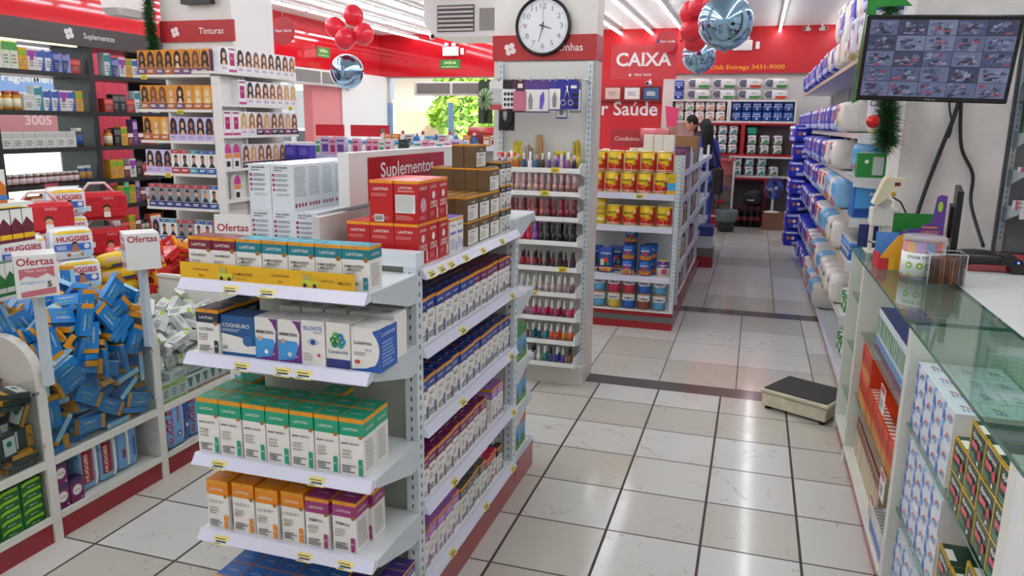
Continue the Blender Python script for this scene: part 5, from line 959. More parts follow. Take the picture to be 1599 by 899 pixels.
for (r_, L_, nm_) in rows_:
    for k, me in enumerate(L_): put(me, 'hair_dye_box', (-3.944+.0714*k, DY+.006, DZ[r_]+.0006), '%s hair dye box, shelf %s from top facing the viewer, %s from left' % (nm_, ordn(r_), ordn(k)), 'box', 'hair dye boxes facing the viewer')
for k in range(5): put(OY[k], "hair_dye_box", (-3.85+.11*k, DY+.12, DZ[0]+.0006), 'gold hair dye box standing behind the top row, %s from left' % ordn(k), 'box', 'hair dye boxes facing the viewer').scale = (1, 1, 1.1)
f = MB(); f.box(-.033, .033, 0, .05, 0, .16, M('#ece6ea', .4)); b = front(f, -.033, 0, .033, .16, 0); b.rect(.2, .25, .8, .75, M('#b01f62', .35)).rect(.1, .88, .9, .94, M('#8a2a5a', .4)).text('8.1', .5, .55, .3, WT, .08).rect(0, 0, 1, .1, M('#c04a86', .4)); TUBEB = f.mesh('hair_dye_box')
srow = [(0, [PN[0], TUBEB, PN[0], PN[1], PN[2], PN[3], PN[1], PN[0], PN[3], PN[2]]), (1, [None, None, TUBEB, PN[0], PN[1], PN[3], PN[2], PN[5], PN[4], PN[4]]), (2, [TUBEB, TUBEB, PN[4], PN[5], PL[0], PL[1], PL[0], PL[2], PL[1], PL[0]]), (3, [None]*2+[PL[k % 3] for k in range(8)]), (4, [None]*6+[PL[1]]*3), (5, [None]*5+[PL[0]]*2)]
for (r_, L_) in srow:
    for k, me in enumerate(L_):
        if me: put(me, 'hair_dye_box', (-3.352, 4.375+.087*k, DZ2[r_]+.0006), '%s facing the aisle beside the column, shelf %s from top, %s along' % ('pink tube pack' if me is TUBEB else ('plum dye box' if me in PL else 'pale pink dye box'), ordn(r_), ordn(k)), 'box', 'hair dye boxes facing the aisle', PI/2).scale = (1.2, 1, 1.0)
def blister(c1):
    f = MB(); pts = [(-.035, 0), (.035, 0), (.035, .13), (.02, .155), (0, .165), (-.02, .155), (-.035, .13)]; f.prism(pts, 'y', 0, .03, M('#e9e4e4', .4)); b = front(f, -.035, 0, .035, .165, 0)
    b.poly([(0, .62), (1, .62), (1, .78), (.78, .94), (.5, 1), (.22, .94), (0, .78)], M('#c4408a', .35)).rect(0, .42, 1, .6, M('#e08a4a', .4)).rect(.2, .08, .75, .3, INK); return f.mesh('hair_dye_pack')
BLS = blister(0)
for (z, yy, w_) in ((DZ2[3], 4.36, 'left of the pair'), (DZ2[3], 4.45, 'right of the pair'), (DZ2[4], 4.44, 'alone one shelf lower')): put(BLS, 'hair_dye_pack', (-3.354, yy, z+.0006), 'arched pink and orange hair dye pack on the aisle side, %s' % w_, 'pack', rot=PI/2)
# ---------------- black shelf goods
def gbox(w_, h, col, band=None, deco=0, d=.07):
    f = MB(); f.box(-w_/2, w_/2, 0, d, 0, h, M(col, .4)); b = front(f, -w_/2, 0, w_/2, h, 0)
    if band: b.rect(0, .62, 1, .9, M(band, .4))
    if deco == 1: b.poly([(1, 0), (1, 1), (.55, .9), (.8, .5), (.45, 0)], M(band or '#3f6fb0', .4))
    if deco == 2: b.disc(.5, .55, .25, M(band or '#8a3fa0', .4), 12)
    b.lines(.15, .15, .8, .5, 3, M('#8a8a86', .5)); return f.mesh('supplement_box')
def jar(r, h, col, cap, lab_):
    f = MB(); f.lathe([(r*.9, 0), (r, .006), (r, h*.7), (r*.75, h*.8), (r*.75, h*.82), (r*.82, h*.82), (r*.82, h), (0, h)], None, (0, 0, 0), 14, mats=[M(col, .2)]*3+[M(col, .2)]+[M(cap, .4)]*3); f.lathe([(r*1.01, h*.15), (r*1.01, h*.62)], M(lab_, .4), (0, 0, 0), 14); return f.mesh('supplement_jar')
GOODS = dict(W=gbox(.09, .10, '#dcded8', '#c9cbc5'), G=gbox(.06, .17, '#d9e2cc', '#4aa04a'), O=gbox(.07, .13, '#e0a02a', '#8fae2a'), P=gbox(.07, .13, '#e2dede', '#a03fa8', 2), B=gbox(.075, .12, '#2b3f86', '#8a94d0', 1), R=gbox(.09, .09, '#b3342c', '#d8685c'), C=gbox(.07, .13, '#e4e6ea', '#3f5fb0', 1), T=gbox(.07, .15, '#d8e4e6', '#2f8f96', 1), K=gbox(.07, .12, '#26282c', '#6b6b6b'), F=gbox(.05, .19, '#2fae6a', '#7fe0a0'), V=gbox(.05, .18, '#6b3f8a', '#c9a8d8'), N=gbox(.13, .11, '#e2622a', '#efe6dc'), S=gbox(.06, .09, '#7a2a3c', '#efe3e6'))
JARS = dict(a=jar(.028, .07, '#6b3434', '#dcd8d2', '#e2cfd2'), b=jar(.026, .08, '#2c3a30', '#1c1c1c', '#c9c4b0'), c=jar(.03, .1, '#2a4a8a', '#e8e2d8', '#b58a4a'), d=jar(.045, .12, '#3a3f48', '#e4e0d6', '#2a55a0'), e=jar(.035, .11, '#c98a2a', '#b8541f', '#e8e0c0'))
BD = dict(W='pale grey box', G='green and cream box', O='orange box', P='purple spotted white box', B='navy box', R='small red box', C='blue curved white box', T='teal curved white box', K='black box', F='tall green box', V='tall violet box', N='wide orange box', S='dark red small box', a='small red jar', b='small dark jar', c='blue amber jar', d='large white capped jar', e='amber jar')
plan = [(0, 4.265, ['W', 'G', 'G', 'O', 'P', 'C', 'C', 'B', 'B', 'R', 'R', '|', '.', '.', 'T', 'B', 'P', 'O', 'C', 'W', 'K']),
        (1, 4.265, ['e', 'e', 'e', 'W', 'T', 'C', 'C', 'P', 'C', 'O', 'G', 'R', 'R', '|', '.', 'R', 'K', 'K', 'R', 'T', 'P', 'V', 'W', '.', 'K']),
        (2, 4.265, ['W']*7+['d', 'd', 'W', 'W', '|', '.', 'e', 'K', 'O', 'S', 'V', 'S', 'S', 'R', 'F', 'V']),
        (3, 4.265, ['a']*11+['c']*3+['|', '.', 'O', 'O', 'S', 'P', 'K', 'R', 'W']),
        (4, 4.265, ['e', 'b', 'b', 'N', 'K', 'b', 'b', 'b', 'N', '|', 'W', 'O', 'F', 'O', 'V', 'S', 'W', 'b', 'b']),
        (5, 4.265, ['W', 'b', 'N', 'W', 'W', 'b', 'O', '|', 'W', 'R', 'O', 'S', 'b', 'b', 'N'])]
for (r_, y0, s_) in plan:
    y = y0; cnt = 0
    for ch in s_:
        if ch == '|': y = 5.20; cnt = 0; continue
        if ch == '.': y += .04; continue
        me = GOODS.get(ch) or JARS[ch]; bb = max(v.co.x for v in me.vertices)-min(v.co.x for v in me.vertices)
        if y < 5.09 and y+bb > 5.08: continue
        if 4.19 < y+bb and y < 4.26: y = 4.265
        off = .0 if ch in GOODS else bb/2
        put(me, 'supplement_box' if ch in GOODS else 'supplement_jar', (BX-.02-off, y+bb/2, BZ[r_]+.0006), '%s on the black shelving, shelf %s from top, %s bay, %s along' % (BD[ch], ordn(r_), 'left' if y < 5.15 else 'right', ordn(cnt)), 'box' if ch in GOODS else 'jar', 'goods on the black shelving', PI/2).scale = (1, 1, 1.22)
        y += bb+.004; cnt += 1
f = MB(); f.box(-.06, .06, 0, .002, 0, .11, WT); b = front(f, -.06, 0, .06, .11, 0); b.rect(0, .72, 1, 1, M('#c0505a', .4)).text('49', .6, .35, .3, INK, .3, .03)
PC = f.mesh('offer_card')
for (yy, z, w_) in ((4.62, 1.10-.12, 'left bay'), (5.66, .80, 'right bay')): tag(link('offer_card', PC, (BX+.004, yy, z), (0, 0, PI/2)), 'red and white price card hanging from the black shelving, %s' % w_, 'price card', 'price cards on the black shelving')
# posters stuck on the shop front glass
for (y0, y1, z0, z1, col, txt, tc_) in ((5.1, 6.32, 1.815, 2.03, '#8fb4e6', 'PagueMenos', WT), (5.1, 6.32, 1.44, 1.63, '#c98a8e', '3005', M('#e8c8c8', .5))):
    f = MB(); f.box(XL+.1, XL+.104, y0, y1, z0, z1, M(col, .5)); b = right(f, y0, z0, y1, z1, XL+.104); b.text(txt, .72, .62, .56, tc_, .5, .03)
    obj('window_poster', f, '%s sticker panel lettered %s on the shop front glass' % ('light blue' if txt[0] == 'P' else 'faded pink', txt), 'poster')
f = MB()
for k in range(18):
    y = 6.5+.09*k; f.prism([(XL+.15, y), (XL+.19, y+.045), (XL+.15, y+.09), (XL+.14, y+.045)], 'z', 0.1, 2.3, M('#c8455a', .5))
obj('red_curtain', f, 'pleated red curtain hanging inside the shop front glass', 'curtain')
# ================================================================ NAIL SHELVES
def bottle(col, cap, r=.0135, h=.052, ch=.038, taper=.6, name='nail_polish_bottle'):
    f = MB(); f.lathe([(r*.9, 0), (r, .004), (r, h*.75), (r*.5, h), (r*.5, h+.001), (r*.62, h+.002), (r*.62*taper, h+ch), (0, h+ch)], None, (0, 0, 0), 10, mats=[M(col, .15)]*4+[M(cap, .3)]*3); return f.mesh(name)
WCAP, KCAP = '#f0efec', '#17171a'
NP = {}
def nb(col, cap=WCAP, **k):
    key = (col, cap, tuple(k.items()))
    if key not in NP: NP[key] = bottle(col, cap, **k)
    return NP[key]
TUBEK = dict(r=.016, h=.05, ch=.055, taper=.95)
shelfplan = [
 (1, [(c, '#d8b0b4') for c in ['#e8ded8', '#d9c9b8', '#cfa890', '#c99a92', '#b88a9a', '#d0a08a', '#c99890', '#c48f88', '#b9857e', '#c9958a', '#b87f78', '#ad7470', '#a86c6a']], TUBEK, 'pink nude lip gloss tube'),
 (2, [(c, c) for c in ['#8a6a6a', '#9a4a50', '#a8545a', '#7a3038', '#8a3038', '#a84048', '#8c2c34', '#b85a58', '#8a3038', '#7a2630', '#a03a44', '#8c2a34', '#6e1e28']], TUBEK, 'dark rose lipstick tube'),
 (3, [(c, c) for c in ['#6f4f8f', '#7a4f98', '#5a4088', '#e0184e', '#e8287a', '#d8203a', '#9a4aa0', '#2a2026', '#1c1a1e', '#2a2426', '#1a1a1c', '#221c20', '#201c1e']], TUBEK, 'bright lipstick tube'),
 (4, [('#8a4aa0', KCAP), ('#7a3a90', KCAP), ('#c02a3a', KCAP), ('#b83038', KCAP), ('#a82830', KCAP), ('#b02a34', KCAP), ('#8a2028', KCAP), ('#6e1a24', KCAP), ('#5a1a24', KCAP), ('#6a2030', KCAP), ('#4a1820', KCAP), ('#3a141c', KCAP), ('#3a1a20', KCAP)], {}, 'dark capped red polish bottle'),
 (5, [(c, WCAP) for c in ['#d9d0c8', '#c9c4b8', '#b8b0b0', '#cfc8c0', '#c0b8c0', '#a8c8a0', '#d0c8c0', '#c8b8b0', '#d8c0b8', '#c8b0a8', '#b8a0a0', '#a88c90', '#8a5a60']], dict(ch=.05, taper=.35), 'white capped pale polish bottle'),
 (6, [(c, WCAP) for c in ['#6a6a8a', '#8a98b0', '#3a3a50', '#a8a0b0', '#c0a8b8', '#b86a90', '#c84a80', '#c03070', '#b02858', '#c02a60', '#a02048', '#9a2040', '#c82a5a']], dict(ch=.05, taper=.35), 'white capped pink polish bottle'),
 (7, [(c, WCAP) for c in ['#26324a', '#2a2a2c', '#3a2a24', '#6a3a2a', '#2a2a2a', '#8a2a2a', '#2a6a7a', '#2a4a6a', '#2f8a9a', '#e05a2a', '#d84a2a', '#e0842a', '#d86a2a']], dict(ch=.045, taper=.35), 'white capped dark polish bottle'),
 (8, [(c, WCAP if k % 3 else KCAP) for k, c in enumerate(['#5a3a5a', '#7a4a6a', '#a0526a', '#c06070', '#b08a8a', '#d8d4d0', '#c8c4c0', '#e8e6e2', '#3a8a7a', '#4a4aa0', '#3a3a8a', '#5a3a9a', '#8a6a3a'])], dict(ch=.045, taper=.4), 'mixed polish bottle')]
for (r_, L_, kw, nm_) in shelfplan:
    for row in range(2):
        for k, (c_, cp_) in enumerate(L_):
            if row and k % 2: continue
            x = -1.452+.0385*k
            tag(link('nail_polish_bottle' if kw is not TUBEK else 'lip_gloss_tube', nb(c_, cp_, **kw), (x, 4.366+.045*row, NAILZ[r_]+.0006)), '%s, shelf %s by the column, %s row, %s from left' % (nm_, ordn(r_), ('front', 'rear')[row], ordn(k)), 'nail polish' if kw is not TUBEK else 'lip gloss', 'bottles on the nail shelving')
# top shelf: sticks, files and bottles
for k, c_ in enumerate(['#7a3a8a', '#8a5a9a', '#c46a3a', '#b8542a', '#2a4a8a', '#e8e8e8', '#2a5a9a', '#3a2a2a', '#7a4a8a', '#5a4a7a', '#c8a0b0', '#8a4a8a', '#23233a']):
    tag(link('nail_polish_bottle', nb(c_, ['#c9b0d8', '#d8d4d0', WCAP][k % 3], r=.014, h=.05, ch=.03+.008*(k % 3), taper=.9), (-1.45+.038*k, 4.37, NAILZ[0]+.0006)), 'squat bottle on the topmost shelf of the column unit, %s from left' % ordn(k), 'nail care', 'bottles on the top nail shelf')
def bundle(n, h, cols, r=.03):
    f = MB(); f.lathe([(r, 0), (r, h*.45), (r*.94, h*.45), (r*.94, .003)], M(cols[0], .3), (0, 0, 0), 14)
    for k in range(n):
        a = 2.4*k; q = r*.8*math.sqrt(k/n); f.box(q*math.cos(a)-.004, q*math.cos(a)+.004, q*math.sin(a)-.002, q*math.sin(a)+.002, .003, h*random.uniform(.85, 1.05), M(cols[1+k % (len(cols)-1)], .5))
    return f
for (x, n_, h, cols, nm_) in ((-1.36, 14, .15, ['#d8c41e', '#cdb81c', '#e8d83a'], 'jar of yellow nail files'), (-1.29, 18, .13, ['#b09a88', '#a8907c', '#c4b09c'], 'jar of brown wooden sticks'), (-1.22, 14, .19, ['#8a7a20', '#b8946a', '#c9a47c'], 'tall bundle of orange sticks'), (-1.0, 12, .16, ['#c9b01e', '#cdb41e', '#b89c18'], 'tall jar of yellow files at the right')):
    obj('nail_file_jar', bundle(n_, h, cols), nm_+' on the top nail shelf', 'jar', (x, 4.44, NAILZ[0]+.0006))
f = MB(); f.lathe([(.035, 0), (.035, .07), (.034, .07), (.034, .004)], M('#9a6ac0', .3), (0, 0, 0), 16); f.lathe([(.036, .07), (.036, .1), (0, .1)], M('#c9b41e', .3), (0, 0, 0), 16); obj('cotton_jar', f, 'lilac tub with mustard lid on the top nail shelf', 'tub', (-1.1, 4.44, NAILZ[0]+.0006))
f = MB(); f.box(-.03, .03, 0, .04, 0, .085, M('#e8e2de', .4)); b = front(f, -.03, 0, .03, .085, 0); b.rect(0, .7, 1, 1, M('#dc4a24', .4)).rect(.1, .1, .9, .35, M('#c8502e', .4)); me = f.mesh('box')
for k in range(2): put(me, 'cosmetic_box', (-1.455+.064*k, 4.30, 1.24) if False else (-1.45+.064*k, 4.415, NAILZ[0]+.0006), 'white and orange box at the left of the top nail shelf, %s' % ('left', 'right')[k], 'box', group='orange boxes')
# hanging packs
def hang(name, x, w_, h, col, deco, lab, cat='pack', dz=0, y=4.32, tilt=0, th=.012):
    s = root(name, lab, cat, (x, y, 1.838+dz), tilt); s.scale = (1.3, 1.3, 1.3)
    f = MB(); f.prism([(-w_/2, -h), (w_/2, -h), (w_/2, -.012), (w_/2-.01, 0), (.006, 0), (.004, -.006), (-.004, -.006), (-.006, 0), (-w_/2+.01, 0), (-w_/2, -.012)], 'y', 0, .0015, M(col, .4))
    part('backing_card', f, s); f = MB(); deco(f, w_, h); part('product', f, s); return s
def d_brush(f, w_, h): f.ell((0, -.006, -h*.45), (.035, .012, .05), M('#9fc08a', .3), 14, 8); f.tube([(0, -.008, -h*.6), (0, -.008, -h*.95)], .008, M('#2a3a2a', .4)); [f.tube([(0, -.02, -h*.45), (.045*math.cos(a), -.015, -h*.45+.06*math.sin(a))], .0015, BLACK, 4) for a in [PI*k/6 for k in range(12)]]
def d_mirror(f, w_, h): f.box(-w_*.42, w_*.42, -.006, 0, -h*.75, -h*.3, M('#d8dde0', .05, 1.0)); f.box(-w_*.5, w_*.5, -.004, 0, -h, -h*.82, M('#c05058', .4))
def d_lash(f, w_, h):
    f.box(-w_*.42, w_*.42, -.008, 0, -h*.92, -h*.3, M('#e9e7e2', .4))
    for i in range(3):
        for j in range(3): f.ell((-w_*.22+w_*.22*i, -.01, -h*.45-h*.17*j), (w_*.08, .004, h*.055), BLACK, 8, 5)
def d_pink(f, w_, h): f.box(-w_*.4, w_*.4, -.012, 0, -h*.95, -h*.35, M('#c9748a', .25)); f.box(-w_*.15, w_*.15, -.004, 0, -h*.25, -h*.12, WT)
def d_clip(f, w_, h): f.box(-w_*.44, w_*.44, -.005, 0, -h*.96, -h*.3, WT); f.prism([(-.006, -h*.9), (.006, -h*.9), (.009, -h*.6), (0, -h*.4), (-.009, -h*.6)], 'y', -.012, -.005, GREY)
def d_knife(f, w_, h): f.box(-w_*.44, w_*.44, -.005, 0, -h*.96, -h*.3, WT); f.prism([(-.008, -h*.88), (.002, -h*.9), (.012, -h*.6), (.008, -h*.36), (-.006, -h*.5)], 'y', -.012, -.005, M('#6a4ac0', .4))
def d_sciss(f, w_, h):
    for s_ in (-1, 1):
        f.tube([(s_*.014, -.006, -h*.72), (-s_*.004, -.006, -h*.2)], .0022, CHROME, 6)
        f.tube([(s_*.016+.01*math.cos(a), -.006, -h*.78+.011*math.sin(a)) for a in [2*PI*k/12 for k in range(13)]], .0022, CHROME, 6)
    f.box(w_*.15, w_*.4, -.002, 0, -h*.3, -h*.2, WT)
def d_bag(f, w_, h): f.ell((0, -.012, -h*.7), (w_*.42, .014, h*.26), M('#1f2022', .4), 14, 8); f.ell((0, -.02, -h*.66), (w_*.15, .012, h*.16), M('#b0a8ac', .4), 10, 6)
LIL = '#5a3a86'
H = [('hair_brush', HOOKX[0], .07, .19, '#3a4a30', d_brush, 'green round hair brush on a card hanging at the far left of the hook rail', 'brush'),
     ('pocket_mirror', HOOKX[1], .085, .13, '#e9e4e0', d_mirror, 'pocket mirror on a white and red card hanging from the hook rail', 'mirror'),
     ('eyelash_pack', HOOKX[2], .075, .135, '#1c1c1e', d_lash, 'black card of false eyelashes hanging from the hook rail', 'pack'),
     ('makeup_sponge_pack', HOOKX[3], .07, .14, '#5a2a3a', d_pink, 'pink sponge on a maroon card hanging from the hook rail', 'pack'),
     ('nail_clipper_pack', HOOKX[4], .06, .14, LIL, d_clip, 'grey tweezers on a white and purple card, hanging', 'pack'),
     ('nail_pusher_pack', HOOKX[5], .07, .14, LIL, d_knife, 'violet nail tool on a white and purple card, hanging', 'pack'),
     ('cuticle_scissors_pack', HOOKX[6], .055, .13, '#3a3a98', d_clip, 'narrow indigo card hanging between the violet tool and the scissors', 'pack'),
     ('cuticle_scissors_pack', HOOKX[7], .10, .125, '#2e2f96', d_sciss, 'indigo card with small silver scissors hanging in front', 'pack'),
     ('nail_clipper_pack', HOOKX[8], .05, .14, '#8a8a88', d_lash, 'grey card hanging at the far right of the hook rail', 'pack')]
for (n_, x, w_, h, c_, d_, lab, cat) in H: hang(n_, x, w_, h, c_, d_, lab, cat, tilt=random.uniform(-.15, .15), y=4.31 if n_ != 'cuticle_scissors_pack' else 4.295)
hang('cosmetic_case', -1.405, .075, .22, '#1f2022', d_bag, 'black rounded case hanging lowest on the hook rail', 'case', y=4.36)
hang('nail_clipper_pack', -1.075, .05, .165, '#2e2f96', d_clip, 'long indigo card behind the scissors card, hanging', 'pack', y=4.36)

# ================================================================ MILK TIN ISLAND
def can(r, h, body, lab_, deco=None, lid='#d8c48a', z0=0, z1=1):
    f = MB(); f.lathe([(r*.97, 0), (r, .004), (r, h*.06)], M(lid, .3, .6), n=20); f.lathe([(r*.985, h*.05), (r*.985, h*.95)], M(body, .35), n=20); f.lathe([(r, h*.94), (r, h-.003), (r*.93, h), (0, h)], M(lid, .3, .6), n=20)
    def wf(P):
        a = P.x/r; e = -r-P.y; rr_ = r*.985+e+.0008
        return Vector((rr_*math.sin(a), -rr_*math.cos(a), P.z))
    if deco: deco(front(f, -r*1.2, h*.06, r*1.2, h*.94, -r, wf))
    return f.mesh('milk_tin')
NR = M('#c9201e', .35); NYG = M('#f2d21c', .35)
def ninho(b):
    b.rect(0, 0, 1, .24, NR)
    for k in range(6): b.rect(k/6*1.0, .24, (k+1)/6, .26+1.6*((k+.5)/6-.42)**2+(.14 if k > 3 else .0), NR); b.k -= 1
    b.k += 1; b.rect(.83, .1, 1, .95, NR); b.text('NINHO', .4, .62, .52, M('#1c3a2a', .4), .17, .02).rect(.18, .3, .5, .4, M('#d83a20', .4)).disc(.74, .72, .075, M('#f3e6d8', .5), 10).disc(.7, .4, .06, M('#9aa83a', .5), 8).rect(.1, .05, .8, .08, WT)
NIN = can(.0622, .161, '#eec71a', None, ninho)
def ned(b): b.rect(0, 0, 1, .3, M('#e07a2a', .35)).text('farinha', .5, .7, .6, WT, .14, .014).disc(.5, .45, .16, M('#c8343a', .35)).disc(.55, .25, .1, M('#3a9a4a', .4), 8)
TIN_B = can(.05, .12, '#1f5fb8', None, ned, lid='#1c4f9a')
def leit(c_):
    def d(b): b.rect(0, .55, 1, 1, M('#e9e6e4', .4)).text('leite', .5, .75, .6, M('#22305a', .4), .2, .02).disc(.55, .35, .2, M(c_, .4)).disc(.4, .2, .1, M(c_, .4), 8)
    return can(.053, .125, c_, None, d, lid='#b8875a')
LT_ = [leit(c_) for c_ in ('#8a4a3a', '#c03050', '#2a62b8', '#5a9fc8', '#d8b84a')]
zi = 1.0755
for l in range(2):
    for k in range(5): put(NIN, 'milk_tin', (-1.165+.1285*k-(.02 if l == 0 else 0), IY+.085, zi+.1615*l), 'yellow and red NINHO milk tin on the top island shelf, %s layer, %s from left' % (('lower', 'upper')[l], ordn(k)), 'tin', 'NINHO tins stacked two high')
f = MB(); f.box(-.045, .045, 0, .09, 0, .15, M('#e0b41c', .4)); b = front(f, -.045, 0, .045, .15, 0); b.rect(.0, .2, 1, .58, M('#3fa4de', .4)).rect(.1, .7, .9, .9, M('#c8b020', .4)); put(f.mesh('box'), 'milk_box', (-.583, IY+.015, zi), 'yellow box with a blue panel at the right end of the island top', 'box')
for l in range(2):
    pass
for k in range(4): put(NIN, 'milk_tin', (-1.035+.131*k, IY+.085, .8205), 'yellow and red NINHO milk tin on the second island shelf, %s from left' % ordn(k), 'tin', 'NINHO tins in a row')
def smallny(b): b.text('NESTON', .5, .7, .7, M('#1f3a8a', .4), .2, .02).rect(.1, .2, .9, .4, M('#f2e2a0', .4))
SNY = can(.045, .12, '#eec71a', None, smallny)
for k in range(2):
    for l in range(2): put(SNY, 'milk_tin', (-1.245+.098*k, IY+.09, .8205+.1205*l), 'smaller plain yellow tin at the left of the second island shelf, %s %s' % (('left', 'right')[k], ('below', 'above')[l]), 'tin', 'small yellow tins')
def pouch(col, d_):
    f = MB(); n = 6; w_, h = .13, .2; vs = []
    for j in range(n+1):
        t = j/n; dd = .035*(1-t)**.6+.002
        for s_ in (-1, 1):
            for i in range(5):
                u = -1+2*i/4; vs.append((u*w_/2*(1-.05*math.sin(t*3)), s_*dd*(1-u*u*.8), t*h))
    m = M(col, .25, 0, 'crinkle')
    fs = [(j*10+i, j*10+i+1, (j+1)*10+i+1, (j+1)*10+i) for j in range(n) for i in range(4)]+[(j*10+5+i+1, j*10+5+i, (j+1)*10+5+i, (j+1)*10+5+i+1) for j in range(n) for i in range(4)]+[(j*10, (j+1)*10, (j+1)*10+5, j*10+5) for j in range(n)]+[(j*10+4, j*10+9, (j+1)*10+9, (j+1)*10+4) for j in range(n)]+[(0, 5, 6, 7, 8, 9, 4, 3, 2, 1)]
    f.add(vs, fs, m, True); b = front(f, -w_/2, 0, w_/2, h, -.037)
    b.text('mingau', .5, .78, .6, WT, .12, .014).disc(.5, .52, .17, M('#c8343a', .35)).disc(.62, .36, .13, M('#2f9a4a', .4), 8).rect(.12, .05, .88, .24, M('#d07a2a', .4)).rect(.18, .3, .4, .55, M('#e8d8a0', .4)); return f.mesh('cereal_pouch')
PC_ = pouch('#1f50ae', 0)
for k, (x, y, z, rt_) in enumerate(((-1.24, .10, 0, 0), (-1.09, .10, 0, .1), (-1.2, .2, 0, 0), (-1.02, .22, 0, .0))): put(PC_, 'cereal_pouch', (x, IY+y, .4255+z), 'blue cereal pouch on the third island shelf, %s' % ('front left', 'front right', 'behind left', 'behind right')[k], 'pouch', 'blue pouches', rt_)
for k, (x, y, l) in enumerate(((-.905, .07, 0), (-.905, .07, 1), (-.905, .18, 0), (-.905, .18, 1), (-.905, .18, 2), (-.77, .07, 0), (-.77, .07, 1), (-.74, .18, 0), (-.74, .18, 1))): put(TIN_B, 'cereal_tin', (x, IY+y, .4255+.1205*l), 'blue cereal tin on the third island shelf, %s column %s, %s up' % (('left', 'right')[x > -.8], ('front', 'rear')[y > .1], ordn(l)), 'tin', 'blue tins')
def nutr(b): b.rect(0, .55, 1, 1, M('#5a2f8a', .4)).text('nutri', .5, .72, .6, WT, .16, .014).disc(.6, .3, .18, M('#c04a5a', .4))
put(can(.055, .13, '#e4dce0', None, nutr), 'milk_tin', (-.63, IY+.09, .4255), 'white and purple tin at the right end of the third island shelf', 'tin')
for l in range(2):
    for k in range(6): put(LT_[[0, 3, 1, 1, 2, 3][k] if l else [0, 3, 4, 2, 0, 3][k]], 'milk_tin', (-1.25+.121*k, IY+.07, .1505+.1255*l), 'small milk drink tin on the lowest island shelf, %s layer, %s from left' % (('lower', 'upper')[l], ordn(k)), 'tin', 'tins on the lowest island shelf')
for k in range(2): put(NIN, 'milk_tin', (-1.27, IY+.25, 1.0755+.149*k), 'NINHO tin behind the front row at the left end, %s' % ('below', 'above')[k], 'tin', 'NINHO tins behind') if False else None
# books and slim boxes on the island aisle side
rc = random.Random(9); BC = ['#8a2a3a', '#e8e2da', '#3a4f8a', '#c98a2a', '#6a4a3a', '#b8c0c8', '#c03a3a', '#2a7a6a', '#e8c84a', '#4a3a5a', '#dcdce0', '#a05a8a']
BKM = []
for k in range(12):
    f = MB(); t_ = rc.uniform(.022, .05); h = rc.uniform(.12, .19); f.box(-t_/2, t_/2, 0, .12, 0, h, M(BC[k], .4)); b = front(f, -t_/2, 0, t_/2, h, 0); b.rect(.15, .55, .85, .85, M(BC[(k+5) % 12], .4)).rect(.2, .1, .8, .3, M(BC[(k+1) % 12], .4)); BKM.append((f.mesh('remedy_box'), t_))
for si, z in enumerate((.1505, .4205, .7205, 1.0005, 1.2205)):
    y = IY+.44; c_ = 0
    while y < 8.4:
        me, t_ = BKM[rc.randrange(12)]
        if any(abs(y+t_/2-q) < .05 for q in (7.3, 8.6)): y += .02; continue
        put(me, 'remedy_box', (IX1-.035, y+t_/2, z), 'slim coloured box facing the aisle on the island, tier %s, number %d along' % (ordn(si), c_+1), 'box', 'slim boxes along the island aisle side', PI/2); y += t_+rc.uniform(.004, .03); c_ += 1
f = MB(); f.box(-.038, .038, 0, .15, 0, .14, WT); me = f.mesh('box')
for k in range(3): put(me, 'white_box', (-.83+.079*k, IY+.36, 1.376), 'plain white box on top of the island, %s from left' % ordn(k), 'box', 'white boxes on top of the island')
for k, (x, c1, c2, h) in enumerate(((-1.2, '#2f9a6a', '#c84a4a', .16), (-1.12, '#c8b48a', '#6a4a3a', .11), (-1.04, '#5a8a4a', '#c9b48a', .11), (-.97, '#d8b48a', '#6a3a5a', .17), (-.91, '#e0c09a', '#c8502a', .17))):
    f = MB(); f.lathe([(.03, 0), (.033, .01), (.033, h*.75), (.03, h*.8), (.03, h), (0, h)], None, n=14, mats=[M(c2, .3), M(c2, .3), M(c1, .3), M('#e8dcc8', .4), M('#e8dcc8', .4)]); put(f.mesh('jar'), 'hair_cream_jar', (x, IY+.5, 1.236), 'cosmetic jar standing behind the NINHO tins, %s from left' % ordn(k), 'jar', 'jars behind the NINHO tins')
ob = root('condition_sign', 'pink tilted sign cylinder and red panel lettered Condicionador above the island', 'sign', (-1.0, 7.05, 1.36))
f = MB(); f.box(-.27, .1, 0, .01, .03, .19, M('#b8343c', .35)); b = front(f, -.27, .03, .1, .19, 0); b.text('Condicionador', .5, .5, .8, M('#f0d8d8', .4), .3, .01); part('panel', f, ob)
f = MB(); f.lathe([(.065, 0), (.065, .25)], M('#cf6870', .25), (.01, -.05, .14), 20, ax='x'); f.lathe([(.066, -.004), (.066, .001), (0, .001)], M('#b3222e', .3), (.01, -.05, .14), 20, ax='x'); part('cylinder', f, ob)
f = MB(); f.box(-.1, .1, -.08, .08, 0, .3, M('#a06a4a', .6)); me = f
obj('cardboard_box', MB().box(-.14, .1, -.08, .08, 0, .13, M('#9a7048', .7)), 'brown cardboard box on top of the island near the people', 'box', (-.62, 7.5, 1.2365+.13))
obj('cardboard_tube', MB().lathe([(.05, 0), (.05, .34), (.045, .34)], M('#9a6a4c', .6), n=16), 'brown tube with pink paper standing on the island', 'tube', (-.775, 7.5, 1.2365))
f = MB(); f.prism([(-.05, .0), (.04, 0), (.06, .17), (-.07, .19)], 'y', -.01, .01, M('#f04a78', .5)); obj('pink_paper', f, 'bright pink paper sticking out of the brown tube', 'paper', (-.775, 7.5, 1.58))
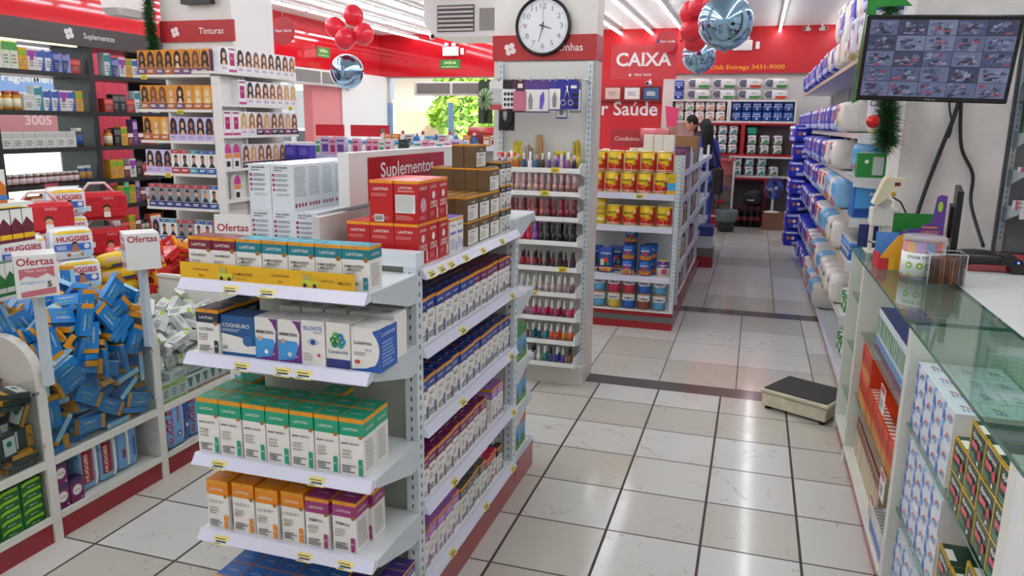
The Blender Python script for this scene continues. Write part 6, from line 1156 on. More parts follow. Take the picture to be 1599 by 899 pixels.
# goods stacked on the floor at the far end of the island
s = root('floor_stack', 'stack of blue and white packs on a red base at the far island corner', 'stack', (-.47, 8.9, 0)); s.scale = (1, .8, .78)
part('base', MB().box(-.1, .09, 0, .5, 0, .16, M('#9e1c22', .3)).box(-.1, .09, 0, .5, .16, .28, M('#6d6f6e', .4)), s)
part('lower_pack', MB().rbox(-.1, .08, .02, .4, .281, .46, M('#c8ccd0', .4), .01), s); part('upper_pack', MB().rbox(-.1, .08, .02, .4, .461, .6, M('#2a3f8a', .35), .01), s)

# ================================================================ BACK WALL
RB_ = M('#b41420', .3)
sh = root('diaper_wall_shelving', 'white and red back wall shelving full of diaper packs', 'shelving')
Y0 = 13.0
def bay(x0, x1, z0, z1, m, nm_):
    f = MB(); t_ = .03; f.box(x0, x1, Y0, 13.4, z0, z0+t_, m).box(x0, x1, Y0, 13.4, z1-t_, z1, m).box(x0, x0+t_, Y0, 13.4, z0+t_, z1-t_, m).box(x1-t_, x1, Y0, 13.4, z0+t_, z1-t_, m).box(x0+t_, x1-t_, 13.38, 13.4, z0+t_, z1-t_, M('#8a8480', .5)); part(nm_, f, sh)
SHW = M('#e2ded6', .4)
bay(-1.38, -.46, 1.64, 2.0, SHW, 'bay'); bay(-.459, .56, 1.64, 2.0, SHW, 'bay'); bay(-1.0, -.22, 1.12, 1.639, RB_, 'bay'); bay(-.219, .58, 1.12, 1.639, RB_, 'bay'); bay(-.4, .58, .78, 1.119, SHW, 'bay'); bay(-.4, .2, .0, .779, RB_, 'bay'); bay(.201, .6, 0, .779, M('#5a3428', .5), 'bay')
def tena(c_):
    def d(b, f): b.rect(.05, .15, .35, .85, M('#5a5f70', .4)).text('plus', .7, .6, .25, M('#3a4060', .4), .2).rect(.5, .1, .95, .35, M(c_, .4))
    return pack(.37, .25, .165, '#e9e6e2', d, p=4, seal=False).mesh('diaper_pack')
T_ = [tena('#3f9a4a'), tena('#d8442e')]
for l in range(2):
    for k in range(4): put(T_[(k+l) % 2 if k > 1 else 0], 'diaper_pack', (-.985+.395*k+.03, 13.15, 2.0005+.168*l), 'long white pack on top of the back wall shelving, %s layer, %s from left' % (('lower', 'upper')[l], ordn(k)), 'diaper pack', 'long white packs on the back wall')
def bluepk(b, f): b.disc(.25, .7, .07, WT, 8).disc(.5, .7, .07, WT, 8).disc(.75, .7, .07, WT, 8).rect(.05, .45, .95, .5, WT).disc(.5, .25, .1, WT, 8)
BP = pack(.15, .22, .15, '#1f4aa0', bluepk, p=7, seal=False).mesh('diaper_pack')
for l in range(2): put(BP, 'diaper_pack', (-1.27, 13.15, 2.0005+.152*l), 'small blue pack at the left end on top of the back wall shelving, %s' % ('lower', 'upper')[l], 'diaper pack', 'blue packs on the back wall')
for l in range(2):
    for k in range(6): put(BP, 'diaper_pack', (-.345+.158*k, 13.15, 1.6705+.151*l), 'blue pack in the upper right bay of the back wall, %s layer, %s from left' % (('lower', 'upper')[l], ordn(k)), 'diaper pack', 'blue packs on the back wall')
def wpk(c_, dark=False):
    def d(b, f):
        if dark: b.rect(0, 0, .16, 1, M('#1c2c50', .4))
        b.text('MILI', .55, .74, .5, M('#22306a', .4), .14, .03).disc(.65, .3, .2, M(c_, .4), 10).disc(.4, .15, .12, M(c_, .4), 8)
    return pack(.15, .22, .15, '#ebe8e4', d, p=5, seal=False).mesh('diaper_pack')
WP = [wpk('#5ab85a'), wpk('#e88a5a'), wpk('#d8442e', True), wpk('#3f9a4a', True), wpk('#2f9aa0', True)]
for l in range(2):
    for k in range(5): put(WP[0 if k < 2 else 1], 'diaper_pack', (-1.25+.165*k, 13.15, 1.6705+.151*l), 'white pack in the upper left bay of the back wall, %s layer, %s from left' % (('lower', 'upper')[l], ordn(k)), 'diaper pack', 'white packs on the back wall')
for l in range(3):
    for k in range(4): put(WP[2 if k < 2 else 4], 'diaper_pack', (-.88+.17*k, 13.15, 1.1505+.152*l), 'white and navy pack in the middle left red bay, %s up, %s from left' % (ordn(l), ordn(k)), 'diaper pack', 'navy edged packs on the back wall')
for l in range(2):
    for k in range(3): put(WP[3], 'diaper_pack', (-.08+.2*k, 13.15, 1.1505+.152*l), 'white, navy and green pack in the middle right red bay, %s layer, %s from left' % (('lower', 'upper')[l], ordn(k)), 'diaper pack', 'green marked packs on the back wall')
put(pack(.17, .2, .13, '#1f9a7a', None, p=5, seal=False).mesh('diaper_pack'), 'diaper_pack', (-.08, 13.15, 1.4555), 'plain green pack lying above the white packs in the right red bay', 'diaper pack')
for l in range(2):
    for k in range(4): put(WP[4 if k < 3 else 3], 'diaper_pack', (-.28+.19*k, 13.15, .8105+.152*l), 'white and teal pack in the lower back bay, %s layer, %s from left' % (('lower', 'upper')[l], ordn(k)), 'diaper pack', 'teal marked packs on the back wall') if (k, l) != (3, 1) else None
f = MB(); b = front(f, -1.55, 2.47, .64, 2.62, YB-.121); b.text('Disk Entrega 3431-9000', .60, .3, .78, M('#f0a818', .4), .6, .012)
obj('wall_lettering', f, 'yellow lettering Disk Entrega 3431-9000 on the red band of the back wall', 'lettering')
# lit display case
dc = root('back_display_case', 'small white display case with a red base below the diaper shelving', 'showcase', (-.57, 12.55, 0))
f = MB(); f.box(-.3, .28, 0, .3, 0, .17, M('#9e1c22', .3)); part('base', f, dc)
f = MB(); f.box(-.3, -.27, 0, .3, .171, 1.05, SHW).box(.25, .28, 0, .3, .171, 1.05, SHW).box(-.27, .25, .28, .3, .171, 1.05, M('#a09890', .5)).box(-.3, .28, 0, .3, 1.051, 1.08, M('#c05a5a', .4)).box(-.27, .25, .0, .02, .171, .2, SHW); part('case_frame', f, dc)
for z in (.38, .6, .82): part('glass_shelf', MB().box(-.269, .249, .01, .279, z, z+.006, GLASSG), dc)
f = MB(); f.box(-.08, .08, .1, .2, 0, .1, emis('#ff5a7a', 2.5)); f.box(-.03, .03, .095, .099, .02, .08, emis('#7ab8ff', 4)); obj('lit_toy_display', f, 'glowing pink and blue item inside the small back showcase', 'light', (-.57, 12.57, .8265))
for k, (x, z, c_) in enumerate(((-.72, .6065, '#8ab83a'), (-.45, .6065, '#6a3a8a'), (-.62, .3865, '#c84a4a'), (-.5, .3865, '#b83a3a'), (-.65, .2005, '#b8302a'), (-.48, .2005, '#a82a2a'))): obj('candy_box', MB().rbox(-.075, .075, 0, .12, 0, .05, M(c_, .4), .004), '%s candy box inside the small back showcase' % ('green', 'purple', 'pale red', 'scarlet', 'lowest left red', 'lowest right red')[k], 'box', (x, 12.6, z), group='candy boxes')
# waste bin
wb = root('waste_bin', 'dark plastic waste bin with a clear bag liner on the floor near the showcase', 'bin', (-.36, 12.2, 0))
part('bucket', MB().lathe([(.12, 0), (.15, .3), (.145, .3), (.116, .01)], M('#35393a', .5), n=20), wb)
part('liner', MB().lathe([(.152, .16), (.165, .24), (.175, .31), (.168, .33), (.14, .3)], M('#8ea0a0', .3, 0, 'clear', .6), n=20), wb)
# water bottles
def wbot(): 
    f = MB(); f.lathe([(.0, 0), (.05, 0), (.052, .02), (.052, .22), (.02, .29), (.02, .32), (0, .32)], None, n=12, mats=[M('#1a1614', .2)]*2+[M('#1a1614', .2)]*2+[M('#8a1c24', .4)]*2); f.lathe([(.0525, .1), (.0525, .17)], M('#7a2a30', .4), n=12); return f.mesh('soda_bottle')
SO = wbot()
for k in range(8): put(SO, 'soda_bottle', (-.2+.108*(k % 4)*.95, 12.85+.11*(k//4), .0005), 'dark soda bottle with red label on the floor, %s row, %s from left' % (('front', 'rear')[k//4], ordn(k % 4)), 'bottle', 'soda bottles on the floor')
def cap_deco(b, f): pass
put(pack(.32, .25, .28, '#17191c', lambda b, f: b.rect(.15, .35, .5, .42, WT), p=2.6, seal=False).mesh('bag'), 'black_bag', (.02, 12.92, .33), 'black plastic bag resting on the soda bottles', 'bag', rot=.1)
# fan on cardboard boxes
obj('cardboard_box', MB().rbox(-.18, .18, -.16, .16, 0, .27, M('#8a5f48', .8), .004), 'brown cardboard box under the fan', 'box', (.36, 12.75, .0005))
fn = root('desk_fan', 'white desk fan with blue blades standing on a cardboard box', 'fan', (.31, 12.68, .2712), .5)
part('base', MB().lathe([(.12, 0), (.115, .012), (.05, .025), (.02, .03), (0, .03)], WHITE, n=24), fn); part('stem', MB().lathe([(.02, .03), (.018, .33)], WHITE, n=12), fn)
part('motor', MB().lathe([(.0, -.16), (.045, -.15), (.055, -.1), (.05, -.03), (.03, -.0)], WHITE, (0, 0, .38), 16, ax='y'), fn)
f = MB()
for k in range(40):
    a = 2*PI*k/40; c_, s_ = math.cos(a), math.sin(a); f.tube([(.03*c_, -.075, .38+.03*s_), (.1*c_, -.075, .38+.1*s_), (.165*c_, -.045, .38+.165*s_), (.17*c_, -.02, .38+.17*s_), (.15*c_, .01, .38+.15*s_), (.05*c_, .03, .38+.05*s_)], .0018, M('#3a4fb0', .4), 4)
f.tube([(.17*math.cos(a), -.03, .38+.17*math.sin(a)) for a in [2*PI*k/32 for k in range(33)]], .005, M('#3a4fb0', .4), 6); f.lathe([(.03, .075), (.028, .08), (0, .08)], M('#c8d0e8', .4), (0, 0, .38), 14, ax='y'); part('cage', f, fn)
for k in range(3):
    f = MB(); vs = []
    for i in range(7):
        a = 2*PI*k/3+.9*i/6; vs += [(.03*math.cos(a), -.04+.01*i/6, .38+.03*math.sin(a)), (.14*math.cos(a+.1), -.05+.03*i/6, .38+.14*math.sin(a+.1))]
    f.add(vs, [(2*i, 2*i+1, 2*i+3, 2*i+2) for i in range(6)], M('#5a78d0', .3), True); part('blade', f, fn)
# cashier wall: red panel lettered r Saude
struct('wall_cashier', MB().box(-2.9, -1.42, 12.1, 12.16, 0, 2.42, M('#c8202a', .35)), 'red partition behind the cashier')
f = MB(); b = front(f, -2.9, 1.5, -1.42, 2.1, 12.1); b.text('Hiper Saúde', .48, .50, .96, M('#f3ecec', .4), .5, .016); obj('store_name_lettering', f, 'large white Saúde lettering on the red cashier partition', 'lettering')
f = MB(); f.box(-2.9, -1.42, 11.98, 12.099, 1.935, 1.955, M('#7a1c22', .4)); obj('wall_ledge', f, 'thin dark red ledge on the cashier partition holding framed certificates', 'shelf')
for k, (x, c_, fr) in enumerate(((-2.17, '#d9b8a8', '#8a2a2a'), (-1.87, '#e4d8d4', '#7a2a2c'), (-1.58, '#3f5f8a', '#14161c'))):
    s = root('certificate', ('pinkish', 'whitish', 'blue and black')[k]+' framed certificate on the red ledge above the lettering', 'certificate', (x, 12.04, 1.9558), group=None)
    part('frame', MB().box(-.13, .13, 0, .012, 0, .2, M(fr, .4)), s); f = MB(); f.box(-.115, .115, -.002, -.0001, .015, .185, M(c_, .4)); b = front(f, -.115, .015, .115, .185, -.002); b.lines(.2, .3, .8, .7, 4, WT if k == 2 else GREY); part('sheet', f, s)
# ================================================================ HANGING SIGNS
def wires(f, pts, ztop):
    for (x, y, z) in pts: f.tube([(x, y, z), (x, y, ztop)], .0015, M('#c8c8c8', .4), 5)
hs = root('cashier_sign', 'big red hanging sign lettered CAIXA', 'sign', (-1.385, 9.0, 0))
f = MB(); f.box(-.27, .47, 0, .02, 2.10, 2.475, M('#cf3a40', .35)); b = front(f, -.27, 2.10, .47, 2.475, 0); b.text('CAIXA', .5, .57, .84, M('#f4eeee', .4), .4, .025); logo(b, .3, .12, .022, M('#f4eeee', .4)); b.text('Hiper Saúde', .5, .12, .26, M('#f4eeee', .4), .1, .008); part('board', f, hs)
f = MB(); wires(f, [(-.15, .01, 2.475), (.38, .01, 2.475)], CEIL); part('hanging_wire', f, hs)
f = MB(); f.lathe([(.0, -.004), (.117, -.004), (.117, .012)], M('#c03038', .35), (0, 0, 0), 32, ax='y'); b = front(f, -.117, -.117, .117, .117, -.0125)
b.text('Hiper Saúde', .55, .5, .7, M('#f4eeee', .4), .15, .008).disc(.12, .5, .07, M('#3a4a9a', .4), 10)
dme = f
s = root('brand_disc', 'round red hanging disc lettered Hiper Saúde beside the CAIXA sign', 'sign', (-1.03, 8.9, 2.49)); part('disc', dme.mesh('disc'), s); f = MB(); wires(f, [(0, 0, .115)], CEIL-2.49); part('hanging_wire', f, s)
s = root('brand_disc', 'round red hanging disc lettered Hiper Saúde above the hair dye side shelves', 'sign', (-3.972, 6.0, 2.343)); part('disc', dme.mesh('disc'), s); f = MB(); wires(f, [(0, 0, .115)], CEIL-2.343); part('hanging_wire', f, s)
# balloons
def balloon(name, loc, r, mat, lab, chrome=False, tilt=(0, 0, 0)):
    s = root(name, lab, 'balloon', loc); s.rotation_euler = tilt
    f = MB(); f.ell((0, 0, 0), (r, r, r*(1.0 if chrome else 1.1)), mat, 32, 20); part('balloon_skin', f, s)
    part('knot', MB().lathe([(.004, -r*(1.0 if chrome else 1.1)-.012), (.012, -r*(1.0 if chrome else 1.1)-.014), (.003, -r*(1.0 if chrome else 1.1)+.004)], mat, n=10), s)
    if chrome: part('string', MB().tube([(0, 0, r), (0, 0, CEIL-loc[2])], .0008, M('#d8d8d8', .4), 4), s)
    return s
CHB = M('#9cc0dc', .1, 1.0); RBL = M('#ef2f42', .25)
balloon('foil_ball', (-.233, 5.0, 2.205), .163, CHB, 'largest mirror blue foil ball hanging over the right aisle', True)
balloon('foil_ball', (-.452, 6.0, 2.094), .122, CHB, 'smaller mirror blue foil ball just left of the largest one', True)
balloon('foil_ball', (-3.924, 7.0, 2.068), .168, CHB, 'mirror blue foil ball hanging below the left red balloons', True)
for k, (x, y, z) in enumerate(((-4.035, 7.0, 2.488), (-3.868, 7.06, 2.60), (-3.73, 7.0, 2.42), (-3.895, 6.93, 2.37))): balloon('red_balloon', (x, y, z), .098, RBL, 'red balloon in the left cluster, %s' % ('left one', 'top one', 'right one', 'bottom one')[k], tilt=(.3, (k-1.5)*.5, 0))
for k, (x, y, z) in enumerate(((-.47, 5.5, 2.33), (-.38, 5.55, 2.25), (-.46, 5.5, 2.22), (-.40, 5.42, 2.36), (-.44, 5.6, 2.16))): balloon('red_balloon', (x-.02, y, z), .072, RBL, 'red balloon in the right cluster, %s' % ('upper left', 'centre right', 'middle left', 'highest', 'lowest')[k], tilt=(.3, k*.4, 0))
# emergency signs and lights, cameras, air curtains, cassette
def exit_sign(loc, rot, lab):
    s = root('exit_sign', lab, 'sign', loc, rot); f = MB(); f.box(-.2, .2, 0, .006, -.08, .08, M('#2f7a3a', .4)); b = front(f, -.2, -.08, .2, .08, 0); b.text('SAÍDA', .5, .68, .8, M('#d8f09a', .4), .4, .02).text('DE EMERGÊNCIA', .5, .22, .8, M('#d8f09a', .4), .2, .01); part('plate', f, s)
exit_sign((XL+.068, 11.45, 2.67), PI/2, 'green SAÍDA exit sign on the left red fascia')
exit_sign((-5.42, YB-.07, 2.62), 0, 'green SAÍDA exit sign on the red band over the entrance')
def elight(loc, lab):
    s = root('emergency_light', lab, 'light', loc); part('housing', MB().rbox(-.15, .15, 0, .05, -.08, .08, WHITE, .008), s)
    for x in (-.07, .07): part('lamp', MB().lathe([(.0, .05), (.035, .045), (.04, .0)], M('#d8dce0', .2), (x, .02, .11), 14, ax='y'), s)
    part('socket', MB().rbox(.2, .26, 0, .02, -.06, .05, WHITE, .004), s)
elight((-5.40, YB-.12, 2.84), 'white twin emergency light above the entrance exit sign'); elight((-.33, YB-.18, 2.86), 'white emergency light high on the back red band by the foil ball')
def camera_(loc, rot, lab):
    s = root('security_camera', lab, 'camera', loc, rot); part('mount', MB().tube([(0, 0, (CEIL-loc[2]) if loc[1] != 12.0 else .06), (0, 0, 0)], .012, WHITE), s); part('camera_body', MB().lathe([(.0, .1), (.03, .1), (.032, .0), (.026, -.04)], M('#dedede', .3), (0, 0, 0), 14, ax='y'), s); part('lens', MB().lathe([(0, .105), (.024, .103), (.024, .1001)], BLACK, (0, 0, 0), 14, ax='y'), s)
camera_((-3.87, 9.0, 2.60), .5, 'small dark security camera under the ceiling by the entrance'); camera_((-1.60, 12.0, 2.2), -.3, 'security camera on the cashier partition')
camera_((.63, 13.2, 3.07), -.6, 'left of the two cameras at the back ceiling corner'); camera_((.83, 13.2, 3.07), .6, 'right of the two cameras at the back ceiling corner'); camera_((-1.8, 9.0, 2.70), .2, 'white camera near the ceiling right of the clock column')
for o_, zt in ():
    pass
def acurt(loc, rot, L, lab):
    s = root('air_curtain', lab, 'air curtain', loc, rot); part('housing', MB().rbox(0, L, 0, .22, -.14, .1, M('#d8d4d0', .4), .02), s)
    for k in range(2): 
        f = MB(); x0 = .06+k*(L-.1)/2; x1 = x0+(L-.2)/2
        f.box(x0, x1, -.004, -.0001, -.11, .07, M('#6a6664', .5))
        for j in range(9): f.box(x0, x1, -.007, -.0041, -.105+.02*j, -.1+.02*j, M('#9a9692', .4))
        part('grille', f, s)
acurt((-6.05, 13.215, 2.2), 0, 1.5, 'white air curtain with grey grilles over the entrance'); acurt((XL+.285, 9.9, 2.27), PI/2, 2.2, 'air curtain above the left shop front doors')
ac = root('air_conditioner', 'white suspended air conditioner with dark open vents beside the clock column', 'air conditioner', (-3.15, 8.0, 2.67))
f = MB(); f.prism([(-.38, .38), (-.38, -.04), (-.25, -.18), (.42, -.18), (.5, -.1), (.5, .38)], 'y', 0, .7, M('#dedbd8', .4)); part('housing', f, ac)
f = MB(); f.box(-.22, .2, -.012, -.0005, -.13, .14, M('#4a4644', .4))
for j in range(6): f.prism([(-.02, -.12+.045*j), (-.013, -.1+.045*j), (-.0121, -.1+.045*j), (-.0121, -.12+.045*j)], 'x', -.21, .19, M('#c9c4c0', .35))
part('vent', f, ac)
f = MB(); f.box(.5005, .505, .1, .6, -.05, .3, M('#4a4644', .4)); [f.box(.505, .512, .1, .6, -.03+.05*j, -.015+.05*j, M('#c9c4c0', .35)) for j in range(6)]; f.box(.26, .46, -.01, -.0005, -.12, .1, M('#8a8682', .4)); part('side_vent', f, ac)
part('hanging_rod', MB().tube([(-.2, .3, .38), (-.2, .3, .48)], .01, CHROME), ac); part('hanging_rod', MB().tube([(.3, .3, .38), (.3, .3, .48)], .01, CHROME), ac)
# ================================================================ MID SHOP GONDOLAS (behind the front one)
def lowgondola(x0, x1, y, ztop, lab, tiers=2, headers=()):
    s = root('gondola_shelving', lab, 'shelving'); part('base', MB().box(x0, x1, y+.02, y+.6, 0, .14, REDK), s)
    part('back_panel', MB().box(x0, x1, y+.29, y+.31, .14, ztop+.0, M('#d8d4d0', .5)), s)
    for t in range(tiers):
        z = ztop-.26*t; part('shelf', MB().box(x0, x1, y, y+.289, z-.02, z, WHITE).box(x0, x1, y-.01, y, z-.035, z+.005, LIP), s)
    return s
def cyl_header(name, x0, x1, y, z, lab, cyl=True):
    f = MB()
    if cyl: f.lathe([(.0, 0), (.065, 0), (.065, x1-x0), (0, x1-x0)], M('#c32232', .3), (x0, y, z), 20, ax='x'); b = front(f, x0, z-.04, x1, z+.04, y-.066); b.text('Higiene', .5, .5, .25, M('#e8b8b8', .5), .5)
    else: f.box(x0, x1, y, y+.02, z-.055, z+.055, M('#c01c2c', .35))
    f.box((x0+x1)/2-.01, (x0+x1)/2+.01, y+.0-.0, y+.01, z-.3, z-.056, M('#d8d8d8', .4)); return obj(name, f, lab, 'sign')
lowgondola(-3.25, -2.0, 5.2, 1.335, 'white gondola with deodorants and soaps behind the Suprahealth boxes', 3)
lowgondola(-4.6, -1.75, 6.6, 1.38, 'second white gondola toward the entrance under red header panels', 3)
cyl_header('header_sign', -4.21, -3.9, 6.85, 1.5, 'plain red header panel, left of two, above the middle gondolas', False)
cyl_header('header_sign', -3.82, -3.41, 6.85, 1.5, 'plain red header panel, right of two, above the middle gondolas', False)
cyl_header('header_sign', -2.56, -1.9, 6.83, 1.49, 'red cylinder header above the middle gondola left of the column')
for x, y in ((-3.66, 7.4), (-2.9, 7.2)): obj('shelf_post', upright(1.78, .045, .04, 0, mat=M('#8fb4d8', .4)), 'pale blue slotted shelf post, %s, among the middle gondolas' % ('left' if x < -3 else 'right'), 'post', (x, y, 0))
rq = random.Random(5)
SOAP = []
for c1, c2, w_, h in (('#e8d8e0', '#c85a8a', .05, .13), ('#e6e8e8', '#3f8aa0', .06, .12), ('#d8c8e4', '#7a4a9a', .075, .14), ('#2a2f30', '#3f6a4a', .06, .13), ('#e9e9e4', '#4aa06a', .045, .12), ('#e8a8c0', '#b83a6a', .05, .13), ('#a8d0e4', '#2f7ab8', .07, .09), ('#e0e4e8', '#9a2f3a', .08, .1), ('#e0843a', '#e8e4de', .07, .1)):
    f = MB(); f.box(-w_/2, w_/2, 0, .05, 0, h, M(c1, .4)); b = front(f, -w_/2, 0, w_/2, h, 0); b.rect(.15, .2, .85, .6, M(c2, .4)).rect(.1, .75, .9, .85, M(c2, .4)); SOAP.append((f.mesh('toiletry_box'), w_))
SQ = []
for c1, c2, h in (('#e8eaec', '#5ab0dc', .12), ('#f0eef0', '#d84a7a', .13), ('#2f6fc0', '#e8e8e8', .12), ('#e8e4de', '#2f9a8a', .14), ('#7a1c30', '#c8a06a', .16)):
    f = MB(); f.lathe([(.022, 0), (.026, .006), (.026, h*.6), (.012, h*.72), (.012, h*.78), (.016, h*.78), (.015, h), (0, h)], None, n=12, mats=[M(c1, .3)]*4+[M(c2, .35)]*3); SQ.append((f.mesh('toiletry_bottle'), .055))
def fill(x0, x1, y, z, lab, pool, cat='toiletry'):
    x = x0; k = 0
    while x < x1:
        me, w_ = rq.choice(pool); put(me, 'toiletry_bottle' if me.name.startswith('toiletry_bottle') else 'toiletry_box', (x+w_/2, y+(.03 if me.name.startswith('toiletry_bottle') else 0), z+.0006), lab % ordn(k), cat, lab[:lab.index('%')].strip(' ,')); x += w_+.004; k += 1
fill(-3.22, -2.04, 5.22, 1.335, 'toiletry on the top of the soap gondola, front row, %s from left', SOAP[:6]+SQ[:1])
fill(-3.22, -2.04, 5.22, 1.075, 'toiletry on the second tier of the soap gondola, %s from left', SOAP[2:3]+SOAP[5:6])
fill(-3.2, -2.04, 5.36, 1.335, 'toiletry on the top of the soap gondola, rear row, %s from left', SOAP[4:]+SQ)
fill(-4.5, -1.8, 6.63, 1.38, 'toiletry on the second middle gondola, front row, %s', SOAP[4:]+SQ) if False else fill(-3.4, -2.6, 6.63, 1.38, 'toiletry on the second middle gondola, %s from left', SOAP[6:]+SQ)
fill(-2.55, -1.8, 6.62, 1.38, 'toiletry under the red cylinder header, %s from left', SOAP[6:]+SQ[2:])
# small upright dark bottle stack and goods at 200..240 px
f = MB(); f.box(-.05, .05, 0, .08, 0, .17, M('#4a3fb0', .4)); b = front(f, -.05, 0, .05, .17, 0); b.rect(.1, .2, .9, .5, M('#3a2f8a', .4)).lines(.15, .6, .85, .9, 4, M('#8a80d8', .5)); me = f.mesh('box')
for k in range(3):
    for l in range(3-(k == 2)): put(me, 'violet_box', (-3.26+.11*k if k < 1 else -3.26+.0+.11*k, 4.95, .905+.1705*l), 'violet box stacked beside the aisle end of the hair dye shelving, %s stack, %s up' % (ordn(k), ordn(l)), 'box', 'violet boxes')
tb = MB().box(-3.33, -2.93, 4.9, 5.06, 0, .904, WHITE); obj('side_table', tb, 'plain white plinth carrying the violet boxes', 'plinth')

# ================================================================ RIGHT: DIAPER SHELVES
SB_ = '#2430b8'
def d_blue(b, f): b.rect(.08, .78, .92, .9, WT).disc(.5, .55, .16, M('#c8843a', .4), 10).disc(.5, .5, .1, WT, 8).rect(.3, .1, .95, .3, M('#b8c0e8', .4))
def d_side(b, f): b.rect(.05, .78, .95, .86, WT).disc(.3, .5, .12, M('#c86a4a', .4), 10).disc(.55, .5, .1, WT, 8).rect(.5, .12, .95, .3, M('#b8c0e8', .4))
def d_red(b, f): b.text('90', .5, .6, .7, HR, .4, .05).rect(.1, .8, .9, .9, M('#d8343a', .4)).rect(.1, .1, .9, .25, M('#8ab8e8', .4))
def d_white(b, f): b.text('fralda', .5, .75, .6, M('#7a5aa0', .4), .15, .02).rect(.2, .2, .4, .35, M('#c9a44a', .4)).disc(.7, .3, .1, M('#c9a44a', .4), 8)
def d_hug(b, f): b.text('HUGGIES', .35, .5, .7, HR, .2, .03, rot=1).disc(.7, .75, .1, M('#3f7ad0', .4), 10).disc(.7, .75, .06, WT, 8)
def d_bt(b, f): b.rect(.1, .1, .9, .35, M('#e8502e', .4)).rect(.1, .5, .9, .8, M('#5ab0e8', .4)).disc(.5, .62, .12, SKIN2, 10)
def d_natur(b, f): b.text('CLEAN', .5, .72, .8, M('#6a4a86', .4), .18, .02).rect(.35, .25, .65, .5, M('#8a3a6a', .4)).rect(.0, .0, 1, .1, M('#d8b84a', .4))
PK_ = dict(b=pack(.215, .3, .212, SB_, d_blue, p=6, seal=False, wr=.02, deco_side=d_side).mesh('diaper_pack'), r=pack(.205, .3, .215, '#e6e4e8', d_red, p=5, wr=.02).mesh('diaper_pack'), w=pack(.22, .3, .215, '#e6dfd6', d_white, p=4, wr=.03).mesh('diaper_pack'), h=pack(.22, .28, .32, '#e8e2da', d_hug, p=4.5, wr=.02).mesh('diaper_pack'), t=pack(.215, .3, .215, '#8ac0ea', d_bt, p=5, wr=.02).mesh('diaper_pack'), n=pack(.22, .3, .26, '#dcd6e0', d_natur, p=5).mesh('diaper_pack'))
PD = dict(b='deep blue diaper pack', r='white pack with red 90', w='cream diaper pack', h='cream pack lettered HUGGIES', t='sky blue diaper pack', n='pale lilac CLEAN pack')
def drow(z, s_, y0, nm_, stack=1, xf=.70, pitch=.24, lh=.0):
    for k, ch in enumerate(s_):
        if ch == '.': continue
        hh = max(v.co.z for v in PK_[ch].vertices)
        for l in range(stack if ch != 'b' or stack > 1 else 1):
            put(PK_[ch], 'diaper_pack', (xf+rq.uniform(-.012, .012), y0+pitch*k, z+.001+hh*l*.97), '%s on %s at right, %s from the near end%s' % (PD[ch], nm_, ordn(k), (', upper' if l else ', lower') if stack > 1 else ''), 'diaper pack', 'diaper packs on the right shelving', -PI/2, jr=.03)
# rot -PI/2 turns the printed front (-Y) to -X, toward the aisle
drow(DSZ[0], ['n']*3+['w', 'h', 'h']+['w', 'b', 'w', 'b', 'b', 't', 'b']*2+['b']*6, 5.5, 'the top shelf')
for k in range(9): put(PK_['h' if k % 3 else 'b'], 'diaper_pack', (.74, 5.6+.26*k, DSZ[0]+.262), '%s stacked second on the top shelf of the right aisle, %s' % (PD['h' if k % 3 else 'b'], ordn(k)), 'diaper pack', 'upper packs on the right shelving', -PI/2, jr=.05)
drow(DSZ[1], ['.', '.', 'w', 'r']+['b']*6+['r']+['b']*15, 5.45, 'the second shelf', xf=.69)
drow(DSZ[2], ['.']*3+['w', 'r', 'r']+['b']*6+['r']+['b']*14, 5.42, 'the third shelf', xf=.68)
drow(DSZ[3], ['.', '.', 't', 'w', 't', 't', 'r', 'r', 'r', 'b', 'b', 'r']+['b']*15, 5.42, 'the fourth shelf', xf=.69)
drow(DSZ[4], ['.', '.', 'w', 'w', 't', 't', 'r', 'r', 'r', 'b', 'b', 'r']+['b']*15, 5.42, 'the fifth shelf', xf=.69)
drow(DSZ[5], ['.', 'w', 'w', 'w', 'w', 't', 'w', 'r', 't', 'r', 'r', 'r']+['b']*15, 5.45, 'the sixth shelf', xf=.69)
drow(.0855, ['.']*7+['w', 't', 'r', 't', 'r', 'w', 'r']+['b']*13, 5.2, 'the bottom shelf', xf=.70)
PKS = pack(.21, .2, .197, SB_, d_blue, p=7, seal=False, wr=.02, deco_side=d_side).mesh('diaper_pack')
# hanging bunch of blue packs bulging into the aisle
for k in range(7):
    for j in range(2): put(PKS, 'diaper_pack', (.495+rq.uniform(-.03, .02), 9.7+.23*j, .20+.203*k), 'deep blue diaper pack in the column bulging into the far aisle, %s up, %s' % (ordn(k), 'nearer' if j == 0 else 'farther'), 'diaper pack', 'blue packs bulging into the aisle', -PI/2+rq.uniform(-.3, .3), jr=0).rotation_euler.x = rq.uniform(-.06, .06)
# goods at the near end of the diaper shelving
def formula(col, h=.14, r=.06):
    def d(b): b.text('fórmula', .5, .7, .6, WT, .12, .014).disc(.55, .4, .16, WT, 10).disc(.5, .2, .08, M('#c88a4a', .4), 8)
    return can(r, h, col, None, d, lid='#d8dcd8')
FG = formula('#1f8a34'); FB = formula('#1f6fc8', .13, .05)
for k in range(5):
    put(FG, 'formula_tin', (.70, 5.08+.13*k, .0856), 'green formula tin on the bottom shelf at right, %s from near end' % ordn(k), 'tin', 'green formula tins', -PI/2)
for k in range(3): put(FG, 'formula_tin', (.70, 5.34+.13*k, .0856+.142), 'green formula tin in the upper layer of the bottom shelf, %s from near end' % ordn(k), 'tin', 'green formula tins', -PI/2) if False else None
for k in range(2): put(FG, 'formula_tin', (.69, 5.36+.13*k, DSZ[5]+.001), 'green formula tin on the sixth shelf, %s from near end' % ordn(k), 'tin', 'green formula tins', -PI/2)
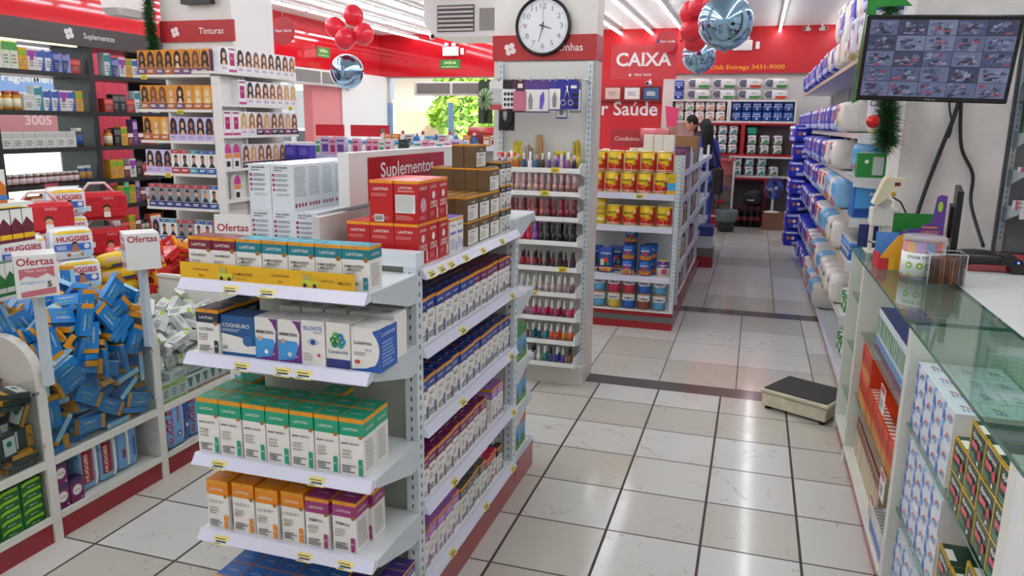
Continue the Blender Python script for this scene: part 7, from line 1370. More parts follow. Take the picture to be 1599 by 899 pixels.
for k in range(5): put(FB, 'formula_tin', (.67, 5.35+.105*k, DSZ[4]+.001), 'small blue formula tin on the fifth shelf, %s from near end' % ordn(k), 'tin', 'blue formula tins', -PI/2)
for k in range(4):
    for l in range(1): put(FB, 'formula_tin', (.66, 5.62+.0+.105*k, DSZ[5]+.001), 'small blue formula tin on the sixth shelf, %s from near end' % ordn(k+2), 'tin', 'blue formula tins', -PI/2) if k > 1 else None
f = MB(); f.box(-.13, .13, 0, .2, 0, .2, M('#1f6ab8', .4), zp=M('#2a3a7a', .4)); b = front(f, -.13, 0, .13, .2, 0); b.rect(.04, .3, .96, .95, M('#4aa0e0', .4)).text('APTAMIL', .6, .75, .5, WT, .1, .014).rect(.04, .05, .96, .25, M('#1c4a9a', .4)).lines(.5, .35, .85, .6, 3, WT); put(f.mesh('box'), 'formula_box', (.745, 5.30, DSZ[3]+.001), 'large blue formula box at the near end of the fourth shelf', 'box')
for k in range(2):
    f = MB(); f.box(-.09, .09, 0, .09, 0, .15, M('#1f8a34', .35), zp=M('#e4e4e0', .4)); b = front(f, -.09, 0, .09, .15, 0); b.rect(.5, .1, .85, .85, M('#c8ccc8', .4)).disc(.3, .65, .07, WT, 10) if k == 0 else b.disc(.3, .3, .1, M('#e8b8c0', .4), 10)
    put(f.mesh('carton'), 'formula_box', (.705+.19*k, 5.30, DSZ[2]+.001), 'green formula carton at the near end of the third shelf, %s' % ('left', 'right')[k], 'box', group='green cartons on the third shelf')
put(PK_['t'], 'diaper_pack', (.76, 5.62, DSZ[2]+.001), 'sky blue pack beside the green cartons on the third shelf', 'diaper pack', rot=-.6)
put(PK_['n'], 'diaper_pack', (.79, 5.46, DSZ[1]+.001), 'pale lilac CLEAN pack facing the viewer at the near end of the second shelf', 'diaper pack', rot=-.35)
def soft(pts):
    P = [Vector(p) for p in pts]; out = []
    for i in range(len(P)-1):
        a, b, c, d = P[max(i-1, 0)], P[i], P[i+1], P[min(i+2, len(P)-1)]
        for k in range(6):
            t = k/6; out.append(.5*((2*b)+(c-a)*t+(2*a-5*b+4*c-d)*t*t+(3*b-a-3*c+d)*t**3))
    return out+[P[-1]]
# Christmas garlands
def garland(path, r, n, lab, baub=()):
    s = root('christmas_garland', lab, 'garland'); f = MB(); g = [M('#1c4a20', .7), M('#2c6a2a', .7), M('#143a1a', .7)]
    P = [Vector(p) for p in path]
    for i in range(n):
        t = random.random()*(len(P)-1); k = int(t); p = P[k].lerp(P[k+1], t-k); d = Vector((random.gauss(0, 1), random.gauss(0, 1), random.gauss(0, .7))).normalized(); L = r*random.uniform(.6, 1.05); q = p+d*L; o = d.orthogonal().normalized()*.003
        f.add([p-o, p+o, q], [(0, 1, 2)], random.choice(g))
    part('needles', f, s); part('core', MB().tube(P, .012, g[2]), s)
    for (x, y, z) in baub: part('bauble', MB().ell((x, y, z), .035, M('#c81e28', .15, .3), 14, 10), s)
garland([(.67, 4.6, 1.50), (.66, 4.62, 1.72), (.62, 4.65, 2.2), (.6, 4.7, 2.6)], .1, 5200, 'green tinsel garland with a red bauble hanging beside the right white column', [(.575, 4.48, 1.63)])
garland([(-4.18, 4.7, 1.95), (-4.19, 4.68, 2.3), (-4.2, 4.7, 2.8)], .075, 3200, 'dark green tinsel garland down the left edge of the Tinturas column')

# ================================================================ COUNTER GOODS
z = .9965
tv = root('cctv_screen', 'large black flat screen showing a grid of camera views over the counter', 'screen', (.674, 3.6, 1.873), 0); tv.rotation_euler = (math.radians(9), math.radians(1.5), 0); tv.scale = (.80, 1, .83)
f = MB(); f.rbox(-.355, .355, .0, .045, -.205, .205, M('#0d0d10', .25), .006); part('casing', f, tv); f = MB(); f.box(-.335, .335, -.002, -.0005, -.18, .185, M('#101218', .2)); part('screen_bezel', f, tv)
f = MB(); rs = random.Random(3); ncol, nrow = 5, 5; cw_, ch_ = .67/ncol, .365/nrow
pal = ['#6a78a8', '#8490bc', '#5a6690', '#7884b0', '#4a5478', '#9aa4cc']
for j in range(nrow):
    for i in range(ncol):
        x0 = -.335+cw_*i; z0 = -.18+ch_*j; b = front(f, x0, z0, x0+cw_-.002, z0+ch_-.002, -.0026); b.e = .0002
        b.rect(0, 0, 1, 1, emis(rs.choice(pal), .42))
        for q in range(34):
            a, c_ = rs.random()*.75, rs.random()*.7; b.poly([(a, c_), (a+rs.uniform(.05, .3), c_+rs.uniform(.0, .1)), (a+rs.uniform(.1, .25), c_+rs.uniform(.1, .3)), (a+rs.uniform(.0, .05), c_+rs.uniform(.05, .25))], emis(rs.choice(pal+['#b8bedc', '#343c58', '#c8506a', '#2a3048', '#a8b0d8', '#4a3a5a']), .42)) if a < .7 and c_ < .7 else None
part('screen_image', f, tv); f = MB(); b = front(f, -.03, -.2, .03, -.186, -.0003); b.text('PHILCO', .5, .5, .8, M('#9a9aa0', .4), .9); part('badge', f, tv); part('wall_arm', MB().box(-.03, .03, .046, 1.1, -.03, .03, BLACK), tv)
for k, pts in enumerate(([(1.01, 4.67, 1.86), (1.0, 4.68, 1.70), (.95, 4.69, 1.48), (.9, 4.69, 1.26), (.87, 4.66, 1.1), (.86, 4.5, 1.0)], [(1.01, 4.67, 1.86), (1.02, 4.68, 1.70), (1.05, 4.69, 1.5), (1.12, 4.69, 1.36), (1.13, 4.68, 1.2), (1.17, 4.5, 1.0)], [(.96, 4.68, 1.86), (.965, 4.69, 1.72), (.99, 4.69, 1.62), (.985, 4.70, 1.55)])): obj('cable', MB().tube(soft(pts), (.011, .009, .005)[k], BLACK), 'black cable hanging down the white column, %s' % ('thick left one', 'right one running to the counter', 'short thin one')[k], 'cable')
f = MB(); GRN = M('#1f8a2c', .45); f.prism([(.405, 2.125), (.425, 2.4), (.62, 2.4), (.56, 2.07), (.4, 2.07), (.33, 1.75), (.37, 1.70), (.395, 1.70), (.43, 2.07)], 'y', 3.72, 3.74, GRN)
f = MB(); f.prism([(.385, 1.70), (.42, 1.72), (.445, 2.1), (.58, 2.1), (.44, 2.22), (.43, 2.45), (.40, 2.45), (.405, 2.1), (.39, 1.85)], 'y', 3.72, 3.735, GRN); obj('green_banner', f, 'green plastic board sticking out behind the screen', 'board')
# check-out scale on a pillar stand
s = root('counter_scale', 'cream weighing scale head on a white stand at the end of the counter', 'scale', (.615, 4.1, 0))
f = MB(); f.rbox(-.05, .075, 0, .1, 1.125, 1.215, M('#e2dfd6', .4), .006); part('junction_box', f, s)
f = MB(); f.box(-.045, -.03, .02, .06, .95, 1.2, M('#dcd6c4', .4)).box(.005, .05, .02, .07, .95, 1.125, M('#e2dfd6', .4)).box(-.045, .05, .02, .05, 1.04, 1.047, M('#dcd6c4', .4)).box(-.06, .1, -.05, .12, .9965, 1.0, M('#d8d4c8', .4)); part('stand', f, s)
f = MB(); f.prism([(-.05, 1.235), (-.035, 1.225), (.045, 1.30), (.09, 1.35), (.085, 1.36), (.0, 1.365), (-.01, 1.35)], 'y', -.02, .08, M('#dcd4b4', .45)); f.prism([(-.02, 1.215), (.03, 1.215), (.04, 1.25), (0, 1.27)], 'y', .01, .05, M('#dedad0', .4)); b = front(f, .035, 1.325, .06, 1.343, -.02); b.rect(0, 0, 1, 1, M('#6a1c24', .3)); f.box(.025, .045, -.0235, -.0201, 1.275, 1.295, M('#c8a428', .4)); part('scale_head', f, s)
part('cord', MB().tube([(.035, .0, 1.27), (.07, -.01, 1.25), (.1, .0, 1.2), (.12, .03, 1.1), (.13, .06, 1.0)], .004, BLACK), s)
# purple display box
s = root('counter_display_box', 'purple and green cardboard display lettered CHEGOU on the glass counter', 'display box', (.645, 3.60, z), .08)
PUR = M('#5a2f8c', .4)
f = MB(); f.box(-.03, .135, .13, .134, 0, .235, PUR, ym=M('#1f7a2c', .45)).box(.0, .134, .006, .129, .0, .165, PUR, zp=M('#1f7a2c', .45)); f.prism([(0, 0), (0, .185), (.03, .18), (.06, .20), (.09, .215), (.1, .32), (.115, .33), (.138, .325), (.14, 0)], 'y', 0, .005, PUR, None); part('upper_tray', f, s)
f = MB(); b = front(f, 0, 0, .14, .33, 0); b.text('CHEGOU', .62, .52, .5, M('#e08a3a', .4), .08, .02).text('NOVIDADE', .6, .43, .62, M('#e0a04a', .4), .07, .02).rect(.38, .57, .8, .59, M('#e08a3a', .4)).disc(.82, .85, .07, M('#9ad01f', .4), 12, .07); part('print', f, s)
f = MB(); f.prism([(-.095, 0), (-.095, .055), (-.03, .15), (-.002, .16), (-.002, 0)], 'y', .01, .014, M('#e0a424', .45)).box(-.1, -.0951, .01, .12, 0, .07, M('#c8303a', .45)).box(-.095, -.06, .005, .009, 0, .05, M('#c8303a', .4)).box(-.06, -.035, .005, .009, 0, .05, M('#e0b424', .4)).box(-.095, -.002, .116, .12, 0, .15, M('#5a9ae0', .4)); part('lower_tray', f, s)
# jar of colourful sticks
s = root('swab_jar', 'round clear jar of coloured sticks with a lime label on the glass counter', 'jar', (.685, 3.46, z)); s.scale = (.86, .86, .95)
part('jar_body', MB().lathe([(.0, 0), (.088, 0), (.09, .004), (.09, .165), (.0, .165)], M('#e0dcd8', .2, 0, 'clear', .22), n=32), s, loc=(0, 0, .0005))
f = MB(); f.lathe([(.0905, .018), (.0905, .115)], M('#eceeec', .4), n=32)
def wj(P): a = P.x/.0915; e = -.0915-P.y; return Vector(((.0915+e)*math.sin(a), -(.0915+e)*math.cos(a), P.z))
b = front(f, -.12, .018, .12, .115, -.0915, wj); b.rect(0, 0, 1, .08, M('#8ac41f', .4)).text('SWAB TECH', .4, .82, .5, M('#1f7a4a', .4), .14, .014)
for q in range(4): b.disc(.2+.2*q, .45, .06, M('#7ab81f', .4), 14).disc(.2+.2*q, .45, .03, WT, 8); b.k -= 2
part('label', f, s); f = MB(); cl = ['#e0688a', '#e8b03a', '#c89ad8', '#6a9ad8', '#e8583a', '#e88a9a']
for k in range(60):
    a = 2*PI*k/60; f.tube([(.082*math.cos(a), .082*math.sin(a), .01), (.082*math.cos(a), .082*math.sin(a), .16)], .004, M(cl[(k//5) % 6], .4), 5)
part('sticks', f, s); part('lid', MB().lathe([(.0, .166), (.093, .166), (.093, .18), (.088, .184), (0, .184)], M('#e4dcdc', .3, 0, 'clear', .4), n=32), s)
# acrylic box of wafers
s = root('acrylic_snack_box', 'clear acrylic box of brown and orange wrapped bars on the glass counter', 'box', (.745, 3.29, z))
f = MB(); AC = pane('acrylic_clear', '#f4f6f6', 1.0)
for (a, b_, c_, d_) in ((-.065, .065, 0, .003), (-.065, .065, .107, .11), (-.065, -.062, .003, .107), (.062, .065, .003, .107)): f.box(a, b_, c_, d_, .001, .125, AC)
for (x, y) in ((-.065, 0), (.065, 0), (-.065, .11), (.065, .11)): f.tube([(x, y, .001), (x, y, .128)], .0016, M('#dcdce0', .2), 5)
f.tube([(-.065, 0, .127), (.065, 0, .127), (.065, .11, .127), (-.065, .11, .127), (-.065, 0, .127)], .0018, M('#dcdce0', .2), 5); part('case', f, s)
for k in range(11):
    f = MB(); f.rbox(-.0045, .0045, -.048, .045, -.05, .05, M(['#5a3424', '#7a4a3a', '#8a6a5a', '#c8641c'][[0, 1, 0, 2, 3, 0, 1, 3, 0, 2, 0][k]], .2, .4), .003); tag(link('snack_bar', f.mesh('snack_bar'), (.745-.054+.0108*k, 3.345, z+.056), (0, 0, 0)), 'foil wrapped bar standing in the acrylic box, %s from left' % ordn(k), 'snack bar', 'wrapped bars in the acrylic box')
# monitor edge-on, scanner, mat
s = root('computer_monitor', 'thin black computer monitor seen edge-on on the worktop', 'monitor', (.90, 3.95, .9955), 1.12)
f = MB(); f.rbox(-.22, .22, -.012, .014, .07, .34, M('#0c0c0e', .3), .004); f.box(-.1, .1, .014, .03, .12, .26, M('#101012', .4)); part('panel', f, s); part('foot', MB().lathe([(.0, 0), (.1, 0), (.1, .008), (.03, .014), (.0, .014)], BLACK, n=24), s); part('neck', MB().box(-.03, .03, -.01, .02, .0145, .069, BLACK), s)
for q in s.children: pass
s.rotation_euler = (0, math.radians(0), 1.38)
f = MB(); f.prism([(.92, 3.72), (1.35, 3.72), (1.6, 4.28), (.96, 4.28)], 'z', .9955, .9985, M('#b32c38', .4)); obj('counter_mat', f, 'red mat on the white worktop under the scanner and mouse', 'mat')
f = MB(); f.ell((0, 0, .016), (.1, .055, .022), M('#131316', .3), 20, 10); obj('computer_mouse', f, 'black rounded device lying on the red mat behind the scanner', 'mouse', (1.03, 4.08, .9985+.006))
s = root('barcode_scanner', 'black barcode scanner with a blue light lying on the worktop', 'scanner', (.93, 3.72, .9990))
f = MB(); f.rbox(-.08, .14, -.03, .03, .03, .065, M('#121214', .3), .012); part('handle', f, s)
f = MB(); f.prism([(.11, .07), (.15, .075), (.19, .05), (.205, -.002), (.145, -.002), (.14, .03), (.1, .035)], 'y', -.035, .035, M('#141416', .25)); part('head', f, s); part('foot', MB().rbox(-.075, -.045, -.028, .028, -.002, .032, M('#141416', .3), .006), s); part('led', MB().ell((.168, -.036, .047), .005, emis('#3a5aff', 6), 8, 6), s)
obj('phone', MB().rbox(-.05, .05, -.035, .035, 0, .01, M('#2a4a9a', .3), .003), 'blue phone-like device at the far right of the worktop', 'phone', (1.42, 4.2, .9987))
# cartons on the medicine shelving
f = MB(); f.box(-.04, .04, 0, .05, 0, .026, M('#2f8a5a', .4)); b = front(f, -.04, 0, .04, .026, 0); b.rect(0, .1, .7, .22, WT).rect(.72, .3, .9, .8, M('#a8d8a8', .4)); GM = f.mesh('medicine_box')
for (z_, nl) in ((1.58, 7), (1.83, 4)):
    for c_ in range(6):
        for l in range(nl): put(GM, 'shelved_medicine_box', (1.345+.082*c_, 4.585, z_+.0006+.0263*l), 'green box stacked on the medicine shelving, shelf at %s, %s column, %s up' % ('screen height' if z_ > 1.7 else 'below the screen', ordn(c_), ordn(l)), 'box', 'green boxes on the medicine shelving')  # medicine boxes again, of no known content
f = MB(); f.box(-.06, .06, 0, .05, 0, .022, M('#e2e0e0', .4)); b = front(f, -.06, 0, .06, .022, 0); b.rect(0, 0, .14, 1, M('#b85a68', .4)).disc(.2, .5, .06, GREY, 8).lines(.3, .3, .9, .7, 1, GREY); WM = f.mesh('medicine_box')
for c_ in range(3):
    for l in range(2 if c_ == 0 else 4): put(WM, 'medicine_box', (1.37+.122*c_, 4.585, 1.1906+.0223*l), 'white and rose box on the lowest medicine shelf, %s column, %s up' % (ordn(c_), ordn(l)), 'box', 'white boxes on the medicine shelving')
for c_ in range(3):
    for l in range(1+c_//1 if c_ < 2 else 2): put(WM, 'medicine_box', (1.37+.122*c_, 4.585, 1.3856+.0223*l), 'flat box on the middle medicine shelf, %s column, %s up' % (ordn(c_), ordn(l)), 'box', 'flat boxes on the middle medicine shelf')
# ================================================================ INSIDE THE GLASS COUNTER
f = MB(); f.box(-.0175, .0175, 0, .17, 0, .16, M('#dfe8f0', .4), zp=M('#27306e', .4)); b = front(f, -.0175, 0, .0175, .16, 0); b.rect(.2, .3, .8, .8, M('#3f8a3a', .4)).rect(0, 0, 1, .2, M('#6a9ad0', .4)); CU = f.mesh('medicine_box')
for k in range(24): put(CU, 'navy_medicine_box', (.575, 2.76+.0365*k, .6665), 'pale blue box with green print and navy top behind the counter glass, %s along' % ordn(k), 'box', 'navy topped boxes in the counter', -PI/2, jr=.01)  # medicine boxes; nothing tells what is inside
f = MB(); RO = M('#e0401c', .35); f.box(-.019, .019, 0, .15, 0, .13, RO); b = front(f, -.019, 0, .019, .13, 0); b.rect(0, 0, 1, .35, M('#d88a2a', .4)).rect(.3, .4, .7, .8, M('#b82a1a', .4)); b = top(f, -.019, 0, .019, .15, .13); b.rect(.2, .04, .8, .25, M('#e8d8d0', .4)); CR_ = f.mesh('medicine_box')
for k in range(26): put(CR_, 'orange_medicine_box', (.545, 2.74+.0395*k, .3665), 'bright orange-red box on the middle glass shelf of the counter, %s along' % ordn(k), 'box', 'orange boxes in the counter', -PI/2, jr=.03)  # medicine boxes, set apart by colour alone
for k in range(12): put(CR_, 'orange_medicine_box', (.545, 3.28+.0395*k, .3665+.131), 'orange-red box in the upper layer of the middle glass shelf, %s along' % ordn(k), 'box', 'orange boxes in the counter', -PI/2) if k > 4 else None
f = MB(); f.box(-.0125, .0125, 0, .16, 0, .17, M('#c9b898', .4), zp=M('#6e2a22', .4)); b = front(f, -.0125, 0, .0125, .17, 0); b.rect(.1, .7, .9, .95, M('#7a2a22', .4)); b = top(f, -.0125, 0, .0125, .16, .17); b.rect(.1, .05, .9, .3, M('#d8b8a8', .4)); CT = f.mesh('medicine_box')
for k in range(38): put(CT, 'slim_medicine_box', (.555, 2.74+.0268*k, .0906), 'cream and chestnut box at the rear of the lowest counter shelf, %s along' % ordn(k) if k < 20 else 'cream and chestnut box far along the lowest counter shelf', 'box', 'chestnut topped boxes in the counter' if k < 20 else 'chestnut topped boxes farther along', -PI/2, jr=.01) if k > 10 else None  # slim medicine boxes of unknown content
f = MB(); f.box(-.012, .012, 0, .14, 0, .1, M('#dcdad4', .4)); b = front(f, -.012, 0, .012, .1, 0); b.rect(0, .2, 1, .6, M('#3f6ac0', .4)); b = top(f, -.012, 0, .012, .14, .1); b.rect(.1, .05, .9, .3, GREY); CG = f.mesh('medicine_box')
for k in range(26): put(CG, 'slim_medicine_box', (.522, 2.685+.026*k, .0906), 'white and grey box at the front of the lowest counter shelf, %s along' % ordn(k), 'box', 'white boxes low in the counter', -PI/2, jr=.01) if k < 11 else None  # slim medicine boxes, content unknown too
for k in range(3):
    f = MB(); f.box(-.05, .05, 0, .06, 0, .155-.02*k, M('#dfe4ea', .4), zp=M('#27407e', .4)); b = front(f, -.05, 0, .05, .155-.02*k, 0); b.poly([(.6, 1), (1, 1), (1, .5)], M('#2a2f8a', .4)).rect(.1, .1, .3, .6, M('#23406e', .4)); put(f.mesh('box'), 'medicine_box', (.60+.04*k, 2.70+.0*k, .3665) if False else (.62, 2.74+.07*k, .498), 'tall white and navy box leaning in the counter near the middle post, %s' % ordn(k), 'box', 'white and navy boxes in the counter', 0)
for k, (y, z_, r_) in enumerate(((3.05, .60, 0), (2.86, .335, 0), (3.0, .17, 0))):
    f = MB(); f.box(-.001, .001, -.05, .05, -.06, .04, WT); b = left(f, -.05, -.06, .05, .04, -.001); b.rect(.1, .75, .9, 1, M('#c84a5a', .4)).text('11', .55, .35, .35, INK, .4, .03).rect(0, .05, .1, .6, M('#c83038', .4)); tag(link('price_tag', f.mesh('price_tag'), (.531, y, z_), (0, 0, 0)), 'white price tag with red header stuck inside the counter front, %s' % ('highest', 'middle', 'lowest')[k], 'price tag', 'price tags in the counter')
# near section: tissue-like boxes and dipirona
f = MB(); w_, h, d = .115, .052, .075; f.box(-w_/2, w_/2, 0, d, 0, h, M('#e4e8f0', .4)); b = front(f, -w_/2, 0, w_/2, h, 0)
b.poly([(0, 0), (.35, 0), (.2, .5), (0, .6)], M('#4a78d0', .4)).poly([(.0, .7), (.12, 1), (.3, 1), (.15, .6)], M('#7ab0e8', .4)).poly([(.42, .35), (.5, .3), (.72, .62), (.64, .68)], M('#e0745a', .4)).poly([(.5, .3), (.56, .26), (.64, .4), (.58, .44)], M('#4aa0e0', .4)).lines(.72, .3, .95, .7, 3, M('#6a7ab8', .5))
b = top(f, -w_/2, 0, w_/2, d, h); b.poly([(.35, .4), (.42, .35), (.6, .6), (.53, .66)], M('#e0745a', .4)).poly([(.42, .35), (.48, .3), (.56, .42), (.5, .47)], M('#4aa0e0', .4)).lines(.62, .3, .85, .7, 3, M('#8a98c8', .5)); TI = f.mesh('medicine_box')
for (z_, nl) in ((.0906, 4), (.3665, 5), (.6665, 4)):
    for c_ in range(4):
        for l in range(nl): put(TI, 'tissue_box', (.545, 2.545-.118*c_, z_+.0525*l), 'white box with blue marks in the near counter, %s shelf, %s column, %s up' % ({.0906: 'bottom', .3665: 'middle', .6665: 'top'}[z_], ordn(c_), ordn(l)), 'box', 'white boxes in the near counter section', -PI/2, jr=.01)
for c_ in range(4):
    for r_ in (1, 2): put(TI, 'tissue_box', (.545+.0765*r_, 2.545-.118*c_, .6665+.0525*3), 'white box seen through the glass top, row %s behind, %s column' % (ordn(r_), ordn(c_)), 'box', 'white boxes seen through the glass top', -PI/2)
    for r_ in (1, 2):
        for l in range(3): put(TI, 'tissue_box', (.545+.0765*r_, 2.545-.118*c_, .6665+.0525*l), 'white box under those seen through the glass top', 'box', 'white boxes hidden under the top layer', -PI/2) if c_ in (0, 3) else None
f = MB(); w_, h, d = .113, .0845, .115; DG = M('#16402c', .3); f.box(-w_/2, w_/2, 0, d, 0, h, DG); b = front(f, -w_/2, 0, w_/2, h, 0); YO = M('#e8b414', .35)
f.box(-w_/2-.0006, w_/2+.0006, -.0006, d+.0006, h-.004, h+.0006, YO, zp=DG).box(-w_/2-.0008, -w_/2+.004, -.0008, d+.0006, 0, h, YO)
b.k = 3; b.text('dipirona', .52, .74, .8, WT, .2, .016).rect(.2, .42, .62, .58, M('#e0506a', .4)).disc(.8, .42, .1, M('#d8304a', .4), 12).disc(.78, .15, .05, WT, 8).lines(.15, .1, .6, .3, 2, M('#6a9a7a', .5))
b = top(f, -w_/2, 0, w_/2, d, h+.0006); b.rect(.25, .04, .75, .2, WT).rect(.1, .88, .9, .97, WT).rect(0, 0, 1, .03, YO); DP = f.mesh('medicine_box')
for z_, cols in ((.6665, [(2.02, 2), (1.904, 3), (1.788, 3), (1.672, 3)]), (.3665, [(2.02, 2), (1.904, 2), (1.788, 3), (1.672, 3)]), (.0906, [(1.904, 2), (1.788, 2), (1.672, 2)])):
    for i, (y, n_) in enumerate(cols):
        for l in range(n_):
            for r_ in range(2): put(DP, 'dipirona_box', (.540+.117*r_, y, z_+.0852*l), 'dark green and yellow dipirona box, %s shelf, %s stack, %s up, %s' % ({.0906: 'bottom', .3665: 'middle', .6665: 'top'}[z_], ordn(i), ordn(l), 'in front' if r_ == 0 else 'behind'), 'box', 'dipirona boxes in the near counter section', -PI/2, jr=.03)
# floor scale
s = root('floor_scale', 'old cream platform scale with a black rubber top on the floor by the counter', 'scale', (.375, 4.49, 0), -.50)
CRM = M('#d3cbb2', .5, 0, 'noise', 1)
f = MB(); f.rbox(-.18, .2, -.16, .16, .02, .095, CRM, .006); part('body', f, s); f = MB(); f.rbox(-.19, .21, -.17, .17, .1, .122, CRM, .006); part('platform_tray', f, s); part('neck', MB().box(-.1, .1, -.1, .1, .0951, .0999, BLACK), s)
part('rubber_mat', MB().box(-.175, .195, -.155, .155, .1222, .126, M('#2b2826', .6, 0, 'noise', 3)), s)
for (x, y) in ((-.15, -.13), (-.15, .13), (.17, -.13), (.17, .13)): part('foot', MB().lathe([(.018, 0), (.018, .012), (.01, .0199)], BLACK, (x, y, 0), 12), s)
# ================================================================ PEOPLE
def skin_body(name, parent, verts, edges, radii, mat, sub=2):
    me = bpy.data.meshes.new(name); me.from_pydata(verts, edges, []); o = bpy.data.objects.new(name, me); COL.objects.link(o)
    md = o.modifiers.new('skin', 'SKIN'); md.use_smooth_shade = True
    for i, r in enumerate(radii):
        sv = me.skin_vertices[0].data[i]; sv.radius = r if isinstance(r, tuple) else (r, r)
    me.skin_vertices[0].data[0].use_root = True
    ss = o.modifiers.new('sub', 'SUBSURF'); ss.levels = sub; ss.render_levels = sub
    me.materials.append(mat); o.parent = parent; return o
def addhead(parent, loc, rot, hair, skin, long=False):
    o = link('head', None, loc, rot); bpy.data.objects.remove(o)
    f = MB(); S_ = M(skin, .5); HM = M(hair, .9)
    f.ell((0, 0, .115), (.072, .09, .108), S_, 20, 14); f.ell((0, -.04, .055), (.05, .055, .05), S_, 14, 8)
    f.add([(-.012, -.088, .10), (.012, -.088, .10), (0, -.112, .088), (0, -.09, .13)], [(0, 1, 2), (0, 2, 3), (1, 3, 2)], S_)
    for sx in (-1, 1): f.ell((sx*.074, .01, .105), (.01, .02, .03), S_, 8, 6); f.ell((sx*.028, -.083, .125), (.012, .006, .007), WT, 8, 6); f.ell((sx*.028, -.088, .125), (.005, .004, .006), INK, 8, 6); f.box(sx*.028-.016, sx*.028+.016, -.09, -.084, .14, .145, HM)
    f.ell((0, -.09, .062), (.022, .008, .006), M('#9a5048', .5), 10, 6)
    h = part('head', f, parent, loc, rot)
    g = MB(); g.ell((0, .018, .14), (.082, .09, .1), HM, 20, 12)
    if long: g.ell((0, .07, .0), (.08, .05, .17), HM, 16, 10)
    part('hair', g, h)
    return h
# man behind, leaning forward, facing left
p = root('person', 'man with short dark hair and black shirt leaning forward, facing left at the back', 'person', (-.72, 12.1, 0), -PI/2)
BKS = M('#1d1c1f', .6); JN = M('#26304a', .6)
V = [(0, .08, .95), (0, .02, 1.12), (0, -.06, 1.30), (0, -.12, 1.42), (0, -.16, 1.49), (-.17, -.1, 1.40), (-.22, -.2, 1.15), (-.2, -.36, 1.0), (.17, -.1, 1.40), (.22, -.2, 1.15), (.2, -.36, 1.0)]
skin_body('torso', p, V, [(0, 1), (1, 2), (2, 3), (3, 4), (3, 5), (5, 6), (6, 7), (3, 8), (8, 9), (9, 10)], [(.14, .11), (.14, .11), (.17, .12), (.12, .09), .055, .065, .05, .035, .065, .05, .035], BKS)
skin_body('trousers', p, [(0, .08, .95), (-.09, .06, .9), (-.1, .03, .5), (-.1, .08, .08), (-.1, -.06, .04), (.09, .06, .9), (.1, .03, .5), (.1, .08, .08), (.1, -.06, .04)], [(0, 1), (1, 2), (2, 3), (3, 4), (0, 5), (5, 6), (6, 7), (7, 8)], [.14, .1, .07, .05, .038, .1, .07, .05, .038], JN)
addhead(p, (0, -.2, 1.515), (.35, 0, 0), '#17130f', '#c08a6a')
for sx in (-1, 1):
    hnd = skin_body('hand', p, [(sx*.2, -.36, 1.0), (sx*.2, -.42, .985), (sx*.19, -.46, .98), (sx*.17, -.50, .965), (sx*.19, -.51, .96), (sx*.21, -.505, .96), (sx*.225, -.49, .965), (sx*.165, -.43, .975)], [(0, 1), (1, 2), (2, 3), (2, 4), (2, 5), (2, 6), (1, 7)], [.03, (.032, .018), (.036, .015), .009, .009, .009, .008, .01], M('#c08a6a', .5), 1)
p = root('person', 'long haired woman in a blue top with a black shoulder bag, seen from behind', 'person', (-.70, 11.55, 0), .25)
V = [(0, 0, .95), (0, .01, 1.1), (0, .03, 1.27), (0, .04, 1.38), (0, .03, 1.45), (-.15, .04, 1.36), (-.2, .08, 1.12), (-.17, .22, .98), (.15, .04, 1.36), (.2, .03, 1.1), (.2, .06, .88)]
skin_body('torso', p, V, [(0, 1), (1, 2), (2, 3), (3, 4), (3, 5), (5, 6), (6, 7), (3, 8), (8, 9), (9, 10)], [(.15, .11), (.125, .1), (.145, .11), (.1, .08), .05, .055, .04, .03, .055, .042, .03], M('#2c3c9c', .6))
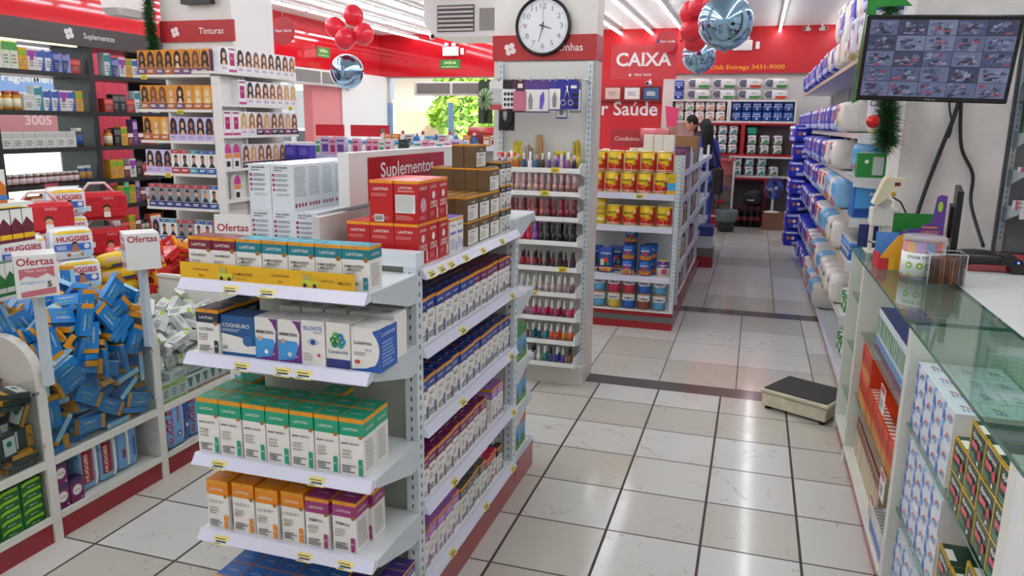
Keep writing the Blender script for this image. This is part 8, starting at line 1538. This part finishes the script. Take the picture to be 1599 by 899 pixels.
skin_body('trousers', p, [(0, 0, .95), (-.085, 0, .88), (-.09, .02, .48), (-.09, -.02, .08), (-.1, .1, .035), (.085, 0, .88), (.09, .01, .48), (.09, -.02, .08), (.1, .1, .035)], [(0, 1), (1, 2), (2, 3), (3, 4), (0, 5), (5, 6), (6, 7), (7, 8)], [.15, .1, .07, .045, .035, .1, .07, .045, .035], M('#2a3a88', .6))
addhead(p, (0, .04, 1.45), (0, 0, PI*.9), '#15110f', '#b07a5a')
g = MB(); g.tube([(0, -.0, 1.62), (0, -.065, 1.56), (0, -.09, 1.45), (.01, -.1, 1.33), (.02, -.09, 1.2), (.02, -.085, 1.12)], [.06, .085, .09, .08, .06, .02], M('#0d0a09', .9), 12); part('long_hair', g, p)
for sx, hx in ((-1, (-.17, .22, .98)), (1, (.2, .06, .88))):
    hx = Vector(hx); skin_body('hand', p, [hx, hx+Vector((0, .02, -.04)), hx+Vector((0, .03, -.08)), hx+Vector((-.018, .035, -.13)), hx+Vector((-.005, .04, -.14)), hx+Vector((.008, .04, -.138)), hx+Vector((.02, .035, -.125)), hx+Vector((-.03*sx, .03, -.075))], [(0, 1), (1, 2), (2, 3), (2, 4), (2, 5), (2, 6), (1, 7)], [.027, (.028, .016), (.032, .014), .008, .008, .008, .007, .009], M('#b07a5a', .5), 1)
bg_ = root('shoulder_bag', 'black shoulder bag hanging at the side of the woman in blue', 'bag', (-.49, 11.50, 0), .1)
f = MB(); f.rbox(-.1, .07, -.07, .04, .62, 1.0, M('#17171a', .5), .03); part('bag_body', f, bg_); part('strap', MB().tube([(-.09, -.02, .98), (-.17, .02, 1.2), (-.16, .06, 1.44), (-.05, .09, 1.2), (.04, .04, .98)], .012, M('#17171a', .5)), bg_); part('loop', MB().tube([(-.06, -.03, .64), (-.03, -.03, .42), (.02, -.03, .42), (.04, -.03, .64)], .01, M('#17171a', .5)), bg_)

obj('ceiling_speaker', MB().rbox(-.12, .12, -.2, .2, 0, .34, M('#e2dcd8', .4), .05), 'white rounded box fixed under the ceiling above the grey Suplementos fascia', 'speaker', (-5.0, 5.35, 2.40))
